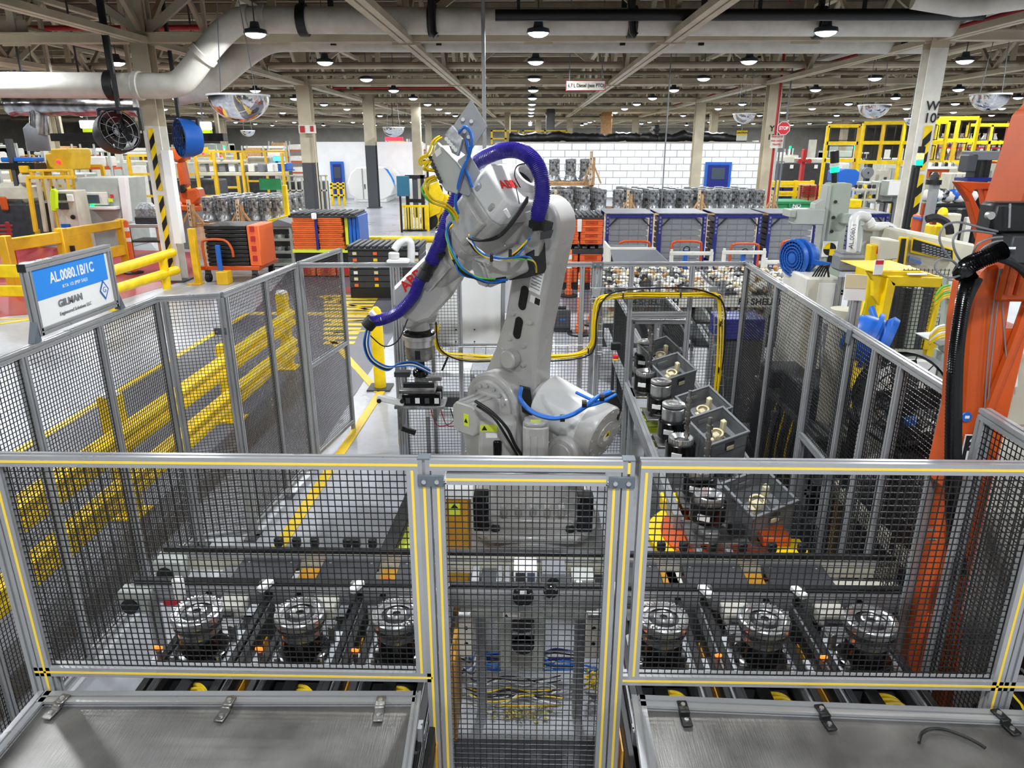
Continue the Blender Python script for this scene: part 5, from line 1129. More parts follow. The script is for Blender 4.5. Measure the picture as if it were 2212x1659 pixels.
B().tube(pp([(888,572,6.5),(888,535,6.5),(884,521,6.5),(872,521,6.5),(860,528,6.48),(852,540,6.46)]),0.035,12,sub=5).out('bent_tube', MATS['robot_white'], t); B().cyl(at(851,545,Y=6.45), at(851,560,Y=6.45),0.05,16).out('arm_head', MATS['robot_white'], t, bev=0.01); q = at(862,563,Y=6.45); B().box(q,(0.2,0.16,0.03)).out('arm_base', MATS['white'], t, bev=0.006); B().bx(q.x-0.02,q.x+0.02,6.42,6.48,0.0,q.z).out('stand_post', MATS['alu'], t, smooth=0)
for dx in (0,5,10): B().tube(pp([(850+dx,575,6.5),(852+dx,640,6.5),(856+dx,720,6.48),(858+dx,820,6.46),(862+dx,960,6.44)]),0.006,6,sub=4).out('hanging_lead', MATS['yellow_cable' if dx != 5 else 'black'], t)
# floor signs, delineators and plastic case beyond the far fence
def delin(px, py, h, lab, sc=1.0):
    q = at(px,py,Z=0); t = thing('delineator_post', lab, 'delineator', (q.x,q.y,0), 'orange delineator posts'); T = Matrix.Translation((q.x,q.y,0))
    B(T).lathe([(0,0),(0.21*sc,0),(0.21*sc,0.03),(0.15*sc,0.05),(0,0.05)],8).out('rubber_base', MATS['black'], t)
    B(T).lathe([(0.075*sc,0.05),(0.07*sc,0.16),(0.05*sc,0.17),(0.05*sc,h),(0.03*sc,h+0.03),(0,h+0.03)],18).out('post', MATS['stack_orange'], t)
    for z in (0.62,0.82): B(T).lathe([(0.0515*sc,h*z),(0.0515*sc,h*z+0.09)],18).out('reflective_band', MATS['white'], t)
delin(1252,722,1.02,'orange delineator post with black base beside the dark plastic case'); delin(1278,700,1.05,'red orange delineator post standing right beside the cable tray')
delin(1228,640,0.95,'orange delineator post farthest back behind the far fence')
t = thing('plastic_case', 'dark blue grey plastic machine case on the floor behind the far fence', 'case', tuple(at(1215,720,Z=0)))
q = at(1213,718,Z=0); b = B(Matrix.Translation(q)); b.box((0,0.15,0.20),(0.30,0.3,0.38)); b.out('case_body', MATS['dark_grey'], t, bev=0.02); B(Matrix.Translation(q)).box((0.0,0.1,0.41),(0.14,0.12,0.06)).out('case_handle', MATS['black'], t, bev=0.015); B(Matrix.Translation(q)).box((0.02,-0.004,0.22),(0.10,0.008,0.025)).out('name_strip', MATS['blue_cable'], t, smooth=0); B(Matrix.Translation(q)).box((0,-0.004,0.06),(0.28,0.01,0.03)).out('case_ridge', MATS['black'], t, smooth=0)
# tunnel guard over the loop conveyor
t = thing('tunnel_guard', 'white framed mesh tunnel guard over the loop conveyor beyond the far fence', 'guard', (1.24,7.1,0))
for x in (1.0,1.52):
    for y in (6.62,7.9): B().prof((x,y,0),(x,y,1.42),0.04,up=(1,0,0)).out('post', MATS['alu_bright'], t, smooth=0)
for y in (6.62,7.9): B().prof((1.0,y,1.42),(1.52,y,1.42),0.04).out('top_bar', MATS['alu_bright'], t, smooth=0)
for x in (1.0,1.52): B().prof((x,6.62,1.42),(x,7.9,1.42),0.04).out('top_bar', MATS['alu_bright'], t, smooth=0)
wires((1.02,6.64,1.42),(1,0,0),0.48,(0,1,0),1.24,0.03,0.002,t); wires((0.985,6.64,0.2),(0,1,0),1.24,(0,0,1),1.2,0.03,0.002,t); wires((1.535,6.64,0.2),(0,1,0),1.24,(0,0,1),1.2,0.03,0.002,t)
o = thing('stack_scanner', 'small black and red orange device hanging on the far fence mesh', 'device', tuple(at(1330,760,Y=6.42)))
q = at(1330,748,Y=6.42); B().box(q,(0.09,0.05,0.07)).out('device_body', MATS['black'], o, bev=0.006); q = at(1329,770,Y=6.42); B().box(q,(0.05,0.05,0.03)).out('device_foot', MATS['red_sign'], o, bev=0.004); q = at(1329,776,Y=6.42); B().box(q,(0.05,0.05,0.015)).out('device_band', MATS['safety_yellow'], o, bev=0.003)
# flow rack of parts beyond the far fence
def flow_rack(px0, px1, lab, txt):
    Y = 9.2; a, b = at(px0,652,Y=Y), at(px1,652,Y=Y)
    t = thing('flow_rack', lab, 'rack', ((a.x+b.x)/2,Y,0), 'gravity flow racks beyond the far fence')
    B().bx(a.x,b.x,Y,Y+0.06,a.z-0.07,a.z+0.07).out('name_beam', MATS['offwhite'], t, bev=0.004)
    text(txt, 0.12, Matrix(((1,0,0,a.x+0.45*(b.x-a.x)),(0,0,-1,Y-0.002),(0,1,0,a.z),(0,0,0,1))), MATS['black'], t, off=0.004)
    for k, (z0, z1, y1) in enumerate(((a.z+0.10,a.z+0.20,Y+1.3),(a.z-0.28,a.z-0.16,Y+1.2),(a.z-0.6,a.z-0.45,Y+1.2))):
        B().bar((a.x,Y,z0-0.02),(a.x,y1,z1-0.02),0.05,0.05).out('slide_rail', MATS['alu'], t, smooth=0); B().bar((b.x,Y,z0-0.02),(b.x,y1,z1-0.02),0.05,0.05).out('slide_rail', MATS['alu'], t, smooth=0)
        n = 6
        for i in range(n):
            x = a.x + (b.x-a.x)*(i+0.5)/n; wd = (b.x-a.x)/n*0.8
            B().bar((x,Y+0.02,z0+0.0),(x,y1-0.02,z1+0.0),wd,0.03).out('part_tray', MATS[('charcoal','offwhite','black','offwhite')[(i+k)%4] if k != 2 else 'charcoal'], t, smooth=0)
    for x in (a.x,(a.x+b.x)/2,b.x):
        for y in (Y+0.03,Y+1.45): B().bx(x-0.025,x+0.025,y-0.025,y+0.025,0,a.z+0.28).out('upright', MATS['alu'], t, smooth=0)
    rnd = random.Random(px0)
    M_ = [MATS[k] for k in ('white','beige_plastic','wood','cast_alu','offwhite','white')]
    for mi, mm in enumerate(M_):
        b2 = B()
        for i in range(34):
            k = rnd.choice((0,0,0,1)); f = rnd.random(); z0, z1, y1 = ((a.z+0.10,a.z+0.20,Y+1.3),(a.z-0.28,a.z-0.16,Y+1.2))[k]
            s = rnd.uniform(0.03,0.07); b2.box((a.x+(b.x-a.x)*rnd.uniform(0.03,0.97),Y+f*(y1-Y),z0+f*(z1-z0)+0.03+s*0.4),(s*1.6,s,s*0.8),r=(0,rnd.random(),rnd.random()*3))
        o = b2.out('loose_parts', mm, t, bev=0.01); o['kind'] = 'stuff'
flow_rack(1300, 1545, 'gravity flow rack of white and tan parts behind the far fence, left one', 'R4 SHELL RH')
flow_rack(1560, 1760, 'gravity flow rack of white and tan parts behind the corner post', 'R4 SHELL LH')
t = thing('machine_bed', 'black slatted chute rising behind the flow rack of small parts', 'chute', tuple(at(1400,600,Y=11.0)))
for k in range(9): B().bar(at(1370+k*10,572+k*5,Y=11.0), at(1400+k*10,585+k*5,Y=10.6), 0.05, 0.03).out('chute_slat', MATS['black'], t, smooth=0)
for px in (1380,1450): q = at(px,600,Y=11); B().bx(q.x-0.04,q.x+0.04,10.95,11.05,0,q.z).out('leg', MATS['alu'], t, smooth=0)
# ------------------------------------------------------------------ outside the right fence
def pb(par, name, x0, y0, x1, y1, Y, d, mat, bev=0.0, floor=False):
    'box whose front face shows in the pixel rectangle when it stands at distance Y'
    ym = (y0+y1)/2; a = at(x0, ym, Y=Y); b = at(x1, ym, Y=Y); zt_ = at((x0+x1)/2, y0, Y=Y).z; zb_ = 0.0 if floor else at((x0+x1)/2, y1, Y=Y).z
    return B().bx(a.x, b.x, Y, Y+d, max(zb_,0.0), zt_).out(name, MATS[mat] if isinstance(mat, str) else mat, par, bev=bev, smooth=0)
def T0(name, label, cat, px, py, Y, group=None):
    q = at(px, py, Y=Y); return thing(name, label, cat, (q.x, Y, max(q.z, 0) if py else 0), group)
t = T0('blue_bin', 'deep blue open bin on a dark frame behind the right rear fence corner', 'bin', 1600, 735, 7.6)
pb(t,'bin_shell',1552,690,1652,735,7.6,0.4,'blue_deep',0.01); pb(t,'bin_frame',1556,735,1648,760,7.62,0.3,'dark_grey',0.01,True)
M('dark_machine', (58,60,64), 0.5, 0.2, 0.2, 6)
t = T0('transfer_machine', 'dark low transfer machine with sloping arm and yellow leads outside the right fence', 'machine', 1680, 950, 5.9)
for a in ((2.08,2.62,4.75,6.4,0.0,0.35),(2.1,2.6,4.9,6.3,0.35,0.95),(2.12,2.5,5.2,5.7,0.95,1.25),(2.12,2.45,5.95,6.25,0.95,1.15)): B().bx(*a).out('machine_block', MATS['dark_machine'], t, bev=0.02)
B().bar((2.3,4.95,0.4),(2.55,5.9,1.55),0.14,0.12).out('sloping_arm', MATS['mid_grey'], t, bev=0.01)
for k in range(7): B().bx(2.1+0.07*k,2.14+0.07*k,4.85,6.3,0.95,0.99).out('top_rail', MATS['alu_dark'], t, smooth=0)
for k in range(6): B().tube([(2.12,5.2+0.1*k,0.98),(2.06,5.15+0.1*k,0.7),(2.05,5.05+0.12*k,0.35),(2.09,5.1+.1*k,0.1)],0.008,6,sub=5).out('lead', MATS['yellow_cable' if k%2 else 'black'], t)
t = T0('gauge_cabinet', 'tall white sheet metal cabinet behind the service window of the right fence', 'cabinet', 1800, 830, 4.9)
B().bx(2.30,2.75,4.62,4.73,0,1.62).out('body', MATS['white'], t, bev=0.01); B().bx(2.40,2.70,4.61,4.62,0.3,1.5).out('door', MATS['offwhite'], t, bev=0.004); B().bx(2.66,2.68,4.59,4.61,0.9,1.05).out('door_handle', MATS['dark_grey'], t, bev=0.003)
t = T0('roller_bed', 'low black roller bed with pale side rail crossing behind the service window', 'conveyor', 1850, 900, 3.9)
B().bx(2.1,3.2,3.32,4.55,0.72,0.80).out('bed', MATS['black'], t, bev=0.01); B().bar((2.08,4.5,0.82),(2.12,3.32,0.82),0.05,0.08).out('side_rail', MATS['machine_beige'], t, smooth=0); B().bar((3.2,4.5,0.82),(3.2,3.32,0.82),0.05,0.08).out('side_rail', MATS['machine_beige'], t, smooth=0)
for k in range(12): B().cyl((2.14,3.36+0.1*k,0.81),(3.15,3.36+0.1*k,0.81),0.03,10).out('roller', MATS['rubber'], t)
for x in (2.15,3.15):
    for y in (3.36,4.4): B().bx(x-0.03,x+0.03,y-0.03,y+0.03,0,0.72).out('leg', MATS['amber_guard'], t, smooth=0)
o = B().bx(2.15,3.1,3.3,4.4,0.10,0.60).out('motor_crate', MATS['charcoal'], None, bev=0.01); tag(o, 'charcoal steel crate stored under the black roller bed', 'crate')
t = T0('floor_fan', 'big black round floor fan behind the right fence mesh', 'fan', 1945, 930, 3.45)
c = at(1945,862,Y=3.75); m = fz(c, (-0.75,-0.6,0.25))
b = B(m)
for r in (0.05,0.10,0.15,0.20,0.25): b.lathe([(r-0.004,0.0),(r+0.004,0.0),(r+0.004,0.008),(r-0.004,0.008),(r-0.004,0)],32)
for k in range(16): a = math.pi*2*k/16; b.bar((0.04*math.cos(a),0.04*math.sin(a),0.004),(0.25*math.cos(a),0.25*math.sin(a),0.004),0.005)
b.out('fan_guard', MATS['mesh_black'], t, smooth=0)
B(m).lathe([(0.26,0.02),(0.27,-0.02),(0.26,-0.16),(0.25,-0.16),(0.25,0.0),(0.26,0.02)],36).out('fan_drum', MATS['black'], t)
for k in range(4): B(m @ Matrix.Rotation(k*math.pi/2,4,'Z')).box((0.12,0,-0.06),(0.2,0.13,0.01),r=(0.5,0,0)).out('fan_blade', MATS['charcoal'], t, bev=0.01)
B(m).lathe([(0,0.012),(0.045,0.012),(0.045,-0.14),(0,-0.14)],16).out('fan_motor', MATS['black'], t)
B().bar(V((c.x+0.06,c.y+0.05,c.z-0.1)), V((c.x+0.08,c.y+0.08,0.81)), 0.08, 0.08).out('fan_stand', MATS['black'], t)
q = at(1966,910,Y=3.4); B().box((q.x,q.y,q.z),(0.05,0.04,0.05)).out('blue_switch', MATS['blue_paint'], t, bev=0.01)
t = T0('clutter_heap', 'clear plastic wrapped parts heaped on a dark tray behind the right fence rail', 'parts', 1960, 770, 4.0)
B().bx(2.05,2.75,3.55,4.35,1.36,1.40).out('tray', MATS['charcoal'], t, bev=0.008)
for x,y in ((2.1,3.6),(2.7,3.6),(2.1,4.3),(2.7,4.3)): B().bx(x-0.02,x+0.02,y-0.02,y+0.02,0.805 if y < 4.55 and x < 3.2 else 0,1.36).out('leg', MATS['black'], t, smooth=0)
for k, (x,y,r) in enumerate(((2.2,4.05,0.10),(2.3,3.9,0.08),(2.4,3.7,0.06))):
    b = B(Matrix.Translation((x,y,1.40)))
    b.lathe([(r*0.8,0),(r*1.05,r*0.4),(r*0.8,r*1.1),(r*0.3,r*1.3),(0,r*1.25)],9); b.out('wrapped_part', MATS['foil'], t, smooth=0)
for k in range(5): B().bar((2.2+0.1*k,3.6,1.43+0.01*k),(2.45+0.05*k,4.1,1.45),0.04,0.03).out('rod', MATS['steel_worn' if k%2 else 'black'], t)
# posts and boards right of the service window
t = T0('framed_stand', 'slotted grey post carrying a white board half covered by a crinkled film', 'stand', 1850, 780, 4.3)
q = at(1848,640,Y=4.3); B().prof((q.x+0.02,4.33,0),(q.x+0.02,4.33,q.z),0.05,up=(1,0,0)).out('post', MATS['alu'], t, smooth=0)
poly('board', [(1828,592),(1874,595),(1868,650),(1822,648)], 4.28, 0.01, 'paper', t); poly('film', [(1828,592),(1874,595),(1871,624),(1825,622)], 4.272, 0.006, 'beige_plastic', t)
def blue_fan(lab, c, d, s, par=None):
    t = thing('blue_fan', lab, 'fan', tuple(c), 'blue drum fans'); m = fz(c, d)
    B(m).lathe([(0.20*s,0.10*s),(0.21*s,0.06*s),(0.17*s,0.02*s),(0.165*s,-0.10*s),(0.14*s,-0.16*s),(0.09*s,-0.2*s),(0,-0.2*s)],32).out('drum', MATS['blue_paint'], t)
    b = B(m)
    for r in (0.05,0.085,0.12,0.155,0.19): b.lathe([((r-.006)*s,0.085*s),((r+.006)*s,0.085*s),((r+.006)*s,0.10*s),((r-.006)*s,0.10*s),((r-.006)*s,0.085*s)],28)
    for k in range(24): a = math.pi*2*k/24; b.bar((0.04*s*math.cos(a),0.04*s*math.sin(a),0.09*s),(0.2*s*math.cos(a),0.2*s*math.sin(a),0.09*s),0.006*s)
    b.out('guard', MATS['blue_paint'], t, smooth=0); B(m).lathe([(0,0.11*s),(0.045*s,0.10*s),(0.045*s,0.04*s),(0,0.04*s)],18).out('hub', MATS['blue_paint'], t)
    B(m).lathe([(0.178*s,-0.03*s),(0.205*s,-0.03*s),(0.205*s,0.0),(0.178*s,0.0)],28).out('yoke_ring', MATS['blue_paint'], t)
    B(m).bar((0.19*s,0,-0.02*s),(0.36*s,0,-0.1*s),0.05*s,0.03*s).out('yoke_arm', MATS['blue_paint'], t, bev=0.004)
    return t
blue_fan('blue drum fan mounted on the tall grey machine post', at(1726,556,Y=7.6), (-0.92,-0.38,-0.05), 0.95)
blue_fan('blue drum fan peeping over the right fence rail', at(1886,738,Y=4.7), (0.85,-0.45,-0.25), 0.95)
# grey green machine post with hoist arm
t = T0('machine_post', 'tall grey green machine post with quartered target mark and side arms', 'machine', 1790, 640, 8.0)
pb(t,'post_face',1786,396,1828,600,8.0,0.25,'machine_green',0.015,True); pb(t,'post_side',1776,400,1788,600,8.02,0.2,'machine_grey',0.01,True)
pb(t,'side_arm',1718,452,1782,486,7.75,0.2,'machine_grey',0.01); pb(t,'arm_head',1708,454,1720,470,7.72,0.26,'machine_green',0.006); pb(t,'side_arm',1820,462,1846,484,7.9,0.15,'machine_green',0.01)
poly('gusset', [(1762,440),(1782,430),(1782,470),(1758,462)],7.8,0.15,'machine_grey',t,0.006)
for x,y in ((1805,436),(1801,470),(1797,500)): B().cyl(at(x,y,Y=7.985), at(x,y,Y=8.01),0.018,12).out('bolt_hole', MATS['black'], t)
q = at(1792,538,Y=7.99); o = B().box(q,(0.16,0.006,0.17)).out('target_plate', MATS['white'], t, smooth=0)
for k in range(4): B(Matrix(((1,0,0,q.x),(0,0,-1,7.9865),(0,1,0,q.z),(0,0,0,1)))).prism([(0,0)]+circ(0.07,90*k,90*k+90,8),0,0.002).out('target_quarter', MATS['safety_yellow' if k%2 else 'black'], o, smooth=0)
pb(t,'slot',1788,552,1798,570,7.985,0.02,'black')
B().cyl(at(1802,395,Y=8.1), at(1802,372,Y=8.1),0.03,12).out('lamp_stem', MATS['black'], t)
for y0,y1,mt in ((372,360,'glow_green'),(360,352,'offwhite'),(352,338,'black'),(338,326,'black')): B().cyl(at(1803,y0,Y=8.1), at(1803,y1,Y=8.1),0.045,14).out('stack_lamp', MATS[mt], t)
t = T0('white_housing', 'white sheet housing with slotted corner frame at the foot of the grey green post', 'cabinet', 1760, 660, 6.6)
pb(t,'body',1742,600,1812,660,7.1,0.7,'offwhite',0.02,True); q = at(1818,598,Y=7.05); B().prof((q.x,7.05,0),(q.x,7.05,q.z),0.05,up=(1,0,0)).out('corner_post', MATS['alu'], t, smooth=0); pb(t,'side_sheet',1764,612,1800,700,7.09,0.01,'white',0.003); B().prof((q.x,7.05,q.z-0.15),(q.x+0.4,7.05,q.z-0.15),0.05).out('corner_rail', MATS['alu'], t, smooth=0)
for k in range(5): B().tube([(q.x-0.25+0.03*k,7.2,q.z-0.08),(q.x-0.2+0.02*k,7.1,q.z+0.1),(q.x-0.12,7.1,q.z+0.05),(q.x-0.05,7.2,q.z-0.1)],0.008,6,sub=5).out('lead', MATS['black'], t)
t = T0('grey_cylinder', 'khaki drum with green and yellow leads between the slotted posts', 'drum', 1830, 720, 5.2)
q = at(1822,690,Y=5.2); B(Matrix.Translation((q.x,q.y,0))).lathe([(0,0),(0.10,0),(0.10,q.z+0.08),(0,q.z+0.08)],20).out('shell', MATS['machine_beige'], t); 
for k in range(3): B().tube(pp([(1805,690+4*k,5.05),(1830,702+3*k,5.0),(1855,690,5.02),(1868,660-5*k,5.1)]),0.007,6,sub=5).out('lead', MATS['green_cable' if k%2 else 'yellow_cable'], t)
t = T0('hmi_panel', 'grey operator panel housing seen from behind on a white bent arm', 'operator panel', 1845, 590, 6.8)
pb(t,'housing',1816,552,1870,588,6.6,0.22,'mid_grey',0.02); pb(t,'housing_back',1820,545,1862,553,6.65,0.2,'mid_grey',0.01)
q = at(1836,566,Y=6.597); o = B().box(q,(0.08,0.004,0.03)).out('name_plate', MATS['blue_cable'], t, smooth=0); text('SIEMENS', 0.018, Matrix(((1,0,0,q.x),(0,0,-1,6.594),(0,1,0,q.z),(0,0,0,1))), MATS['white'], o, ext=0.0004)
B().tube(pp([(1838,548,6.7),(1840,530,6.7),(1842,500,6.75),(1846,474,6.8),(1856,466,6.85),(1874,470,6.9)]),0.045,12,sub=5).out('bent_arm', MATS['robot_white'], t); B().cyl(at(1872,476,Y=6.9), at(1880,490,Y=6.9),0.06,16).out('arm_joint', MATS['robot_white'], t, bev=0.01); B().tube(pp([(1872,488,6.9),(1890,490,6.9),(1915,490,6.95),(1930,497,6.95)]),0.045,12,sub=4).out('bent_arm', MATS['robot_white'], t)
poly('arm_tip', [(1918,486),(1932,490),(1935,502),(1922,498)],6.9,0.08,'mid_grey',t,0.01)
text('AL.0080.1', 0.055, Matrix(((0,-1,0,at(1841,515,Y=6.65).x),(0,0,-1,6.65),(1,0,0,at(1841,510,Y=6.65).z),(0,0,0,1))), MATS['black'], t)
B().bx(at(1875,500,Y=6.95).x-0.05,at(1875,500,Y=6.95).x+0.05,6.95,7.05,0,at(1875,472,Y=6.95).z).out('stand_post', MATS['machine_grey'], t, bev=0.01)
# yellow guarded press and the beige machine behind it
t = T0('guard_cabinet', 'yellow framed mesh guard cabinet with papers lying on its top', 'machine guard', 1960, 760, 5.4)
YG = 5.3
fr = B(); 
poly('front_frame', [(1918,596),(2042,600),(2038,622),(1928,618)], YG, 0.06, 'safety_yellow', t, 0.006); poly('front_frame', [(1918,600),(1936,612),(1916,705),(1900,700)], YG, 0.06, 'safety_yellow', t, 0.006); poly('front_frame', [(2032,612),(2042,612),(2008,756),(1996,756)], YG, 0.06, 'safety_yellow', t, 0.006)
poly('side_sheet', [(1874,586),(1920,598),(1912,700),(1898,706),(1898,660),(1886,640),(1886,606)], YG+0.05, 0.05, 'safety_yellow', t, 0.006)
poly('top_sheet', [(1872,584),(1990,584),(2044,600),(1920,602)], YG+0.02, 0.5, 'safety_yellow', t, 0.01)
poly('dark_interior', [(1934,618),(2034,620),(2000,756),(1912,752)], YG+0.5, 0.1, 'charcoal', t)
q0, q1 = at(1930,700,Y=YG+0.03), at(2030,700,Y=YG+0.03); wires((q0.x,YG+0.03,q0.z-0.2),(1,0,0),q1.x-q0.x,(0,0,1),0.62,0.03,0.002,t)
for px in (1960,1985): B().bar(at(px,622,Y=YG+0.3), at(px-22,750,Y=YG+0.3), 0.05, 0.05).out('inner_post', MATS['machine_green' if px > 1970 else 'black'], t, smooth=0)
for px in (1910,2010): q = at(px,740,Y=YG+0.05); B().bx(q.x-0.03,q.x+0.03,YG+0.02,YG+0.08,0,q.z+0.05).out('leg', MATS['safety_yellow'], t, smooth=0)
for k, (pts) in enumerate(([(1932,578),(1965,574),(1982,588),(1940,590)],[(1958,585),(1990,586),(2004,594),(1960,594)],[(1915,580),(1940,577),(1945,588),(1918,588)])):
    P = [at(x,y,Z=at(1950,584,Y=YG+0.3).z+0.004*k+0.02) for x,y in pts]; c = sum(P,V())/4
    o = B().prism([(p.x,p.y) for p in reversed(P)] if False else [(p.x,p.y) for p in P], P[0].z, P[0].z+0.003).out('paper_sheet', MATS['paper'], None, smooth=0)
    tag(o, ('printed paper sheet lying on top of the yellow guard cabinet, rearmost','printed paper sheet lying on top of the yellow guard cabinet, frontmost','printed paper sheet at the left of the yellow cabinet top')[k], 'paper', 'papers on the yellow cabinet')
q = at(1898,577,Y=5.32); o = B().box(q,(0.065,0.01,0.11)).out('small_sign', MATS['paper'], None, smooth=0); tag(o, 'small white card with red header standing on the yellow cabinet corner', 'card'); 
B().box(q+V((0,-0.006,0.035)),(0.055,0.002,0.03)).out('card_header', MATS['red_sign'], o, smooth=0)
t = T0('yellow_box_guard', 'yellow upright sheet guard with red tag left of the beige machine', 'guard', 1895, 590, 6.3)
poly('guard_sheet', [(1882,530),(1908,528),(1930,560),(1930,584),(1876,584)], 6.2, 0.1, 'safety_yellow', t, 0.008); pb(t,'red_tag',1895,532,1903,548,6.19,0.02,'red_sign'); poly('grey_cover',[(1902,516),(1945,520),(1940,560),(1900,564)],6.15,0.2,'machine_beige',t,0.01); pb(t,'guard_base',1880,584,1930,600,6.22,0.3,'safety_yellow',0.01,True)
t = T0('assembly_machine', 'long beige assembly machine with yellow rimmed black vent grille', 'machine', 2040, 600, 6.5)
poly('machine_body', [(1955,498),(2110,528),(2112,600),(2060,640),(1942,580)], 6.5, 0.9, 'machine_beige', t, 0.02)
poly('grille_rim', [(1972,512),(2062,538),(2062,566),(1968,546)], 6.46, 0.03, 'safety_yellow', t, 0.004); poly('grille', [(1976,517),(2058,541),(2058,560),(1972,541)], 6.44, 0.03, 'black', t)
for k in range(8):
    for r in range(4): pb(t,'grille_slot',1992+k*8,527+r*5.5+k*2.3,1998+k*8,530+r*5.5+k*2.3,6.43,0.01,'mid_grey')
poly('side_grille', [(1950,516),(1958,516),(1950,580),(1940,578)], 6.44, 0.04, 'black', t); poly('side_rim', [(1944,512),(1964,512),(1954,586),(1934,584)], 6.46, 0.03, 'safety_yellow', t, 0.004)
poly('name_plate', [(1966,552),(1990,558),(1988,574),(1964,568)], 6.45, 0.02, 'mid_grey', t)
q = at(1977,563,Y=6.44); text('Hirata', 0.05, Matrix(((0.97,0.0,0.0,q.x),(0,0,-1,6.44),(-0.24,1,0,q.z),(0,0,0,1))), MATS['blue_paint'], t)
q = at(2050,640,Y=6.6); B().bx(q.x-0.5,q.x+0.4,6.6,7.2,0,q.z+0.05).out('machine_plinth', MATS['machine_green'], t, bev=0.02)
t = T0('valve_rack', 'pale green valve rack with looping yellow leads beside the black hose', 'valve rack', 2040, 780, 4.6)
poly('rack_plate', [(2046,600),(2080,605),(2066,770),(2036,760)], 4.6, 0.06, 'machine_green', t, 0.006); poly('valve_bank', [(2058,610),(2076,612),(2072,650),(2054,648)], 4.55, 0.05, 'offwhite', t, 0.004); poly('shelf', [(2008,735),(2062,732),(2062,745),(2030,748)], 4.5, 0.2, 'machine_grey', t, 0.006)
q = at(2050,760,Y=4.63); B().bx(q.x-0.05,q.x+0.05,4.62,4.72,0,q.z).out('leg', MATS['machine_green'], t, smooth=0)
for k in range(6):
    B().tube(pp([(2052,616+k*5,4.54),(2036,620+k*5,4.5),(2024,635+k*4,4.5),(2020,648+k*2,4.52)]),0.007,6,sub=5).out('lead', MATS['yellow_cable' if k%3 else 'green_cable'], t); B().tube(pp([(2040,702+k*5,4.54),(2026,706+k*5,4.5),(2012,720+k*4,4.5),(2008,734+k*2,4.52)]),0.007,6,sub=5).out('lead', MATS['yellow_cable' if k%3 else 'white'], t)
# grey cabinet at the frame's right edge
t = T0('white_console', 'white sloped console with clipped paper sheet at the right edge, behind the orange column', 'console', 2190, 880, 3.3)
B().bx(2.12,2.9,3.12,3.28,0,1.74).out('console_body', MATS['offwhite'], t, bev=0.02); B().bx(2.16,2.9,3.16,3.28,1.74,2.1).out('console_head', MATS['machine_beige'], t, bev=0.02)
o = poly('clip_paper', [(2166,805),(2200,790),(2198,835),(2172,840)], 3.105, 0.004, 'paper', t); poly('red_tab', [(2150,805),(2166,788),(2168,800),(2154,820)], 3.09, 0.006, 'red_sign', t)
t = T0('black_cabinet', 'tall black cabinet seen through the short fence beside the front right corner', 'cabinet', 2160, 1100, 2.6)
B().bx(2.15,2.9,2.2,2.75,0,1.78).out('body', MATS['black'], t, bev=0.01)
b = B()
for k in range(8):
    for r in range(16): b.bx(2.142,2.15,2.24+0.06*k,2.28+0.06*k,0.5+0.07*r,0.508+0.07*r)
o = b.out('vent_slots', MATS['mid_grey'], t, smooth=0); o['kind'] = 'stuff'
t = T0('cable_coil', 'coil of black cable with yellow speckles on the floor by the black cabinet', 'cable', 2100, 1400, 2.35)
for k in range(5): B().tube([(2.03+0.03*math.cos(a*0.7)+0.012*k,2.45+0.17*math.cos(a),0.62+0.17*math.sin(a)) for a in [i*0.42 for i in range(16)]],0.01,6).out('cable_turn', MATS['black' if k != 2 else 'yellow_cable'], t)
B().bx(1.98,2.1,2.35,2.55,0,0.44).out('coil_stand', MATS['dark_grey'], t, bev=0.01)
for k in range(3):
    o = thing('frame_post_stand', 'slotted machine frame outside the right fence, %s from the far corner' % ORD[k], 'frame', (2.1,5.6-0.75*k,0), 'machine frames beyond the right fence')
    y = 5.6-0.75*k
    for x in (2.07,2.6): B().prof((x,y,0),(x,y,0.9-0.1*k),0.045,up=(1,0,0)).out('upright', MATS['alu'], o, smooth=0)
    B().prof((2.07,y,0.55),(2.6,y,0.55),0.045).out('crossbar', MATS['alu'], o, smooth=0); B().bx(2.1,2.58,y-0.1,y+0.1,0.58,0.66).out('machine_deck', MATS['dark_machine'], o, bev=0.006)
# ------------------------------------------------------------------ transmission cases on pallets
def case():
    t = thing('transmission_case', CASE_L(0,0,0), 'casting', (0,0,0), 'upright grey transmission cases on wooden pallets')
    B().lathe([(0,0),(0.25,0),(0.25,0.03),(0.22,0.05),(0.20,0.16),(0.16,0.22),(0,0.22)],18).out('bell_housing', MATS['cast_alu'], t, smooth=40)
    B().lathe([(0.16,0.20),(0.165,0.30),(0.155,0.48),(0.165,0.62),(0.17,0.70),(0.15,0.71),(0,0.71)],12).out('case_body', MATS['cast_alu'], t, smooth=30)
    b = B()
    for z in (0.30,0.42,0.54,0.64): b.lathe([(0.165,z-0.012),(0.19,z-0.008),(0.19,z+0.008),(0.165,z+0.012)],12)
    for k in range(6): a = k*math.pi/3+0.3; b.box((0,0,0),(0.03,0.02,0.5),Matrix.Translation((0.17*math.cos(a),0.17*math.sin(a),0.45)) @ Matrix.Rotation(a,4,'Z'))
    b.out('case_ribs', MATS['cast_alu'], t, smooth=0)['kind'] = 'stuff'
    for x, z, w, h in ((-0.05,0.36,0.09,0.09),(0.06,0.52,0.07,0.08),(-0.06,0.60,0.06,0.06),(0.0,0.14,0.16,0.07)): B().box((x,-0.165,z),(w,0.05,h)).out('case_recess', MATS['cast_dark'], t, bev=0.006)
    B().box((0.12,-0.12,0.48),(0.10,0.10,0.2)).out('valve_boss', MATS['cast_alu'], t, bev=0.02)
    return t
def CASE_L(g, i, j): return 'grey transmission case, %s from left, %s row, %s' % (ORD[i], ORD[j], ('behind the blue racks','on the raised pallet','by the hazard striped column')[g])
c0 = case(); c0n = [0]
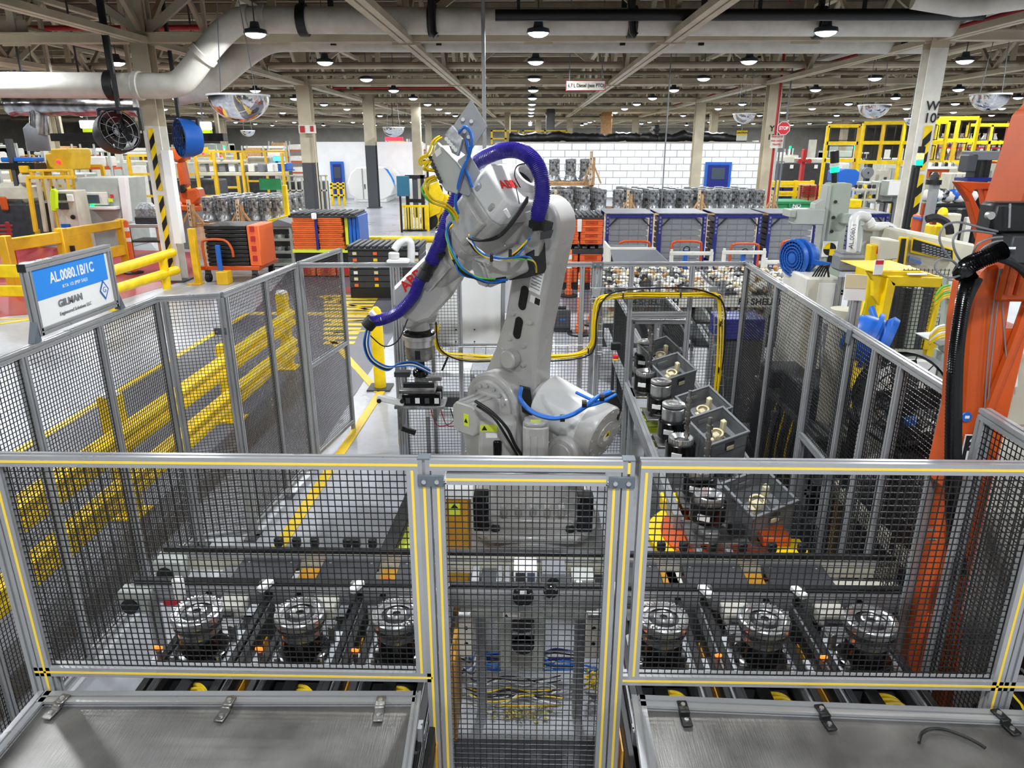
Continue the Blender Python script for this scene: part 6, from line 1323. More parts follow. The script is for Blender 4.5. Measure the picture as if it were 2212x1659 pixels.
def put_case(x, y, z, rz, lab, s=1.0):
    if c0n[0] == 0: c0.location = (x,y,z); c0.rotation_euler = (0,0,rz); c0['label'] = lab; c0.scale = (s,)*3
    else: dup(c0, (x,y,z), rz, lab, scale=s)
    c0n[0] += 1
def dunnage(name, lab, x0, x1, y0, y1, z, posts, h, base=True):
    t = thing(name, lab, 'pallet', ((x0+x1)/2,(y0+y1)/2,0), 'wooden pallets of transmission cases')
    for k in range(5):
        y = y0 + (y1-y0)*(k+0.5)/5; B().bx(x0,x1,y-0.06,y+0.06,z-0.03,z).out('deck_board', MATS['wood'], t, smooth=0)
    for y in (y0+0.06,(y0+y1)/2,y1-0.06): B().bx(x0,x1,y-0.05,y+0.05,z-0.13,z-0.03).out('stringer', MATS['wood'], t, smooth=0)
    if base: B().bx(x0,x1,y0,y1,0,z-0.13).out('lower_stack', MATS['wood_pale'], t, smooth=0)
    for x in posts:
        B().bx(x-0.09,x-0.01,y0-0.1,y0-0.02,z-0.1,z+h).out('upright_plank', MATS['wood_pale'], t, smooth=0)
        B().bx(x+0.01,x+0.09,y0-0.1,y0-0.02,z-0.1,z+h*0.8).out('upright_plank', MATS['wood'], t, smooth=0)
        for k in range(5): B().bx(x-0.065,x-0.035,y0-0.104,y0-0.1,z+0.05+h*0.17*k,z+0.10+h*0.17*k).out('plank_hole', MATS['dark_grey'], t, smooth=0)
        B().bar((x-0.3,y0-0.06,z-0.05),(x-0.05,y0-0.06,z+h*0.55),0.05,0.05,(0,1,0)).out('brace', MATS['wood'], t, smooth=0); B().bar((x+0.3,y0-0.06,z-0.05),(x+0.05,y0-0.06,z+h*0.55),0.05,0.05,(0,1,0)).out('brace', MATS['wood'], t, smooth=0)
    return t
YE = 24.0; ze = at(1400,458,Y=YE).z
xs_ = [at(px,440,Y=YE).x for px in (1198,1226,1262,1298,1335,1376,1411,1447,1484,1533,1567,1603,1639)]
dunnage('pallet_stack', 'long wooden pallet stack under the transmission cases behind the blue racks', xs_[0]-0.3, xs_[-1]+0.35, YE-0.3, YE+2.6, ze, (at(1202,440,Y=YE).x, at(1356,440,Y=YE).x, at(1507,440,Y=YE).x, at(1660,440,Y=YE).x), 0.72)
for j in range(4):
    for i, x in enumerate(xs_):
        if j and i in (0,4): continue
        put_case(x-0.1*j, YE+0.05+0.62*j, ze, random.uniform(-0.05,0.05), CASE_L(0,i,j))
zu = at(1230,391,Y=24.9).z
dunnage('pallet_stack', 'raised wooden pallet with three transmission cases against the white block wall', at(1150,391,Y=24.6).x, at(1282,391,Y=24.6).x, 24.4, 25.6, zu, (at(1279,380,Y=24.3).x,), 0.95, False)
for x in (at(1160,391,Y=24.5).x, at(1276,391,Y=24.5).x):
    for y in (24.45,25.55): o = None
for k, px in enumerate((1197,1232,1263)): put_case(at(px,391,Y=24.9).x, 24.9, zu, 0, CASE_L(1,k,0))
# posts that carry the raised pallet
q = at(1279,460,Y=24.4)
for k, px in enumerate((1152,1281)):
    o = B().bx(at(px,400,Y=24.7).x-0.06,at(px,400,Y=24.7).x+0.06,26.7,26.85,0,zu-0.13).bx(at(px,400,Y=24.7).x-0.06,at(px,400,Y=24.7).x+0.06,25.2,26.85,zu-0.2,zu-0.131).out('pallet_post', MATS['wood'], None, smooth=0); tag(o, 'wooden post frame under the %s end of the raised pallet' % ('left','right')[k], 'post')
# left group
YL = 20.0; zl = at(500,478,Y=YL).z; xl = [at(px,450,Y=YL).x for px in (449,483,517,548,578,600)]
dunnage('pallet_stack', 'wooden pallet stack of transmission cases right of the hazard striped column on the left', xl[0]-0.3, xl[-1]+0.3, YL-0.3, YL+2.6, zl, (at(427,460,Y=YL).x, at(530,460,Y=YL).x), 0.6)
for j in range(4):
    for i, x in enumerate(xl): put_case(x, YL+0.05+0.62*j, zl, random.uniform(-.05,.05), CASE_L(2,i,j), 0.92)
# ------------------------------------------------------------------ blue racks of wrapped trays
M('tray_slate', (108,108,112), 0.5, 0, 0.14, 5)
M('film', (200,205,210), 0.12, alpha=0.16)
def blue_rack(px0, px1, k, Y=18.0):
    a, b = at(px0,462,Y=Y), at(px1,462,Y=Y); zt_ = a.z
    t = thing('blue_rack', 'blue steel rack of film wrapped grey trays, %s from the orange totes' % ORD[k], 'rack', ((a.x+b.x)/2,Y,0), 'blue racks of wrapped trays')
    for x in (a.x, b.x-0.08):
        for y in (Y, Y+1.3): B().bx(x,x+0.08,y,y+0.08,0,zt_).out('upright', MATS['blue_deep'], t, smooth=0)
        for i in range(5): B().bx(x+0.02,x+0.06,Y-0.004,Y,zt_-0.12-0.09*i,zt_-0.07-0.09*i).out('hole_mark', MATS['mid_grey'], t, smooth=0)
    for z in (0.12, zt_-0.04):
        for y in (Y, Y+1.3): B().bx(a.x+0.08,b.x-0.08,y,y+0.06,z-0.05,z+0.03).out('beam', MATS['blue_deep'], t, smooth=0)
    for s, x in ((1,a.x+0.06),(-1,b.x-0.06)): B().bar((x,Y+0.02,zt_-0.32),(x+s*0.26,Y+0.02,zt_-0.06),0.03,0.03,(0,1,0)).out('corner_brace', MATS['black'], t, smooth=0)
    B().bx(a.x-0.02,b.x+0.02,Y-0.03,Y+1.4,zt_,zt_+0.02).out('top_cover', MATS['mid_grey'], t, bev=0.004)
    n = 8; h = (zt_-0.28)/n; w_ = (b.x-a.x-0.2)
    bl_ = B().box((0,0,0),(w_/4-0.015,1.1,h-0.03)).out('tray', MATS['tray_slate'], t, bev=0.008, smooth=0); first = True
    for r in range(n):
        off = 0.5 if r % 2 else 0
        for c in range(4):
            o = bl_ if first else bl_.copy()
            if not first: COL.objects.link(o)
            first = False
            o.location = (a.x+0.1+w_/4*(c+0.5), Y+0.62+0.02*(r%2), 0.16+h*(r+0.5))
            if o.parent is None or True: o.parent = t; o.matrix_parent_inverse = wm(t).inverted()
    B().bx(a.x+0.09,b.x-0.09,Y+0.035,Y+0.042,0.16,zt_-0.1).out('wrap_film', MATS['film'], t, smooth=0)
for k, (p0, p1) in enumerate(((1310,1412),(1424,1528),(1546,1648),(1662,1770))): blue_rack(p0, p1, k)
blue_rack(1838, 1922, 4, 19.5)
# ------------------------------------------------------------------ orange totes right of the robot and lids
def tote_o(x0, x1, z0, z1, Y, lab):
    t = thing('orange_tote', lab, 'tote', ((x0+x1)/2,Y+0.5,z0), 'stacked orange totes')
    B().bx(x0,x1,Y,Y+1.0,z0,z1).out('tote_shell', MATS['stack_orange'], t, bev=0.01)
    xm = (x0+x1)/2; o = B().bx(xm-0.13,xm+0.13,Y-0.015,Y,z0+0.03,z1-0.04).out('handle_panel', MATS['orange_paint'], t, bev=0.006)
    B().bx(xm-0.05,xm+0.05,Y-0.022,Y-0.015,z0+0.07,z1-0.08).out('handle_mark', MATS['red_paint'], o, smooth=0); B().bx(x0+0.01,x1-0.01,Y-0.02,Y+1.0,z1-0.03,z1).out('tote_rim', MATS['stack_orange'], t, bev=0.004)
Yt = 15.5; zz = [at(1250,y,Y=Yt).z for y in (474,488,502,515,528)]
cols = [(at(1206,500,Y=Yt).x, at(1250,500,Y=Yt).x), (at(1254,500,Y=Yt).x, at(1302,500,Y=Yt).x)]
for c, (x0, x1) in enumerate(cols):
    for r in range(4): tote_o(x0, x1, zz[r+1], zz[r]-0.002, Yt, 'orange tote in the upper stack right of the robot, %s column, %s from the top' % (('left','right')[c], ORD[r]))
    z2 = [at(1250,y,Y=Yt).z for y in (548,564,580,596)]
    for r in range(3): tote_o(x0, x1, z2[r+1] if r < 2 else 0.157, z2[r]-0.002, Yt, 'orange tote in the lower stack right of the robot, %s column, %s from the top' % (('left','right')[c], ORD[r]))
def ribbed(name, lab, x0, x1, y0, y1, z, th, n, cat='lid'):
    t = thing(name, lab, cat, ((x0+x1)/2,(y0+y1)/2,z), 'ribbed black lids')
    B().bx(x0,x1,y0,y1,z,z+th).out('lid_plate', MATS['charcoal'], t, bev=0.005)
    for k in range(n):
        x = x0+(x1-x0)*(k+0.5)/n; B().bx(x-(x1-x0)/n*0.3,x+(x1-x0)/n*0.3,y0,y1,z+th,z+th+0.05).out('lid_rib', MATS['charcoal'], t, bev=0.012)
    B().bx(x0-0.01,x0+0.01 if False else x0+0.05,y0-0.01,y0,z-0.0,z+th).out('strap_end', MATS['black'], t, smooth=0); return t
ribbed('ribbed_lid', 'ribbed black lid on top of the upper orange totes right of the robot', cols[0][0]-0.05, cols[1][1]+0.02, Yt-0.02, Yt+1.1, zz[0], 0.05, 9)
t = ribbed('ribbed_lid', 'black pallet tray between the upper and lower orange totes right of the robot', cols[0][0]-0.03, cols[1][1]+0.05, Yt-0.04, Yt+1.05, z2[0], 0.10, 6, 'tray')
o = B().bx(cols[0][0],cols[1][1],Yt,Yt+1.0,0,0.155).out('plastic_pallet', MATS['black'], None, bev=0.01); tag(o, 'black plastic pallet on the floor under the lower orange totes right of the robot', 'pallet')
q = at(1252,482,Y=Yt-0.03); o = B().box((q.x,q.y,q.z-0.05),(0.09,0.02,0.26)).out('hanging_tag', MATS['white'], None, bev=0.004); tag(o, 'white tag hanging on the front of the upper orange totes right of the robot', 'tag')
# push carts with orange hoop handles and white frames in front of the racks
for k, (px0, px1, py) in enumerate(((1338,1404,521),(1452,1516,521),(1580,1640,526),(1690,1742,520))):
    Yc = 14.6; a, b = at(px0,py,Y=Yc), at(px1,py,Y=Yc)
    t = thing('push_cart', 'low push cart with orange hoop handle and blue post, %s from the orange totes' % ORD[k], 'cart', ((a.x+b.x)/2,Yc,0), 'push carts with orange hoop handles')
    B().tube([(a.x,Yc,0.22),(a.x,Yc,a.z-0.12),(a.x+0.06,Yc,a.z-0.02),(a.x+0.14,Yc,a.z),(b.x-0.14,Yc,a.z),(b.x-0.06,Yc,a.z-0.02),(b.x,Yc,a.z-0.12),(b.x,Yc,0.22)],0.025,8,sub=4).out('hoop_handle', MATS['orange_paint'], t)
    B().bx(a.x-0.1,b.x+0.1,Yc-1.0,Yc+0.1,0.16,0.24).out('deck', MATS['orange_paint'], t, bev=0.01)
    xm = (a.x+b.x)/2; B().bx(xm-0.05,xm+0.05,Yc+0.03,Yc+0.09,0.24,a.z-0.18).out('blue_post', MATS['blue_paint'], t, bev=0.008)
    B(fz((xm,Yc-0.01,a.z-0.16),(0,-1,0))).lathe([(0.05,0),(0.07,0),(0.07,0.02),(0.05,0.02)],18).out('tow_ring', MATS['black'], t)
    for x in (a.x,b.x):
        for y in (Yc-0.85,Yc): B().cyl((x-0.03,y,0.08),(x+0.03,y,0.08),0.08,14).out('wheel', MATS['rubber'], t); 
    for x in (a.x,b.x): B().bx(x-0.025,x+0.025,Yc-0.88,Yc+0.03,0.1,0.16).out('wheel_bracket', MATS['dark_grey'], t, smooth=0)
for k, (x0, x1, y0) in enumerate(((1448,1542,544),(1562,1656,542),(1652,1700,563))):
    Yw = 12.6; a, b = at(x0,y0,Y=Yw), at(x1,y0,Y=Yw)
    t = thing('tube_stand', 'white square tube frame stand before the blue racks, %s from the left' % ORD[k], 'frame', ((a.x+b.x)/2,Yw,0), 'white tube frames before the blue racks')
    B().bx(a.x,b.x,Yw,Yw+0.06,a.z-0.06,a.z).out('top_tube', MATS['offwhite'], t, bev=0.006)
    for x in (a.x,b.x-0.06):
        B().bx(x,x+0.06,Yw,Yw+0.06,0,a.z-0.06).out('upright', MATS['offwhite'], t, bev=0.006); B().bx(x,x+0.06,Yw,Yw+0.8,0,0.05).out('foot_tube', MATS['offwhite'], t, bev=0.006); B().bx(x+0.01,x+0.05,Yw+0.01,Yw+0.05,a.z,a.z+0.04).out('end_pin', MATS['offwhite'], t, smooth=0)
o = None
a, b = at(1320,538,Y=11.9), at(1412,538,Y=11.9)
t = thing('tarp_cover', 'grey tarpaulin covered crate with white edge frame before the first blue rack', 'cover', ((a.x+b.x)/2,11.9,0))
B().bx(a.x,b.x,11.9,12.8,0,a.z-0.04).out('crate', MATS['dark_grey'], t, bev=0.02); B().add([(a.x-0.02,11.85,a.z),(b.x+0.02,11.85,a.z),(b.x+0.35,11.8,a.z-0.30),(a.x+0.06,11.75,a.z-0.30),(a.x-0.02,11.87,a.z+0.015),(b.x+0.02,11.87,a.z+0.015),(b.x+0.35,11.83,a.z-0.29),(a.x+0.06,11.78,a.z-0.29)],[(3,2,1,0),(4,5,6,7),(0,1,5,4),(1,2,6,5),(2,3,7,6),(3,0,4,7)]).out('tarp', MATS['mid_grey'], t, smooth=0)
B().bx(a.x-0.03,a.x,11.85,12.8,0,a.z+0.02).out('edge_frame', MATS['offwhite'], t, smooth=0); B().bx(a.x-0.03,b.x+0.03,11.85,11.9,a.z,a.z+0.03).out('edge_frame', MATS['offwhite'], t, smooth=0)
# ------------------------------------------------------------------ centre left: forklift, stacks, yellow rail
Yf = 27.0
t = T0('forklift', 'yellow forklift with black mast and barred load guard left of the robot head', 'forklift', 915, 505, Yf)
def fb(name, x0, y0, x1, y1, dy, d, mat, bev=0.0, floor=False): return pb(t, name, x0, y0, x1, y1, Yf+dy, d, mat, bev, floor)
fb('mast_rail',877,378,884,500,0,0.15,'black'); fb('mast_rail',910,378,917,500,0,0.15,'black'); fb('mast_crossbar',877,378,917,386,0,0.15,'black'); fb('mast_crossbar',877,430,917,437,0.02,0.1,'black'); fb('lift_chain',892,386,903,470,0.03,0.08,'dark_grey')
for k in range(8): fb('guard_bar',866+k*7.3,445,869+k*7.3,500,-0.3,0.05,'safety_yellow')
fb('guard_frame',864,443,926,448,-0.3,0.06,'safety_yellow'); fb('guard_frame',864,443,869,508,-0.32,0.06,'safety_yellow',0,True); fb('guard_frame',920,443,927,508,-0.32,0.06,'safety_yellow',0,True)
fb('fork_base',870,496,922,506,-0.4,0.5,'black',0.02,True); fb('body',925,420,972,490,0.3,1.8,'safety_yellow',0.08); fb('counterweight',940,470,985,502,0.6,1.6,'black',0.05); fb('seat_back',935,400,955,425,0.8,0.3,'black',0.05)
for x in (928,968): 
    c = at(x,500,Y=Yf+0.3); B().cyl((c.x,Yf+0.25,0.33),(c.x,Yf+0.55,0.33),0.33,20).out('wheel', MATS['rubber'], t, bev=0.02)
for x0,x1 in ((922,926),(966,970)): fb('roof_post',x0,352,x1,425,0.5,0.1,'black')
fb('roof',912,345,975,352,0.4,1.5,'black',0.02); poly('yellow_panel',[(925,400),(945,392),(960,425),(950,460),(928,470)],Yf+0.2,0.1,'safety_yellow',t,0.01)
t = T0('teal_panel', 'blue green rectangular sheet panel standing left of the forklift mast', 'panel', 873, 432, 26.2)
pb(t,'sheet',857,380,884,424,26.2,0.08,'M' if False else 'screen_dark',0.01); MATS['teal'] = M('teal',(40,104,130),0.5); t.children[0].data.materials[0] = MATS['teal']
pb(t,'foot_post',864,424,868,500,26.22,0.06,'black',0,True)
o = T0('yellow_rail', 'long yellow pipe rail running across the aisle behind the robot', 'rail', 860, 530, 18.5)
a, b = at(778,517,Y=18.5), at(960,517,Y=18.5); B().cyl(a, b, 0.085, 14).out('rail_pipe', MATS['safety_yellow'], o)
for f in (0.05,0.5,0.95): p = a.lerp(b, f); B().cyl((p.x,p.y,0),(p.x,p.y,p.z),0.06,12).out('rail_post', MATS['safety_yellow'], o)
# folded orange and blue crates stack
Ys = 17.0; x0, x1 = at(632,500,Y=Ys).x, at(738,500,Y=Ys).x; xm = (x0+x1)/2
zs_ = [at(690,470+k*8.6,Y=Ys).z for k in range(9)]
for c, (xa, xb) in enumerate(((x0,xm-0.02),(xm+0.02,x1))):
    for r in range(8):
        t = thing('folded_crate', 'folded orange crate in the strapped stack beside the aisle, %s column, %s from the top' % (('left','right')[c], ORD[r]), 'crate', ((xa+xb)/2,Ys+0.5,zs_[r+1]), 'folded orange crates')
        dx = random.uniform(-0.02,0.02); B().bx(xa+dx,xb+dx,Ys+abs(dx),Ys+1.1,zs_[r+1],zs_[r]-0.006).out('crate_body', MATS['M_fold'] if 'M_fold' in MATS else M('M_fold',(232,120,50),0.5,0,0.08,5), t, bev=0.012); B().bx(xa+dx,xb+dx,Ys+abs(dx)-0.02,Ys+abs(dx),zs_[r]-0.03,zs_[r]-0.008).out('crate_lip', MATS['stack_orange'], t, smooth=0)
for k in range(4):
    xa = x1+0.05+0.09*k; t = None; o = B().bx(xa,xa+0.08,Ys+0.1+0.22*k*0,Ys+1.1,zs_[7],zs_[0]+0.02).out('folded_crate', MATS['blue_paint' if k else 'lime'], None, bev=0.01)
    tag(o, ('lime green folded crate on edge beside the orange crate stack','blue folded crate on edge beside the orange stack, first','blue folded crate on edge beside the orange stack, second','blue folded crate on edge beside the orange stack, outermost')[k], 'crate', 'crates standing on edge')
ribbed('ribbed_lid', 'ribbed black lid strapped on top of the folded orange crates', x0-0.05, x1+0.35, Ys-0.02, Ys+1.2, zs_[0], 0.05, 10)
o = B().bx(x0-0.03,x1+0.45,Ys-0.05,Ys+1.2,zs_[8]-0.07,zs_[8]-0.002).out('slip_sheet', MATS['lime'], None, smooth=0); tag(o, 'lime yellow slip sheet under the folded orange crates', 'sheet')
o = B().bx(x0,x1+0.4,Ys,Ys+1.15,zs_[8]-0.32,zs_[8]-0.072).out('black_tray', MATS['black'], None, bev=0.02); tag(o, 'black plastic tray under the lime sheet of the orange crate stack', 'tray')
o = B().bx(xm-0.03,xm+0.03,Ys-0.06,Ys-0.045,zs_[8],zs_[0]+0.05).out('strap', MATS['blue_deep'], None, smooth=0); tag(o, 'dark blue strap down the front of the folded orange crates', 'strap')
q = at(678,467,Y=Ys-0.1); o = B().box(q,(0.12,0.03,0.14)).out('strap_tag', MATS['white'], None, bev=0.02); tag(o, 'white tag at the top of the strapped orange crate stack', 'tag')
zb2 = zs_[8]-0.33
for c in range(3):
    w_ = (x1+0.3-x0)/3; tote_o(x0+w_*c, x0+w_*(c+1)-0.03, 0.02, zb2, Ys, 'deep orange tote at floor level under the crate stack, %s from the left' % ORD[c])
# flat stack of dark lids beside it
xa, xb = at(752,560,Y=14.5).x, at(832,560,Y=14.5).x; zt_ = at(790,540,Y=14.5).z
for k in range(6): 
    t = thing('flat_crate', 'flat dark crate with pale clips right of the orange crate stack, %s from the top' % ORD[k], 'crate', ((xa+xb)/2,15,zt_-0.13*(k+1)), 'flat dark crates')
    z = zt_-0.13*(k+1); B().bx(xa,xb+0.7,14.5,15.5,max(z,0.0),z+0.125).out('crate_body', MATS['charcoal'], t, bev=0.012)
    for i in range(4): x = xa+0.1+i*(xb+0.5-xa)/3; B().bx(x,x+0.08,14.48,14.5,z+0.03,z+0.09).out('clip', MATS[('beige_plastic','stack_orange','safety_yellow','white')[(i+k)%4]], t, smooth=0)
o = B().bx(xa,xb+0.7,14.5,15.5,0,max(z,0.02)).out('plastic_pallet', MATS['black'], None, bev=0.01); tag(o, 'black pallet under the flat dark crates left of the robot arm', 'pallet')
ribbed('ribbed_lid', 'ribbed black lid on the flat dark crates left of the robot arm', xa-0.03, xb+0.72, 14.45, 15.55, zt_, 0.04, 12)
# cart with stacked black trays and hoop handle
Yc = 16.2
t = T0('tray_cart', 'orange cart with hoop handle and blue post carrying a tall stack of black trays', 'cart', 490, 600, Yc)
a, b = at(430,578,Y=Yc), at(560,578,Y=Yc)
B().bx(a.x,b.x,Yc,Yc+1.3,a.z-0.06,a.z+0.03).out('deck', MATS['orange_paint'], t, bev=0.01)
for x in (a.x+0.15,b.x-0.15):
    for y in (Yc+0.1,Yc+1.2): B().cyl((x-0.05,y,0.1),(x+0.05,y,0.1),0.10,16).out('wheel', MATS['rubber'], t); B().bx(x-0.06,x+0.06,y-0.03,y+0.03,0.1,a.z-0.05).out('wheel_fork', MATS['dark_grey'], t, smooth=0)
h0, h1, hz = at(440,520,Y=Yc).x, at(500,520,Y=Yc).x, at(470,519,Y=Yc-0.05).z
B().tube([(h0,Yc-0.05,a.z),(h0-0.02,Yc-0.05,hz-0.15),(h0+0.05,Yc-0.05,hz),(h1-0.15,Yc-0.05,hz),(h1,Yc-0.05,hz-0.18),(h1+0.02,Yc-0.05,a.z+0.25)],0.03,8,sub=5).out('hoop_handle', MATS['orange_paint'], t)
pb(t,'blue_post',467,530,477,586,Yc-0.12,0.06,'blue_paint',0.01); pb(t,'yellow_foot',466,588,490,603,Yc-0.3,0.3,'worn_yellow',0.01,True)
x0_, x1_ = at(443,520,Y=Yc+0.05).x, at(533,520,Y=Yc+0.05).x; ztop = at(490,487,Y=Yc+0.05).z
for k in range(10):
    z = a.z+0.03+(ztop-a.z-0.03)*k/10; o = B().bx(x0_+random.uniform(-.01,.01),x1_,Yc+0.06,Yc+1.1,z,z+(ztop-a.z)/10-0.012).out('black_tray', MATS['black'], None, bev=0.012); tag(o, 'black tray on the orange cart with the blue post, %s from the bottom' % ORD[k], 'tray', 'black trays on the cart')
t = thing('standing_tote', 'tall orange tote standing on end beside the black tray stack', 'tote', ((x1_+0.2),Yc+0.5,a.z)); B().bx(x1_+0.02,x1_+0.3,Yc+0.05,Yc+1.0,a.z+0.03,ztop-0.0).out('tote_shell', MATS['stack_orange'], t, bev=0.02)
for k in range(4): B().bx(x1_+0.1,x1_+0.2,Yc+0.03,Yc+0.05,a.z+0.15+k*0.22,a.z+0.27+k*0.22).out('handle_recess', MATS['red_paint'], t, smooth=0)
t = T0('yellow_post', 'flat yellow guard post with foot plate left of the orange tray cart', 'post', 418, 608, 16.0)
pb(t,'post_tube',411,494,424,605,15.9,0.14,'worn_yellow',0.01,True); q = at(418,606,Y=15.9); B().bx(q.x-0.16,q.x+0.16,15.85,16.1,0,0.03).out('foot_plate', MATS['worn_yellow'], t, bev=0.004)
# shelf trolley between cart and crates
t = T0('shelf_trolley', 'grey green shelf trolley with grey roof sheet between the tray cart and the crates', 'trolley', 595, 585, 18.4)
for y in (490,516,543,570): pb(t,'shelf',566,y,632,y+5,18.4,0.9,'machine_green',0.004)
for x in (566,628): pb(t,'upright',x,486,x+4,590,18.38,0.06,'machine_grey',0,True); pb(t,'upright',x,486,x+4,590,19.2,0.06,'machine_grey',0,True)
poly('roof_sheet',[(576,486),(600,474),(632,484),(632,490),(576,490)],18.35,0.95,'mid_grey',t,0.004)
for k in range(8): q = at(576+(k%4)*15,512+26*(k//4),Y=18.6); B().box(q,(0.1,0.2,0.14)).out('stored_part', MATS[('offwhite','cast_alu','machine_grey','black')[k%4]], t, bev=0.03)
# roll up white tank like housing and bits by the white rooms
t = T0('round_housing', 'large white round sided housing with double doors by the plain white room', 'housing', 800, 430, 41.0)
pts = [(770,362)]+[(828,362),(845,375),(854,398),(845,422),(828,432),(772,432),(756,420),(750,397),(757,374)]
poly('housing_front', pts, 40.6, 2.6, 'white', t, 0.05); pb(t,'housing_base',765,428,835,434,40.65,2.4,'white',0.02,True); pb(t,'door_gap',783,364,784.2,430,40.57,0.04,'mid_grey'); pb(t,'door_handle',787,398,789,408,40.55,0.05,'dark_grey'); poly('blue_swoosh',[(831,363),(838,366),(852,390),(853,404),(845,384)],40.58,0.03,'sign_blue',t)
t = T0('yellow_safety_gate', 'yellow tube safety gate in front of the small blue door on the left', 'gate', 725, 435, 38.5)
for y in (396,404,420): pb(t,'gate_rail',712,y,744,y+4,38.5,0.1,'safety_yellow',0.01)
for x in (714,728,740): pb(t,'gate_post',x,394,x+5,436,38.5,0.1,'safety_yellow',0.01,True)
# black tarpaulins and yellow rail on the white block room roof
t = T0('black_tarp', 'crumpled black tarpaulin rolls lying along the roof edge of the white block room', 'tarpaulin', 1400, 308, 43.4)
rr = random.Random(3)
for (xa_, xb_, hh_) in ((1100,1290,0.5),(1285,1440,0.55),(1420,1610,0.75)):
    P = [at(xa_+(xb_-xa_)*i/10, 301-(hh_*8 if 2 < i < 8 else 2)+rr.uniform(-2,2), Y=44.1) for i in range(11)]
    B().tube(P,0.28,9,sub=3,rad=lambda i,n: 0.27+0.04*math.sin(i*0.9)+0.03*math.sin(i*2.3)).out('tarp_roll', MATS['black'], t, smooth=50)
slab('roof_deck', [(-1.9,43.05),(14.2,43.05),(14.2,58),(-1.9,58)], 3.12, 3.2, 'wall_grey')
t = T0('roof_rail', 'yellow tube rail on the roof of the white block room', 'rail', 1130, 300, 44.0)
for y in (281,298): 
    for xa_, xb_ in ((1060,1120),(1128,1225)): pb(t,'rail_tube',xa_,y,xb_,y+3,44.6,0.1,'safety_yellow')
for x in (1060,1090,1118,1128,1175,1222): pb(t,'rail_post',x,281,x+4,311,44.6,0.1,'safety_yellow')
for nm, lab, x0,y0,x1,y1,Y,mt in (('tan_tower','tall tan sheet metal tower beyond the roof of the white block room',1301,242,1322,300,50,'wood'),('dark_stack','dark steel exhaust stack beyond the white block room roof',1180,235,1198,300,48,'dark_grey'),('dark_hopper','black bottle shaped hopper on the block room roof',1413,270,1424,300,46,'black'),('brown_duct','brown vertical duct beyond the block room roof',1090,200,1102,300,50,'cream_dark')):
    o = thing(nm, lab, 'plant', (at(x0,y1,Y=Y).x,Y,3.2)); pb(o,'shell',x0,y0,x1,312,Y,1.2,mt,0.05); pb(o,'flange',x0-2,y0+8,x1+2,y0+12,Y-0.1,1.4,mt)
    q = at((x0+x1)/2,312,Y=Y); 
# ------------------------------------------------------------------ right middle distance
t = T0('green_dumpster', 'green steel dumpster lettered in white beside the block room corner', 'dumpster', 1710, 460, 28.2)
YD = 28.2; a, b, c = at(1664,436,Y=YD), at(1752,436,Y=YD), 0.0
B().bx(a.x,b.x,YD,YD+1.4,0.15,a.z).out('bin_shell', MATS['green_paint'], t, bev=0.03); B().bx(a.x-0.06,b.x+0.06,YD-0.05,YD+1.45,a.z-0.08,a.z+0.02).out('rim', MATS['green_paint'], t, bev=0.01)
for f in (0.0,0.45,0.97): x = a.x+(b.x-a.x)*f; B().bx(x,x+0.07,YD-0.07,YD,0.0,a.z).out('side_rib', MATS['green_paint'], t, bev=0.008)
q = at(1721,446,Y=YD-0.02); text('NO', 0.2, Matrix(((1,0,0,q.x),(0,0,-1,YD-0.02),(0,1,0,q.z+0.02),(0,0,0,1))), MATS['white'], t, off=0.008); text('TRASH', 0.2, Matrix(((1,0,0,q.x),(0,0,-1,YD-0.02),(0,1,0,q.z-0.17),(0,0,0,1))), MATS['white'], t, off=0.008)
t = T0('yellow_guard_wall', 'yellow corrugated guard rail with blue bins behind, above the green dumpster', 'guard rail', 1710, 428, 31.0)
for y0,y1 in ((391,400),(401,405),(413,419),(420,424)): pb(t,'rail_beam',1664,y0,1758,y1,31,0.12,'safety_yellow',0.01)
for x in (1676,1716,1752): pb(t,'rail_post',x,390,x+6,428,30.95,0.2,'safety_yellow',0.01,True)
for k,x in enumerate((1668,1692,1716)): o = T0('blue_crate','dark blue crate behind the yellow corrugated guard rail, %s from the left' % ORD[k],'crate',x+10,425,31.6,'blue crates behind the guard rail'); pb(o,'crate_shell',x,400,x+22,424,31.6,0.8,'blue_deep',0.02,True)
t = T0('red_basket', 'rusty red wire basket of scrap right of the yellow corrugated rail', 'basket', 1745, 428, 29.5)
for k in range(6): pb(t,'basket_wire',1729,402+k*4,1768,403.6+k*4,29.5,0.05,'red_paint')
pb(t,'basket_back',1730,402,1768,427,30.2,0.05,'red_paint',0,True); pb(t,'scrap',1733,398,1765,412,29.6,0.5,'wood',0.05,True)
for x in (1729,1748,1766): pb(t,'basket_post',x,400,x+2,427,29.5,0.06,'red_paint',0,True)
t = T0('blue_locker', 'tall blue sheet cabinet behind the grey green machine post', 'cabinet', 1835, 430, 27.5)
poly('cabinet_side',[(1811,370),(1828,365),(1850,366),(1858,372),(1848,430),(1826,430),(1826,395),(1809,394)],27.5,1.0,'blue_paint',t,0.03); pb(t,'cabinet_base',1826,428,1848,440,27.52,0.9,'blue_deep',0.01,True)
for k,(x0,y0,x1,y1,mt,lab) in enumerate(((1690,352,1730,395,'charcoal','black tall tool cabinet left of the red pump stand'),(1735,352,1790,395,'charcoal','black double door cabinet with white notice right of the red stand'),(1800,352,1832,395,'offwhite','white narrow cabinet right of the black double door cabinet'))):
    t = T0('tool_cabinet', lab, 'cabinet', (x0+x1)/2, y1, 36.0); pb(t,'body',x0,y0,x1,y1,36,1.0,mt,0.03,True); pb(t,'door',x0+2,y0+3,x1-2,y1+5,35.96,0.04,mt,0.01); pb(t,'notice',(x0+x1)/2-3,y0+4,(x0+x1)/2+4,y0+12,35.93,0.03,'paper')
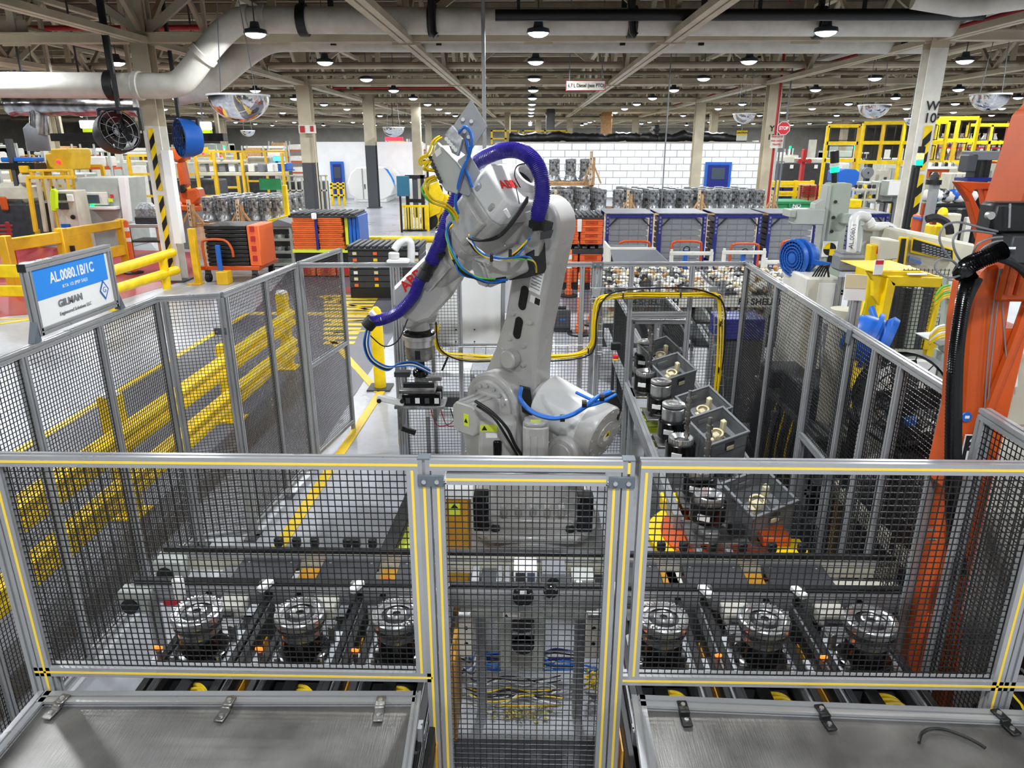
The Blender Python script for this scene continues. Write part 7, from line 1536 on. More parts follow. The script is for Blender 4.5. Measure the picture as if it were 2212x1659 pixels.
t = T0('red_stand', 'dark red pump stand before the black cabinets', 'pump', 1736, 390, 34.0); pb(t,'column',1733,322,1740,388,34,0.3,'red_paint',0.03,True); pb(t,'cross_arm',1723,345,1750,351,33.9,0.2,'red_paint',0.03)
for x in (1727,1747): q = at(x,348,Y=33.9); B(fz(q,(0,-1,0))).lathe([(0,0),(0.1,0),(0.1,0.1),(0,0.1)],14).out('pump_head', MATS['red_paint'], t)
# yellow mezzanine guard frames
def yframe(lab, X0, X1, yb0, yb1, Y, n, rows=2, tilt=0.0):
    t = T0('mezzanine_guard', lab, 'guard', (X0+X1)/2, 360, Y, 'tall yellow mesh guard frames'); a, b = at(X0,yb1,Y=Y), at(X1,yb1,Y=Y); zt_ = at((X0+X1)/2,yb0,Y=Y).z; zb_ = a.z
    for k in range(n+1): x = a.x+(b.x-a.x)*k/n; B().bx(x-0.06,x+0.06,Y+tilt*k,Y+0.12+tilt*k,0 if k in (0,n) or k%2 == 0 else zb_,zt_).out('upright', MATS['worn_yellow' if k%2 else 'safety_yellow'], t, smooth=0)
    for r in range(rows+1): z = zb_+(zt_-zb_)*r/rows; B().bar((a.x,Y+0.06,z),(b.x,Y+0.06+tilt*n,z),0.12,0.14).out('cross_rail', MATS['safety_yellow'], t, smooth=0)
    for k in range(n):
        for r in range(rows):
            x = a.x+(b.x-a.x)*k/n; xx = a.x+(b.x-a.x)*(k+1)/n; z = zb_+(zt_-zb_)*r/rows; z_ = zb_+(zt_-zb_)*(r+1)/rows
            fr = B(); s = 0.13
            fr.bx(x+s,xx-s,Y+0.03+tilt*k,Y+0.07+tilt*k,z+s-0.03,z+s).bx(x+s,xx-s,Y+0.03+tilt*k,Y+0.07+tilt*k,z_-s,z_-s+0.03).bx(x+s,x+s+0.03,Y+0.03+tilt*k,Y+0.07+tilt*k,z+s,z_-s).bx(xx-s-0.03,xx-s,Y+0.03+tilt*k,Y+0.07+tilt*k,z+s,z_-s); fr.out('pane_frame', MATS['black'], t, smooth=0)
    return t
yframe('tall yellow guard frame, leftmost bay beyond the black cabinets', 1781, 1848, 272, 346, 33.0, 1)
yframe('tall yellow guard frame of several bays left of the W 10 column', 1856, 1990, 266, 350, 32.0, 4, 2, -0.4)
yframe('tall yellow guard frame right of the W 10 column', 2014, 2080, 256, 350, 31.0, 2, 2, -0.3)
yframe('far yellow guard frame at the right edge behind the bagged goods', 2080, 2180, 270, 345, 36.0, 2, 2)
# bagged goods rack
t = T0('bag_shelf', 'rust brown rack holding two tiers of clear plastic wrapped bags', 'rack', 2090, 350, 38.0)
for x in (2000,2085,2168): pb(t,'rack_post',x,262,x+3,370,38.05,0.1,'red_paint',0,True)
for r,(y0,y1) in enumerate(((290,318),(322,350))):
    pb(t,'shelf_board',2000,y1,2170,y1+3,38.0,1.2,'red_paint')
    for k in range(9):
        x0 = 2004+k*18; a = at(x0,y1,Y=38.2); b = at(x0+15,y0,Y=38.2); o = thing('plastic_bag', 'plastic wrapped bag on the %s tier of the rust brown rack, %s from left' % (('upper','lower')[r], ORD[k]), 'bag', ((a.x+b.x)/2,38.6,a.z), 'wrapped bags on the rust brown rack')
        B(Matrix.Translation(((a.x+b.x)/2,38.6,a.z))).lathe([(0,0),(0.15,0),(0.19,0.15),(0.18,0.4),(0.1,0.58),(0.13,0.66),(0,0.62)],9).out('bag_film', MATS['offwhite' if (k+r)%3 else 'foil'], o, smooth=0)
# carts, benches and cabinets between the posts on the right
t = T0('part_trolley', 'cream two deck trolley of black fittings right of the blue cabinet', 'trolley', 1870, 455, 23.0)
for y in (408,430,452): pb(t,'deck',1842,y,1894,y+4,23,0.8,'machine_beige',0.004)
for x in (1840,1866,1892): pb(t,'upright',x,405,x+3,462,22.98,0.06,'machine_beige',0,True)
for k in range(10): q = at(1848+(k%5)*10,424 if k>4 else 403,Y=23.2); B().box(q,(0.1,0.1,0.12)).out('fitting', MATS[('black','charcoal','safety_yellow')[k%3]], t, bev=0.02)
t = T0('yellow_block_guard', 'yellow box section guard block before the cream trolley', 'guard', 1840, 450, 22.0); pb(t,'block',1824,432,1862,450,22,0.5,'safety_yellow',0.02); pb(t,'leg',1828,448,1838,462,22.1,0.3,'safety_yellow',0.01,True); pb(t,'leg',1850,448,1858,462,22.1,0.3,'safety_yellow',0.01,True)
for k,(x0,y0,x1,y1,lab) in enumerate(((1863,393,1888,418,'light grey control box above the cream trolley'),(1893,392,1930,440,'light grey tall enclosure right of the cream trolley'),(1918,390,1958,424,'light grey square door enclosure left of the W 10 column'))):
    t = T0('control_box', lab, 'enclosure', (x0+x1)/2, y1, 24.5-0.6*k); pb(t,'box',x0,y0,x1,y1,24.5-0.6*k,0.5,'machine_grey',0.02); pb(t,'door',x0+2,y0+2,x1-2,y1-2,24.46-0.6*k,0.04,'white' if k==2 else 'machine_grey',0.01); pb(t,'latch',x1-6,(y0+y1)/2-2,x1-4,(y0+y1)/2+3,24.43-0.6*k,0.03,'dark_grey'); pb(t,'pedestal',(x0+x1)/2-4,y1,(x0+x1)/2+4,470,24.55-0.6*k,0.3,'alu',0,True)
t = T0('reel', 'big grey cable reel disc above dark machinery right of the blue cabinet', 'reel', 1871, 395, 26.0); q = at(1871,373,Y=26); B(fz(q,(0,-1,0))).lathe([(0,0),(0.19,0),(0.19,0.04),(0.06,0.05),(0.06,0.12),(0.19,0.13),(0.19,0.17),(0,0.17)],24).out('reel_flange', MATS['mid_grey'], t); pb(t,'reel_stand',1867,376,1875,440,26.05,0.2,'charcoal',0,True); B(fz(q+V((0,-0.17,0)),(0,-1,0))).lathe([(0.03,0),(0.03,0.01),(0,0.01)],12).out('reel_hole', MATS['black'], t)
t = T0('stool', 'black four legged work stool on the floor left of the W 10 column', 'stool', 1918, 472, 22.0); pb(t,'seat',1908,434,1930,439,22,0.5,'black',0.02)
for x in (1910,1927):
    for dy in (0.02,0.42): pb(t,'leg',x-1,438,x+1,470,22+dy,0.06,'black',0,True)
# white frame posts + stack lamp near W10
t = T0('stack_light', 'stack light with amber and green rings on a dark pole by the W 10 column', 'signal light', 1988, 360, 13.5)
for y0,y1,mt in ((357,349,'glow_green'),(345,334,'glow_green'),(331,322,'glow_amber'),(322,312,'black')):
    pass
q0 = at(1984,362,Y=13.5); B().cyl((q0.x,13.5,0),(q0.x,13.5,q0.z),0.03,10).out('pole', MATS['black'], t)
zc = q0.z
for h, mt in ((0.04,'black'),(0.09,'glow_green'),(0.02,'offwhite'),(0.08,'glow_amber'),(0.02,'offwhite'),(0.11,'black')):
    B().cyl((q0.x,13.5,zc),(q0.x,13.5,zc+h),0.06,16).out('light_ring', MATS[mt], t); zc += h
# fabric bundles, lift table, motorbike like lifter right of W10
t = T0('wrapped_bundle', 'heap of blue and white wrapped bundles on black trays right of the W 10 column', 'bundle', 2050, 450, 17.5)
rr = random.Random(9)
for k in range(9): q = at(2000+k*12,428-rr.uniform(0,12),Y=17.6); B(Matrix.Translation(q) @ Euler((rr.random()*.4,rr.random()*.4,rr.random()*3)).to_matrix().to_4x4()).lathe([(0,-0.14),(0.12,-0.1),(0.17,0.0),(0.13,0.1),(0,0.14)],10).out('bundle', MATS[('offwhite','blue_paint','paper','foil')[k%4]], t, smooth=50)
for k in range(4): pb(t,'tray',2000,440+k*8,2098,447+k*8,17.4,0.9,'black' if k%2==0 else 'charcoal',0.01)
for x in (2002,2094): pb(t,'tray_leg',x,440,x+4,490,17.42,0.1,'dark_grey',0,True)
t = T0('grey_pole_machine', 'thick grey extrusion post with round head right of the W 10 column', 'post', 2018, 490, 12.5); pb(t,'post',2008,396,2022,500,12.5,0.14,'alu',0.004,True); q = at(2018,388,Y=12.55); B().cyl(q, q+V((0,0,-0.08)),0.12,16).out('head_plate', MATS['black'], t); B(Matrix.Translation(q)).lathe([(0.07,0),(0.07,0.08),(0.04,0.12),(0,0.12)],14).out('head_motor', MATS['cast_dark'], t)
t = T0('orange_jack', 'small orange and blue hand jack at the foot of the W 10 column', 'jack', 2000, 485, 13.0); pb(t,'jack_body',1988,466,2002,484,13,0.3,'orange_paint',0.02,True); pb(t,'jack_handle',1992,440,1996,468,13.05,0.05,'orange_paint'); pb(t,'jack_plate',1990,470,2008,476,12.95,0.3,'blue_paint',0.01)
t = T0('tool_trolley', 'beige cylinder tool trolley with yellow and black fittings before the wrapped bundles', 'trolley', 2060, 500, 11.5)
B().cyl(at(2030,460,Y=11.5), at(2042,462,Y=11.5),0.09,16).out('yellow_cap', MATS['safety_yellow'], t, bev=0.02); pb(t,'panel',2050,462,2076,500,11.5,0.2,'machine_beige',0.02,True); pb(t,'black_column',2074,452,2090,500,11.6,0.15,'black',0.01,True); pb(t,'control_pad',2088,470,2100,500,11.5,0.2,'offwhite',0.01,True)
B().tube(pp([(2002,474,11.2),(2018,470,11.2),(2038,476,11.2),(2050,490,11.2),(2052,505,11.2)]),0.06,8,sub=4).out('black_cowl', MATS['black'], t); pb(t,'yellow_seat',2018,484,2040,498,11.3,0.3,'safety_yellow',0.04,True); pb(t,'orange_clip',2014,478,2024,486,11.25,0.1,'orange_paint',0.01)
t = T0('orange_gantry', 'orange crane beam with dark lettering strip right of the W 10 column', 'beam', 2030, 380, 22.0); pb(t,'beam',2006,366,2050,384,22,0.4,'orange_paint',0.01); pb(t,'beam_ledge',2000,360,2068,366,21.95,0.6,'offwhite',0.01); pb(t,'beam_mark',2009,372,2022,380,21.97,0.03,'black'); pb(t,'beam_post',2046,384,2052,430,22.1,0.2,'machine_grey',0,True); pb(t,'beam_post',2006,384,2010,430,22.1,0.2,'machine_grey',0,True)
for k in range(8): q = at(2008+k*7,356,Y=22.2); B().box(q,(0.12,0.1,0.14)).out('stored_part', MATS[('offwhite','cast_alu','black')[k%3]], t, bev=0.03)
t = T0('dark_press', 'dark grey press with side box left of the orange column top', 'press', 2120, 400, 19.0); pb(t,'side_box',2090,334,2112,372,19,0.4,'dark_grey',0.03); pb(t,'column',2108,330,2118,400,19.1,0.4,'black',0.01,True); pb(t,'column',2130,330,2140,400,19.1,0.4,'black',0.01,True); pb(t,'head',2100,326,2160,346,19.05,0.5,'mid_grey',0.02); pb(t,'table',2090,384,2150,392,18.9,0.6,'blue_deep',0.01)
t = T0('cream_wall_box', 'cream sheet boxes in a row under the bagged goods', 'boxes', 2080, 400, 21.0)
for k in range(4): pb(t,'box',2052+k*14,374,2064+k*14,402,21,0.5,'machine_beige',0.02,True)
# ------------------------------------------------------------------ far machines, rows of five kinds
def kindA():
    t = thing('machining_centre', '', 'machine', (0,0,0), 'machines in the far rows'); B().bx(-1.6,1.6,0,2.2,0,2.2).out('body', MATS['machine_beige'], t, bev=0.05); B().bx(-0.7,0.7,-0.04,0,0.6,1.9).out('door', MATS['mid_grey'], t, bev=0.02); B().bx(-0.45,0.45,-0.06,-0.04,1.1,1.7).out('window', MATS['screen_dark'], t, smooth=0)
    B().bx(1.0,1.45,-0.25,0,0.9,1.7).out('control_box', MATS['machine_grey'], t, bev=0.02); B().cyl((1.3,1,2.2),(1.3,1,2.7),0.05,8).out('lamp_stem', MATS['white'], t); B().cyl((1.3,1,2.7),(1.3,1,2.85),0.07,8).out('stack_lamp', MATS['glow_green'], t); B().cyl((-1,1.2,2.2),(-1,1.2,3.2),0.22,12).out('extractor_pipe', MATS['offwhite'], t); return t
def kindB():
    t = thing('gantry_guard', '', 'guard', (0,0,0), 'machines in the far rows')
    for x in (-1.8,-0.6,0.6,1.8): B().bx(x-0.06,x+0.06,0,0.12,0,2.6).out('upright', MATS['worn_yellow'], t, smooth=0)
    for z in (0.9,1.8,2.55): B().bx(-1.8,1.8,0.02,0.1,z,z+0.1).out('cross_rail', MATS['worn_yellow'], t, smooth=0)
    B().bx(-1.5,1.5,0.8,2,0,1.6).out('machine_bed', MATS['dark_machine'], t, bev=0.05); B().bx(-0.8,0.6,0.9,1.7,1.6,2.3).out('machine_head', MATS['machine_grey'], t, bev=0.05); return t
def kindC():
    t = thing('press_machine', '', 'machine', (0,0,0), 'machines in the far rows'); B().bx(-1.2,1.2,0,1.6,0,0.9).out('bed', MATS['charcoal'], t, bev=0.04); B().bx(-1.2,-0.8,0.2,1.4,0.9,2.9).out('column', MATS['machine_green'], t, bev=0.04); B().bx(0.8,1.2,0.2,1.4,0.9,2.9).out('column', MATS['machine_green'], t, bev=0.04); B().bx(-1.2,1.2,0.1,1.5,2.2,3.0).out('crown', MATS['machine_green'], t, bev=0.06); B().bx(-0.5,0.5,0.3,1.2,1.4,2.2).out('ram', MATS['worn_yellow'], t, bev=0.03); return t
def kindD():
    t = thing('cabinet_row', '', 'cabinet', (0,0,0), 'machines in the far rows')
    for k in range(4): B().bx(-1.6+0.8*k,-0.83+0.8*k,0,0.6,0,1.9+0.15*(k%2)).out('cabinet_body', MATS[('machine_beige','machine_grey','offwhite','mid_grey')[k]], t, bev=0.02); B().bx(-1.3+0.8*k,-1.1+0.8*k,-0.02,0,1.2,1.45).out('panel', MATS['dark_grey'], t, smooth=0)
    B().cyl((-1.6,0.3,2.6),(1.6,0.3,2.6),0.1,10).out('pipe', MATS['offwhite'], t); 
    for x in (-1.4,1.4): B().bx(x-0.03,x+0.03,0.27,0.33,1.95,2.6).out('pipe_post', MATS['offwhite'], t, smooth=0)
    return t
def kindE():
    t = thing('storage_rack', '', 'rack', (0,0,0), 'machines in the far rows')
    for x in (-1.6,0,1.6): B().bx(x-0.05,x+0.05,0,0.1,0,3.2).out('upright', MATS['machine_grey'], t, smooth=0); B().bx(x-0.05,x+0.05,1.0,1.1,0,3.2).out('upright', MATS['machine_grey'], t, smooth=0)
    for z in (0.3,1.3,2.3): B().bx(-1.6,1.6,0,1.1,z,z+0.1).out('beam', MATS['orange_paint'], t, smooth=0); B().bx(-1.4,-0.2,0.1,1,z+0.1,z+0.75).out('load', MATS['wood'], t, bev=0.03); B().bx(0.2,1.4,0.1,1,z+0.1,z+0.6).out('load', MATS['offwhite'], t, bev=0.06)
    return t
KD = ('beige machining centre','yellow guard frame with machine','grey green press with yellow ram','grey control cabinet row','grey and orange storage rack')
protos = [kindA(), kindB(), kindC(), kindD(), kindE()]; pused = [0]*5
rr = random.Random(11); rown = 0
for y, xs_r in ((25.5,(-24,-20,-16.4)),(31,(-27,-23,-19,-15)),(37,(-32,-28,-24,-20,-16.5)),(44,(-36,-32,-28,-24,-20,-16.2,18,22,26,30)),(52,(-41,-36.5,-32,-27.5,-23,-18.5,-14,17,21.5,26,30.5,35)),(62,(-46,-40,-34,-28,-22,-16,-10,-4,2,8,14,20,26,32,38)),(74,(-52,-45,-38,-31,-24,-17,-10,-3,4,11,18,25,32,39,46))):
    for i, x in enumerate(xs_r):
        k = (i*3+rown*2+rr.randint(0,1)) % 5; lab = KD[k] + ', %s from the left in the %s far row' % (ORD[i], ORD[rown])
        s = rr.uniform(0.85,1.1)
        if not pused[k]: o = protos[k]; o.location = (x,y,0); o['label'] = lab; o.scale = (s,)*3; pused[k] = 1
        else: dup(protos[k], (x,y,0), 0, lab, scale=s)
    rown += 1
# ------------------------------------------------------------------ left middle distance
t = T0('operator_machine', 'light grey machine front with operator screen left of the hazard striped column', 'machine', 215, 490, 22.0)
poly('front_sheet',[(160,384),(262,384),(272,490),(172,495)],22,1.4,'machine_grey',t,0.02); poly('tall_door',[(253,381),(270,381),(280,480),(266,484)],21.8,0.2,'white',t,0.02); pb(t,'base',172,480,275,500,22.05,1.3,'machine_grey',0.02,True)
pb(t,'screen_frame',180,415,232,443,21.9,0.1,'offwhite',0.02); pb(t,'screen',184,421,213,439,21.86,0.04,'screen_dark'); pb(t,'key_shelf',186,447,248,453,21.7,0.3,'white',0.01); pb(t,'lit_button',194,442,202,446,21.84,0.03,'glow_green'); pb(t,'red_button',238,420,244,428,21.85,0.04,'red_sign'); pb(t,'yellow_tag',233,428,243,436,21.86,0.03,'lime')
t = T0('gauge_stand', 'beige control stand with two dark screens beside the hanging vest', 'control stand', 140, 480, 21.0)
pb(t,'stand_body',120,412,166,480,21,0.6,'machine_beige',0.02,True); pb(t,'dark_screen',123,418,141,432,20.95,0.05,'charcoal'); pb(t,'dark_screen',126,438,146,452,20.95,0.05,'charcoal'); pb(t,'white_dial',143,420,158,436,20.95,0.05,'white',0.02); pb(t,'blue_label',132,484,150,494,20.95,0.05,'blue_paint'); q = at(158,469,Y=20.95); B(fz(q,(0,-1,0))).lathe([(0,0),(0.07,0),(0.06,0.04),(0,0.04)],14).out('round_knob', MATS['black'], t)
o = T0('safety_vest', 'lime yellow safety vest hanging on the yellow framed machine gate', 'vest', 113, 460, 20.7); poly('vest_cloth',[(108,410),(114,406),(121,412),(122,450),(118,458),(110,456),(106,430)],20.6,0.12,'hivis',o,0.03); pb(o,'vest_hook',112,402,115,408,20.62,0.05,'dark_grey'); pb(o,'hook_post',113,404,115,470,20.75,0.05,'worn_yellow',0,True)
t = T0('beam_gate', 'worn yellow barred machine gate with leaning posts at the left', 'gate', 100, 500, 22.0)
for x0 in (60,82,100,118,136): B().bar(at(x0+18,500,Y=22.0), at(x0,386,Y=22.0), 0.1, 0.1).out('bar_post', MATS['worn_yellow' if x0 < 70 else 'cream'], t, smooth=0)
for x in (78,154): pb(t,'foot',x-3,496,x+3,510,21.98,0.14,'worn_yellow',0,True)
pb(t,'top_rail',56,380,160,387,21.95,0.14,'worn_yellow',0.01); pb(t,'top_rail',62,366,150,371,21.95,0.14,'worn_yellow',0.01); pb(t,'rail_post',64,366,70,386,21.96,0.12,'worn_yellow'); pb(t,'rail_post',148,366,154,386,21.96,0.12,'worn_yellow')
t = T0('yellow_cabinet', 'big yellow sheet cabinet with red lamp behind the barred yellow gate', 'cabinet', 125, 380, 24.0)
poly('cabinet_body',[(96,332),(108,330),(108,321),(146,320),(152,330),(150,368),(100,370)],24,1.2,'worn_yellow',t,0.04); q = at(126,350,Y=23.96); B(fz(q,(0,-1,0))).lathe([(0,0),(0.06,0),(0.05,0.04),(0,0.05)],12).out('red_lamp', MATS['glow_red'], t); pb(t,'cabinet_leg',104,368,112,470,24.1,0.2,'worn_yellow',0,True); pb(t,'cabinet_leg',138,368,147,470,24.1,0.2,'worn_yellow',0,True)
# yellow barrier bench
t = T0('barrier_bench', 'worn yellow box beam barrier in two bays at the edge of the red floor', 'barrier', 130, 560, 15.5)
zT = at(130,500,Y=15.6).z
def bb_(p, q, z, h, nm='barrier_beam'): B().bar((p.x,p.y,z),(q.x,q.y,z),0.14,h).out(nm, MATS['worn_yellow'], t, bev=0.015)
p0, p1, p2 = at(12,530,Z=1.0), at(133,512,Z=1.0), at(262,490,Z=1.0)
bb_(p0,p1,1.0,0.26); bb_(p0,p1,0.42,0.24); bb_(p1,p2,1.08,0.2); bb_(p1,p2,0.42,0.26); bb_(p1,p1.lerp(p2,0.42),0.75,0.5,'barrier_sheet')
for p in (p0,p1,p2): B().bx(p.x-0.1,p.x+0.1,p.y-0.1,p.y+0.1,0,1.2).out('barrier_post', MATS['worn_yellow'], t, bev=0.015)
p = p1.lerp(p2,0.08); B().box((p.x+0.1,p.y-0.08,0.72),(0.14,0.06,0.14)).out('square_hole', MATS['black'], t, smooth=0)
# yellow pipe rail and board rail near the sign
t = T0('pipe_railing', 'thick yellow two pipe railing ending beside the hazard striped column', 'railing', 330, 620, 15.0)
def alongX(px, py, X=-7.95): return at(px,py,X=X)
a, b = alongX(372,546), alongX(200,598); B().tube([b,a],0.10,14).out('rail_pipe', MATS['safety_yellow'], t)
a2, b2 = alongX(380,584), alongX(200,640); B().tube([b2,a2],0.10,14).out('rail_pipe', MATS['safety_yellow'], t)
for f in (0.15,0.85): p = b.lerp(a,f); B().cyl((p.x,p.y,0),(p.x,p.y,p.z),0.09,12).out('rail_post', MATS['safety_yellow'], t)
for p in (a,a2): B(Matrix.Translation(p)).lathe([(0,-0.1),(0.07,-0.07),(0.1,0),(0.07,0.07),(0,0.1)],14).out('rail_end', MATS['safety_yellow'], t)
t = T0('board_railing', 'flat yellow two board railing at the left edge behind the sign', 'railing', 30, 630, 13.2)
for y0,y1 in ((573,600),(618,641)): pb(t,'rail_board',-40,y0,58,y1,13.2,0.08,'safety_yellow',0.01)
pb(t,'rail_post',50,568,62,660,13.15,0.16,'cream',0.01,True); pb(t,'rail_post',-40,568,-28,660,13.15,0.16,'cream',0.01,True)
delin(290,590,1.25,'orange and white delineator post on the red floor',1.1)
# orange robot far left, cages, boxes
t = T0('orange_robot', 'weathered orange robot arm behind the hazard striped column', 'robot', 405, 450, 22.0)
B().cyl(at(402,452,Y=22), at(402,440,Y=22),0.45,18).out('base', MATS['orange_paint'], t, bev=0.03); pb(t,'pedestal',385,450,425,462,21.8,0.8,'mid_grey',0.02,True); poly('shoulder',[(385,412),(425,405),(432,430),(415,446),(388,440)],21.8,0.5,'orange_paint',t,0.06); poly('lower_arm',[(378,350),(392,346),(404,402),(388,410)],21.85,0.35,'orange_paint',t,0.06); poly('upper_arm',[(362,326),(395,318),(402,340),(384,352),(366,340)],21.8,0.4,'orange_paint',t,0.06); poly('motor',[(386,400),(396,398),(398,416),(388,418)],21.7,0.15,'black',t,0.03)
for k,(x0,x1) in enumerate(((612,652),(672,704))):
    t = T0('mesh_cage', 'beige tube cage with tall openings, %s the dark banded column' % ('left of','right of')[k], 'cage', (x0+x1)/2, 450, 29.0); 
    for i in range(4): x = x0+(x1-x0)*i/3; pb(t,'upright',x,380,x+3,452,29,0.1,'machine_beige',0,True)
    for y in (378,410): pb(t,'cross_rail',x0,y,x1+3,y+3,29,0.1,'machine_beige')
    pb(t,'inner_machine',x0+4,392,x1-4,450,29.6,0.8,'dark_machine',0.02,True)
t = T0('blue_console', 'blue console box with glowing blue screen above the far conveyor line', 'console', 600, 360, 30.0); pb(t,'box',580,352,620,368,30,0.8,'blue_paint',0.03); pb(t,'screen_base',595,348,600,353,30.2,0.1,'dark_grey'); pb(t,'glowing_screen',590,338,614,348,30.1,0.1,'glow_blue'); pb(t,'stand',596,366,604,430,30.2,0.3,'machine_beige',0,True); pb(t,'tan_pad',568,360,579,367,30,0.3,'wood',0.02); pb(t,'shelf',560,367,622,370,29.98,0.9,'blue_paint')
t = T0('line_machine', 'long beige conveyor line with yellow guard posts behind the transmission cases', 'conveyor line', 520, 400, 27.0); pb(t,'line_bed',420,372,610,380,27,0.6,'machine_beige',0.02); pb(t,'line_bed',420,346,520,352,27,0.6,'machine_beige',0.02); pb(t,'green_panel',560,386,606,410,27.3,0.1,'green_paint')
for x in (424,464,523,610): pb(t,'guard_post',x,330,x+5,440,26.9,0.12,'worn_yellow',0,True)
for k in range(8): pb(t,'line_unit',430+k*21,354,444+k*21,372,27.1,0.5,('machine_grey','offwhite','mid_grey','white')[k%4],0.03)
pb(t,'yellow_sign',424,318,448,331,26.95,0.1,'worn_yellow',0.01); pb(t,'red_lamp',436,331,440,335,26.9,0.05,'glow_red'); pb(t,'red_lamp',474,336,478,340,26.9,0.05,'glow_red')
t = T0('yellow_bollard', 'yellow guard post with sloped foot right of the transmission cases', 'post', 617, 470, 19.5); pb(t,'post',611,400,620,468,19.5,0.15,'safety_yellow',0.01,True); poly('sloped_foot',[(575,476),(630,462),(632,472),(585,484)],19.4,0.4,'safety_yellow',t,0.02); pb(t,'foot_block',585,480,628,490,19.45,0.3,'dark_grey',0,True)
t = T0('dark_bench', 'dark littered work bench between the light grey machine and the striped column', 'bench', 310, 500, 20.0); pb(t,'bench_top',275,485,345,492,20,0.9,'machine_grey',0.01); pb(t,'lower_shelf',278,520,345,524,20.02,0.8,'charcoal',0.01); pb(t,'casting',286,440,330,484,20.2,0.5,'cast_alu',0.15); pb(t,'tray',290,468,340,485,20.1,0.5,'charcoal',0.03)
for x in (278,340): pb(t,'leg',x,490,x+4,550,20.05,0.1,'wood',0,True)
t = T0('red_rack', 'dark red wire rack at the left edge', 'rack', 10, 560, 18.0)
for k in range(8): pb(t,'rack_wire',-40,486+k*9,24,489+k*9,18,0.06,'red_paint')
for x in (-38,20): pb(t,'rack_post',x,480,x+5,570,18.02,0.08,'red_paint',0,True)
t = T0('dark_machine_hulk', 'dark oily machine with beige pipes at the far left', 'machine', 30, 500, 23.0); pb(t,'hulk',-60,440,60,500,23,1.5,'dark_machine',0.06,True); pb(t,'pipe_block',-10,395,55,440,23.2,1,'machine_beige',0.15); pb(t,'orange_unit',-2,425,14,455,22.9,0.1,'orange_paint',0.04); pb(t,'blue_top',0,340,70,350,23.3,0.6,'blue_cable',0.03); pb(t,'black_beam',-40,352,75,366,23.2,0.6,'black',0.02); pb(t,'yellow_box',40,358,60,374,23.1,0.4,'worn_yellow',0.02); pb(t,'dark_post',24,300,33,440,23.25,0.2,'dark_grey'); pb(t,'pipe_bank',36,374,75,400,23.15,0.4,'machine_beige',0.08)
o = T0('red_led_sign', 'red lit message sign over the plain white room', 'sign', 850, 302, 42.0); pb(o,'led_face',832,296,870,304,42,0.15,'glow_red',0.01); q = at(850,297,Y=42.07); B().bx(q.x-0.02,q.x+0.02,42.05,42.09,q.z,7.6).out('sign_hanger', MATS['dark_grey'], o, smooth=0)
# ------------------------------------------------------------------ ducts, pipes, hanging fans, mirrors, signs and lamps
def ztop(p, z=7.6): return V((p.x,p.y,z))
t = T0('air_duct', 'fat pale duct that climbs in a double elbow past the hazard striped column', 'duct', 400, 100, 15.75)
P = [at(x,y,Y=15.75) for x,y in ((-140,183),(100,184),(300,185),(350,186),(385,180),(408,160),(440,118),(480,72),(510,48),(535,43),(570,43),(700,44),(1100,46),(1500,48),(2060,50))]
B().tube(P[:4]+spline(P[3:11],6)[1:]+P[11:],0.25,18).out('duct_tube', MATS['offwhite'], t, smooth=60)
for i in (2,6,9,10): d = (P[i+1]-P[i-1]).normalized(); B().cyl(P[i]-d*0.06,P[i]+d*0.06,0.285,20).out('duct_collar', MATS['offwhite'], t, bev=0.01)
for x,y in ((245,185),(655,44),(935,46),(1365,48),(1770,49)):
    p = at(x,y,Y=15.75); B().cyl(p-V((0.09,0,0)),p+V((0.09,0,0)),0.30,20).out('hanger_band', MATS['black'], t, bev=0.01); B().bx(p.x-0.05,p.x+0.05,15.7,15.8,p.z+0.28,7.6).out('hanger_rod', MATS['black'], t, smooth=0)
t = T0('air_duct', 'second pale duct running behind the first, lower diagonal section in shadow', 'duct', 480, 150, 18.2)
P = [at(x,y,Y=18.4) for x,y in ((380,200),(440,190),(560,95),(640,82),(1200,84),(2000,86))]; B().tube(P[:2]+spline(P[1:4],6)[1:]+P[4:],0.3,16).out('duct_tube', MATS['offwhite'], t, smooth=60)
for x in (720,948,1345,1515,1955): p = at(x,78,Y=18.1); B().bx(p.x-0.06,p.x+0.06,18.02,18.1,p.z-0.2,7.6).out('hanger_rod', MATS['black'], t, smooth=0)
t = T0('black_pipe', 'long black pipe below the roof at the right of the picture', 'pipe', 1600, 32, 14.6)
B().cyl(at(1070,33,Y=14.6), at(2125,31,Y=14.6),0.10,14).out('pipe_run', MATS['black'], t); 
for x in (1120,1365,1555,1640,1865,2050): p = at(x,32,Y=14.6); B().bx(p.x-0.03,p.x+0.03,14.57,14.63,p.z+0.08,7.6).out('hanger_rod', MATS['black'], t, smooth=0)
for x in (935,1367): p, q = at(x-4,0,Y=14.9), at(x,70,Y=14.9); B().tube([p,q,q+V((0.06,0,-0.06))],0.07,10).out('drop_pipe', MATS['black'], t)
t = T0('white_pipe_end', 'short fat white pipe under the roof in the top right corner', 'pipe', 2080, 5, 12.5); B().tube(pp([(1975,-6,12.6),(2050,6,12.5),(2100,10,12.4),(2260,-14,12)]),0.17,14,sub=4).out('pipe_run', MATS['offwhite'], t); p = at(2090,0,Y=12.4); B().bx(p.x-0.03,p.x+0.03,12.37,12.43,p.z,7.6).out('hanger_rod', MATS['cream'], t, smooth=0)
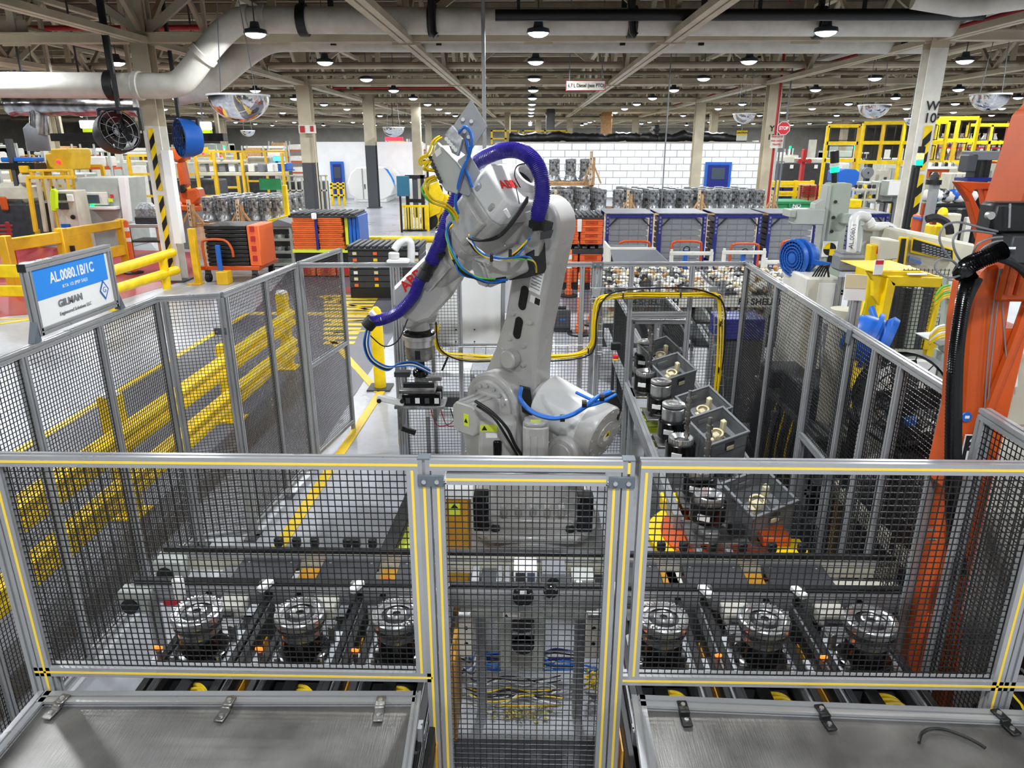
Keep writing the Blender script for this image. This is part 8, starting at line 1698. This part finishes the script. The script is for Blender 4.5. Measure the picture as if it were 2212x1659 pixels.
for nm, lab, pts, Y, r, mt in (('service_pole','thin grey service pole dropping from the roof behind the robot head',[(1043,0),(1046,330)],14.0,0.035,'alu'),('drop_conduit','very thin grey conduit hanging before the white block wall',[(1446,180),(1438,405)],21.5,0.018,'mid_grey'),('red_pipe','red fire pipe running down beside the Y 10 column',[(1690,150),(1663,470)],26.6,0.045,'red_paint')):
    a = at(*pts[0],Y=Y); o = B().cyl((a.x,Y,0),(a.x,Y,7.6),r,10).out(nm, MATS[mt], None); tag(o, lab, 'pipe')
t = T0('black_beam', 'black horizontal monorail beam behind the hanging fans on the left', 'beam', 300, 300, 19.0); pb(t,'beam',108,288,482,305,19,0.3,'black',0.01); 
for x in (130,300,470): p = at(x,290,Y=19.1); B().bx(p.x-0.04,p.x+0.04,19.1,19.2,p.z,7.6).out('hanger_rod', MATS['cream'], t, smooth=0)
t = T0('foil_duct', 'shiny foil wrapped horizontal duct with hanging grey can on the far left', 'duct', 150, 230, 17.5)
P = pp([(20,225,17.5),(80,224,17.5),(200,226,17.4),(300,228,17.4)]); B().tube(P,0.26,14,sub=5,rad=lambda i,n: 0.26+0.02*math.sin(i*2.2)).out('foil_tube', MATS['foil'], t, smooth=50)
p = at(85,250,Y=17.5); q = at(85,326,Y=17.5); B().tube([p+V((0,0,0.2)),p,(p+q)/2],0.2,12).out('duct_drop', MATS['foil'], t); B(Matrix.Translation(q)).lathe([(0.0,0),(0.24,0),(0.24,0.5),(0.12,0.62),(0,0.62)],20).out('hanging_can', MATS['mid_grey'], t)
for x in (60,250): p = at(x,225,Y=17.5); B().bx(p.x-0.02,p.x+0.02,17.48,17.52,p.z+0.2,7.6).out('hanger_rod', MATS['dark_grey'], t, smooth=0)
for k,(x,y,lab) in enumerate(((188,272,'square lit work light left of the hanging black fan'),(438,275,'square lit work light right of the hanging blue fan'))):
    t = T0('work_light', lab, 'light', x, y, 21.5); pb(t,'lit_panel',x-17,y-12,x+17,y+5,21.5,0.1,'glow_white',0.02); pb(t,'yellow_shade',x-10,y+5,x+17,y+14,21.48,0.14,'hivis',0.01); p = at(x,y-12,Y=21.55); B().bx(p.x-0.02,p.x+0.02,21.53,21.57,p.z,7.6).out('hanger_rod', MATS['dark_grey'], t, smooth=0)
def hang_fan(lab, px, py, Y, d, R_, mat, rod):
    c = at(px,py,Y=Y); t = thing('hanging_fan', lab, 'fan', tuple(c)); m = fz(c, d)
    B(m).lathe([(R_,0.02),(R_*1.04,0.0),(R_,-0.25),(R_*0.85,-0.42),(R_*0.82,-0.42),(R_*0.95,-0.25),(R_*0.97,0.0),(R_,0.02)],32).out('fan_drum', MATS[mat], t)
    for k in range(5): B(m @ Matrix.Rotation(k*1.2566,4,'Z')).box((R_*0.45,0,-0.15),(R_*0.8,R_*0.4,0.015),r=(0.5,0,0)).out('fan_blade', MATS['black'], t, bev=0.01)
    B(m).lathe([(0,-0.05),(R_*0.2,-0.05),(R_*0.2,-0.38),(0,-0.38)],14).out('fan_motor', MATS['black'], t); b = B(m)
    for k in range(8): a = k*math.pi/4; b.bar((0.05*math.cos(a),0.05*math.sin(a),0.01),(R_*math.cos(a),R_*math.sin(a),0.01),0.012)
    for q in (0.35,0.65,0.95): b.lathe([(R_*q-.006,0.005),(R_*q+.006,0.005),(R_*q+.006,0.018),(R_*q-.006,0.018),(R_*q-.006,0.005)],24)
    b.out('fan_guard', MATS['black'], t, smooth=0)
    B().bar(c+V((0,0.1,R_*0.8)), V((c.x,c.y+0.1,7.6)), 0.07, 0.07).out('drop_rod', MATS['black'], t); B().bx(c.x-R_,c.x+R_,c.y+0.05,c.y+0.15,c.z+R_*0.95,c.z+R_*1.1).out('yoke', MATS['black'], t, bev=0.01)
    for s in (-1,1): B().bx(c.x+s*R_*1.02-0.03,c.x+s*R_*1.02+0.03,c.y+0.05,c.y+0.15,c.z,c.z+R_*1.05).out('yoke_arm', MATS['black'], t, bev=0.01)
hang_fan('black drum fan hanging left of the hazard striped column', 258, 282, 15.0, (0.75,-0.5,0.25), 0.40, 'black', 0)
hang_fan('blue backed black drum fan hanging right of the hazard striped column', 388, 298, 17.4, (-0.72,-0.7,0.0), 0.42, 'blue_paint', 0)
for k,(x,y,r,Y,lab) in enumerate(((515,206,60,13.5,'big chrome half dome mirror hanging by the pale duct'),(1889,227,30,20.0,'chrome half dome mirror hanging beyond the Y 10 column'),(2140,204,36,17.0,'chrome half dome mirror hanging beside the top of the orange column'),(1608,246,22,24.0,'clear half dome mirror hanging above the caution sign'),(1975,256,18,26.0,'small chrome half dome mirror just left of the W 10 column'),(850,275,22,36.0,'far half dome mirror over the plain white room'),(535,282,14,32.0,'tiny half dome mirror above the blue console'))):
    c = at(x,y,Y=Y); R_ = r/FPX*Y; t = thing('dome_mirror', lab, 'mirror', tuple(c), 'half dome mirrors')
    B(Matrix.Translation(c)).lathe([(R_*math.cos(a),-R_*0.85*math.sin(a)) for a in [i*math.pi/2/8 for i in range(8)]]+[(0,-R_*0.85)],28).out('dome', MATS['mirror'], t, smooth=80); B(Matrix.Translation(c)).lathe([(R_,0.0),(R_*1.03,0.01),(R_*1.03,-0.02),(R_,-0.02)],28).out('dome_rim', MATS['white'], t)
    for dx in (-0.6,0.6): B().bar(c+V((dx*R_,0,0)), V((c.x,c.y,7.6)), 0.012).out('hanger_wire', MATS['mid_grey'], t, smooth=0)
# signs
t = T0('hanging_sign', 'white hanging sign with red border naming the diesel line', 'sign', 1266, 185, 21.0); pb(t,'sign_border',1223,174,1308,196,21,0.05,'red_sign',0.005); pb(t,'sign_face',1224.5,175.3,1306.5,194.7,20.985,0.02,'offwhite'); q = at(1266,185,Y=20.985); text('6.7 L Diesel (non PTO)', 0.135, Matrix(((1,0,0,q.x),(0,0,-1,20.98),(0,1,0,q.z),(0,0,0,1))), MATS['black'], t, off=0.002, sx=0.78)
for x in (1230,1300): p = at(x,176,Y=21.02); B().bx(p.x-0.012,p.x+0.012,21.01,21.04,p.z,7.6).out('hanger_rod', MATS['mid_grey'], t, smooth=0)
t = T0('stop_sign', 'red octagonal stop sign beside the Y 10 column', 'sign', 1693, 277, 26.4); q = at(1693,277,Y=26.4); mS_ = Matrix(((1,0,0,q.x),(0,0,-1,26.4),(0,1,0,q.z),(0,0,0,1)))
def oct_(r): return [(r*math.cos(math.radians(22.5+45*k)),r*math.sin(math.radians(22.5+45*k))) for k in range(8)]
B(mS_).prism(oct_(0.235),-0.02,0).out('sign_rim', MATS['white'], t, smooth=0); B(mS_).prism(oct_(0.215),0,0.004).out('sign_face', MATS['red_sign'], t, smooth=0); text('STOP', 0.155, mS_ @ Matrix.Translation((0,0,0.006)), MATS['white'], t, off=0.006, sx=0.85); p = at(1696,285,Y=26.45); B().bx(p.x-0.02,p.x+0.02,26.42,26.46,0,7.6).out('sign_post', MATS['mid_grey'], t, smooth=0)
t = T0('notice_board', 'pale notice sign with red lettering below the stop sign', 'sign', 1678, 306, 26.5); pb(t,'board',1665,292,1692,320,26.5,0.03,'offwhite'); pb(t,'board_post',1677,318,1680,430,26.52,0.04,'mid_grey',0,True)
q = at(1679,299,Y=26.49)
for k,(s,z) in enumerate((('STOP LOOK',0.06),('FOR CROSS',-0.08),('TRAFFIC',-0.2))): text(s, 0.075, Matrix(((1,0,0,q.x),(0,0,-1,26.49),(0,1,0,q.z+z),(0,0,0,1))), MATS['red_sign'], t, off=0.002)
t = T0('caution_sign', 'yellow caution sign hanging above the corner of the white block room', 'sign', 1603, 288, 30.0); pb(t,'sign_face',1592,282,1614,304,30,0.04,'offwhite'); pb(t,'yellow_head',1592,282,1614,292,29.98,0.03,'safety_yellow'); q = at(1603,287,Y=29.97); text('CAUTION', 0.1, Matrix(((1,0,0,q.x),(0,0,-1,29.97),(0,1,0,q.z),(0,0,0,1))), MATS['black'], t, off=0.003); p = at(1603,282,Y=30.02); B().bx(p.x-0.01,p.x+0.01,30,30.03,p.z,7.6).out('hanger_rod', MATS['mid_grey'], t, smooth=0)
t = T0('column_sign', 'small white sign with red block on the dark banded column', 'sign', 660, 280, 27.0); pb(t,'sign_face',645,270,682,288,27.0,0.04,'offwhite'); pb(t,'red_block',648,272,658,286,26.98,0.02,'red_paint'); pb(t,'red_block',670,272,677,284,26.98,0.02,'red_paint'); p = at(676,270,Y=27.02); B().bx(p.x-0.02,p.x+0.02,27.02,27.06,0,p.z+0.1).out('sign_bracket', MATS['cream'], t, smooth=0)
# lamps
lamp = thing('high_bay_lamp', '', 'lamp', (0,0,LAMP_Z), 'round high bay lamps under the roof')
B(Matrix.Translation((0,0,LAMP_Z))).lathe([(0.215,-0.02),(0.225,0.0),(0.21,0.06),(0.10,0.09),(0.08,0.20),(0,0.20)],24).out('housing', MATS['lamp_body'], lamp); B(Matrix.Translation((0,0,LAMP_Z))).lathe([(0,-0.095),(0.09,-0.085),(0.17,-0.05),(0.20,-0.012),(0.205,0.0),(0,0.0)],24).out('lens', MATS['lamp_glow'], lamp); B(Matrix.Translation((0,0,LAMP_Z))).cyl((0,0,0.2),(0,0,2.535),0.012,6).out('hanger_rod', MATS['dark_grey'], lamp)
first = True; rown = 0
for y in LAMP_ROWS:
    if y < 14 or y > 82: continue
    vis = [x for x in LAMP_COLS if abs(x) < 0.78*y+1]
    for i, x in enumerate(vis):
        lab = 'high bay lamp, %s from the left in the %s lamp row back' % (ORD[i], ORD[rown])
        if first: lamp.location = (x,y,LAMP_Z); lamp['label'] = lab; first = False
        else: dup(lamp, (x,y,LAMP_Z), 0, lab)
    rown += 1
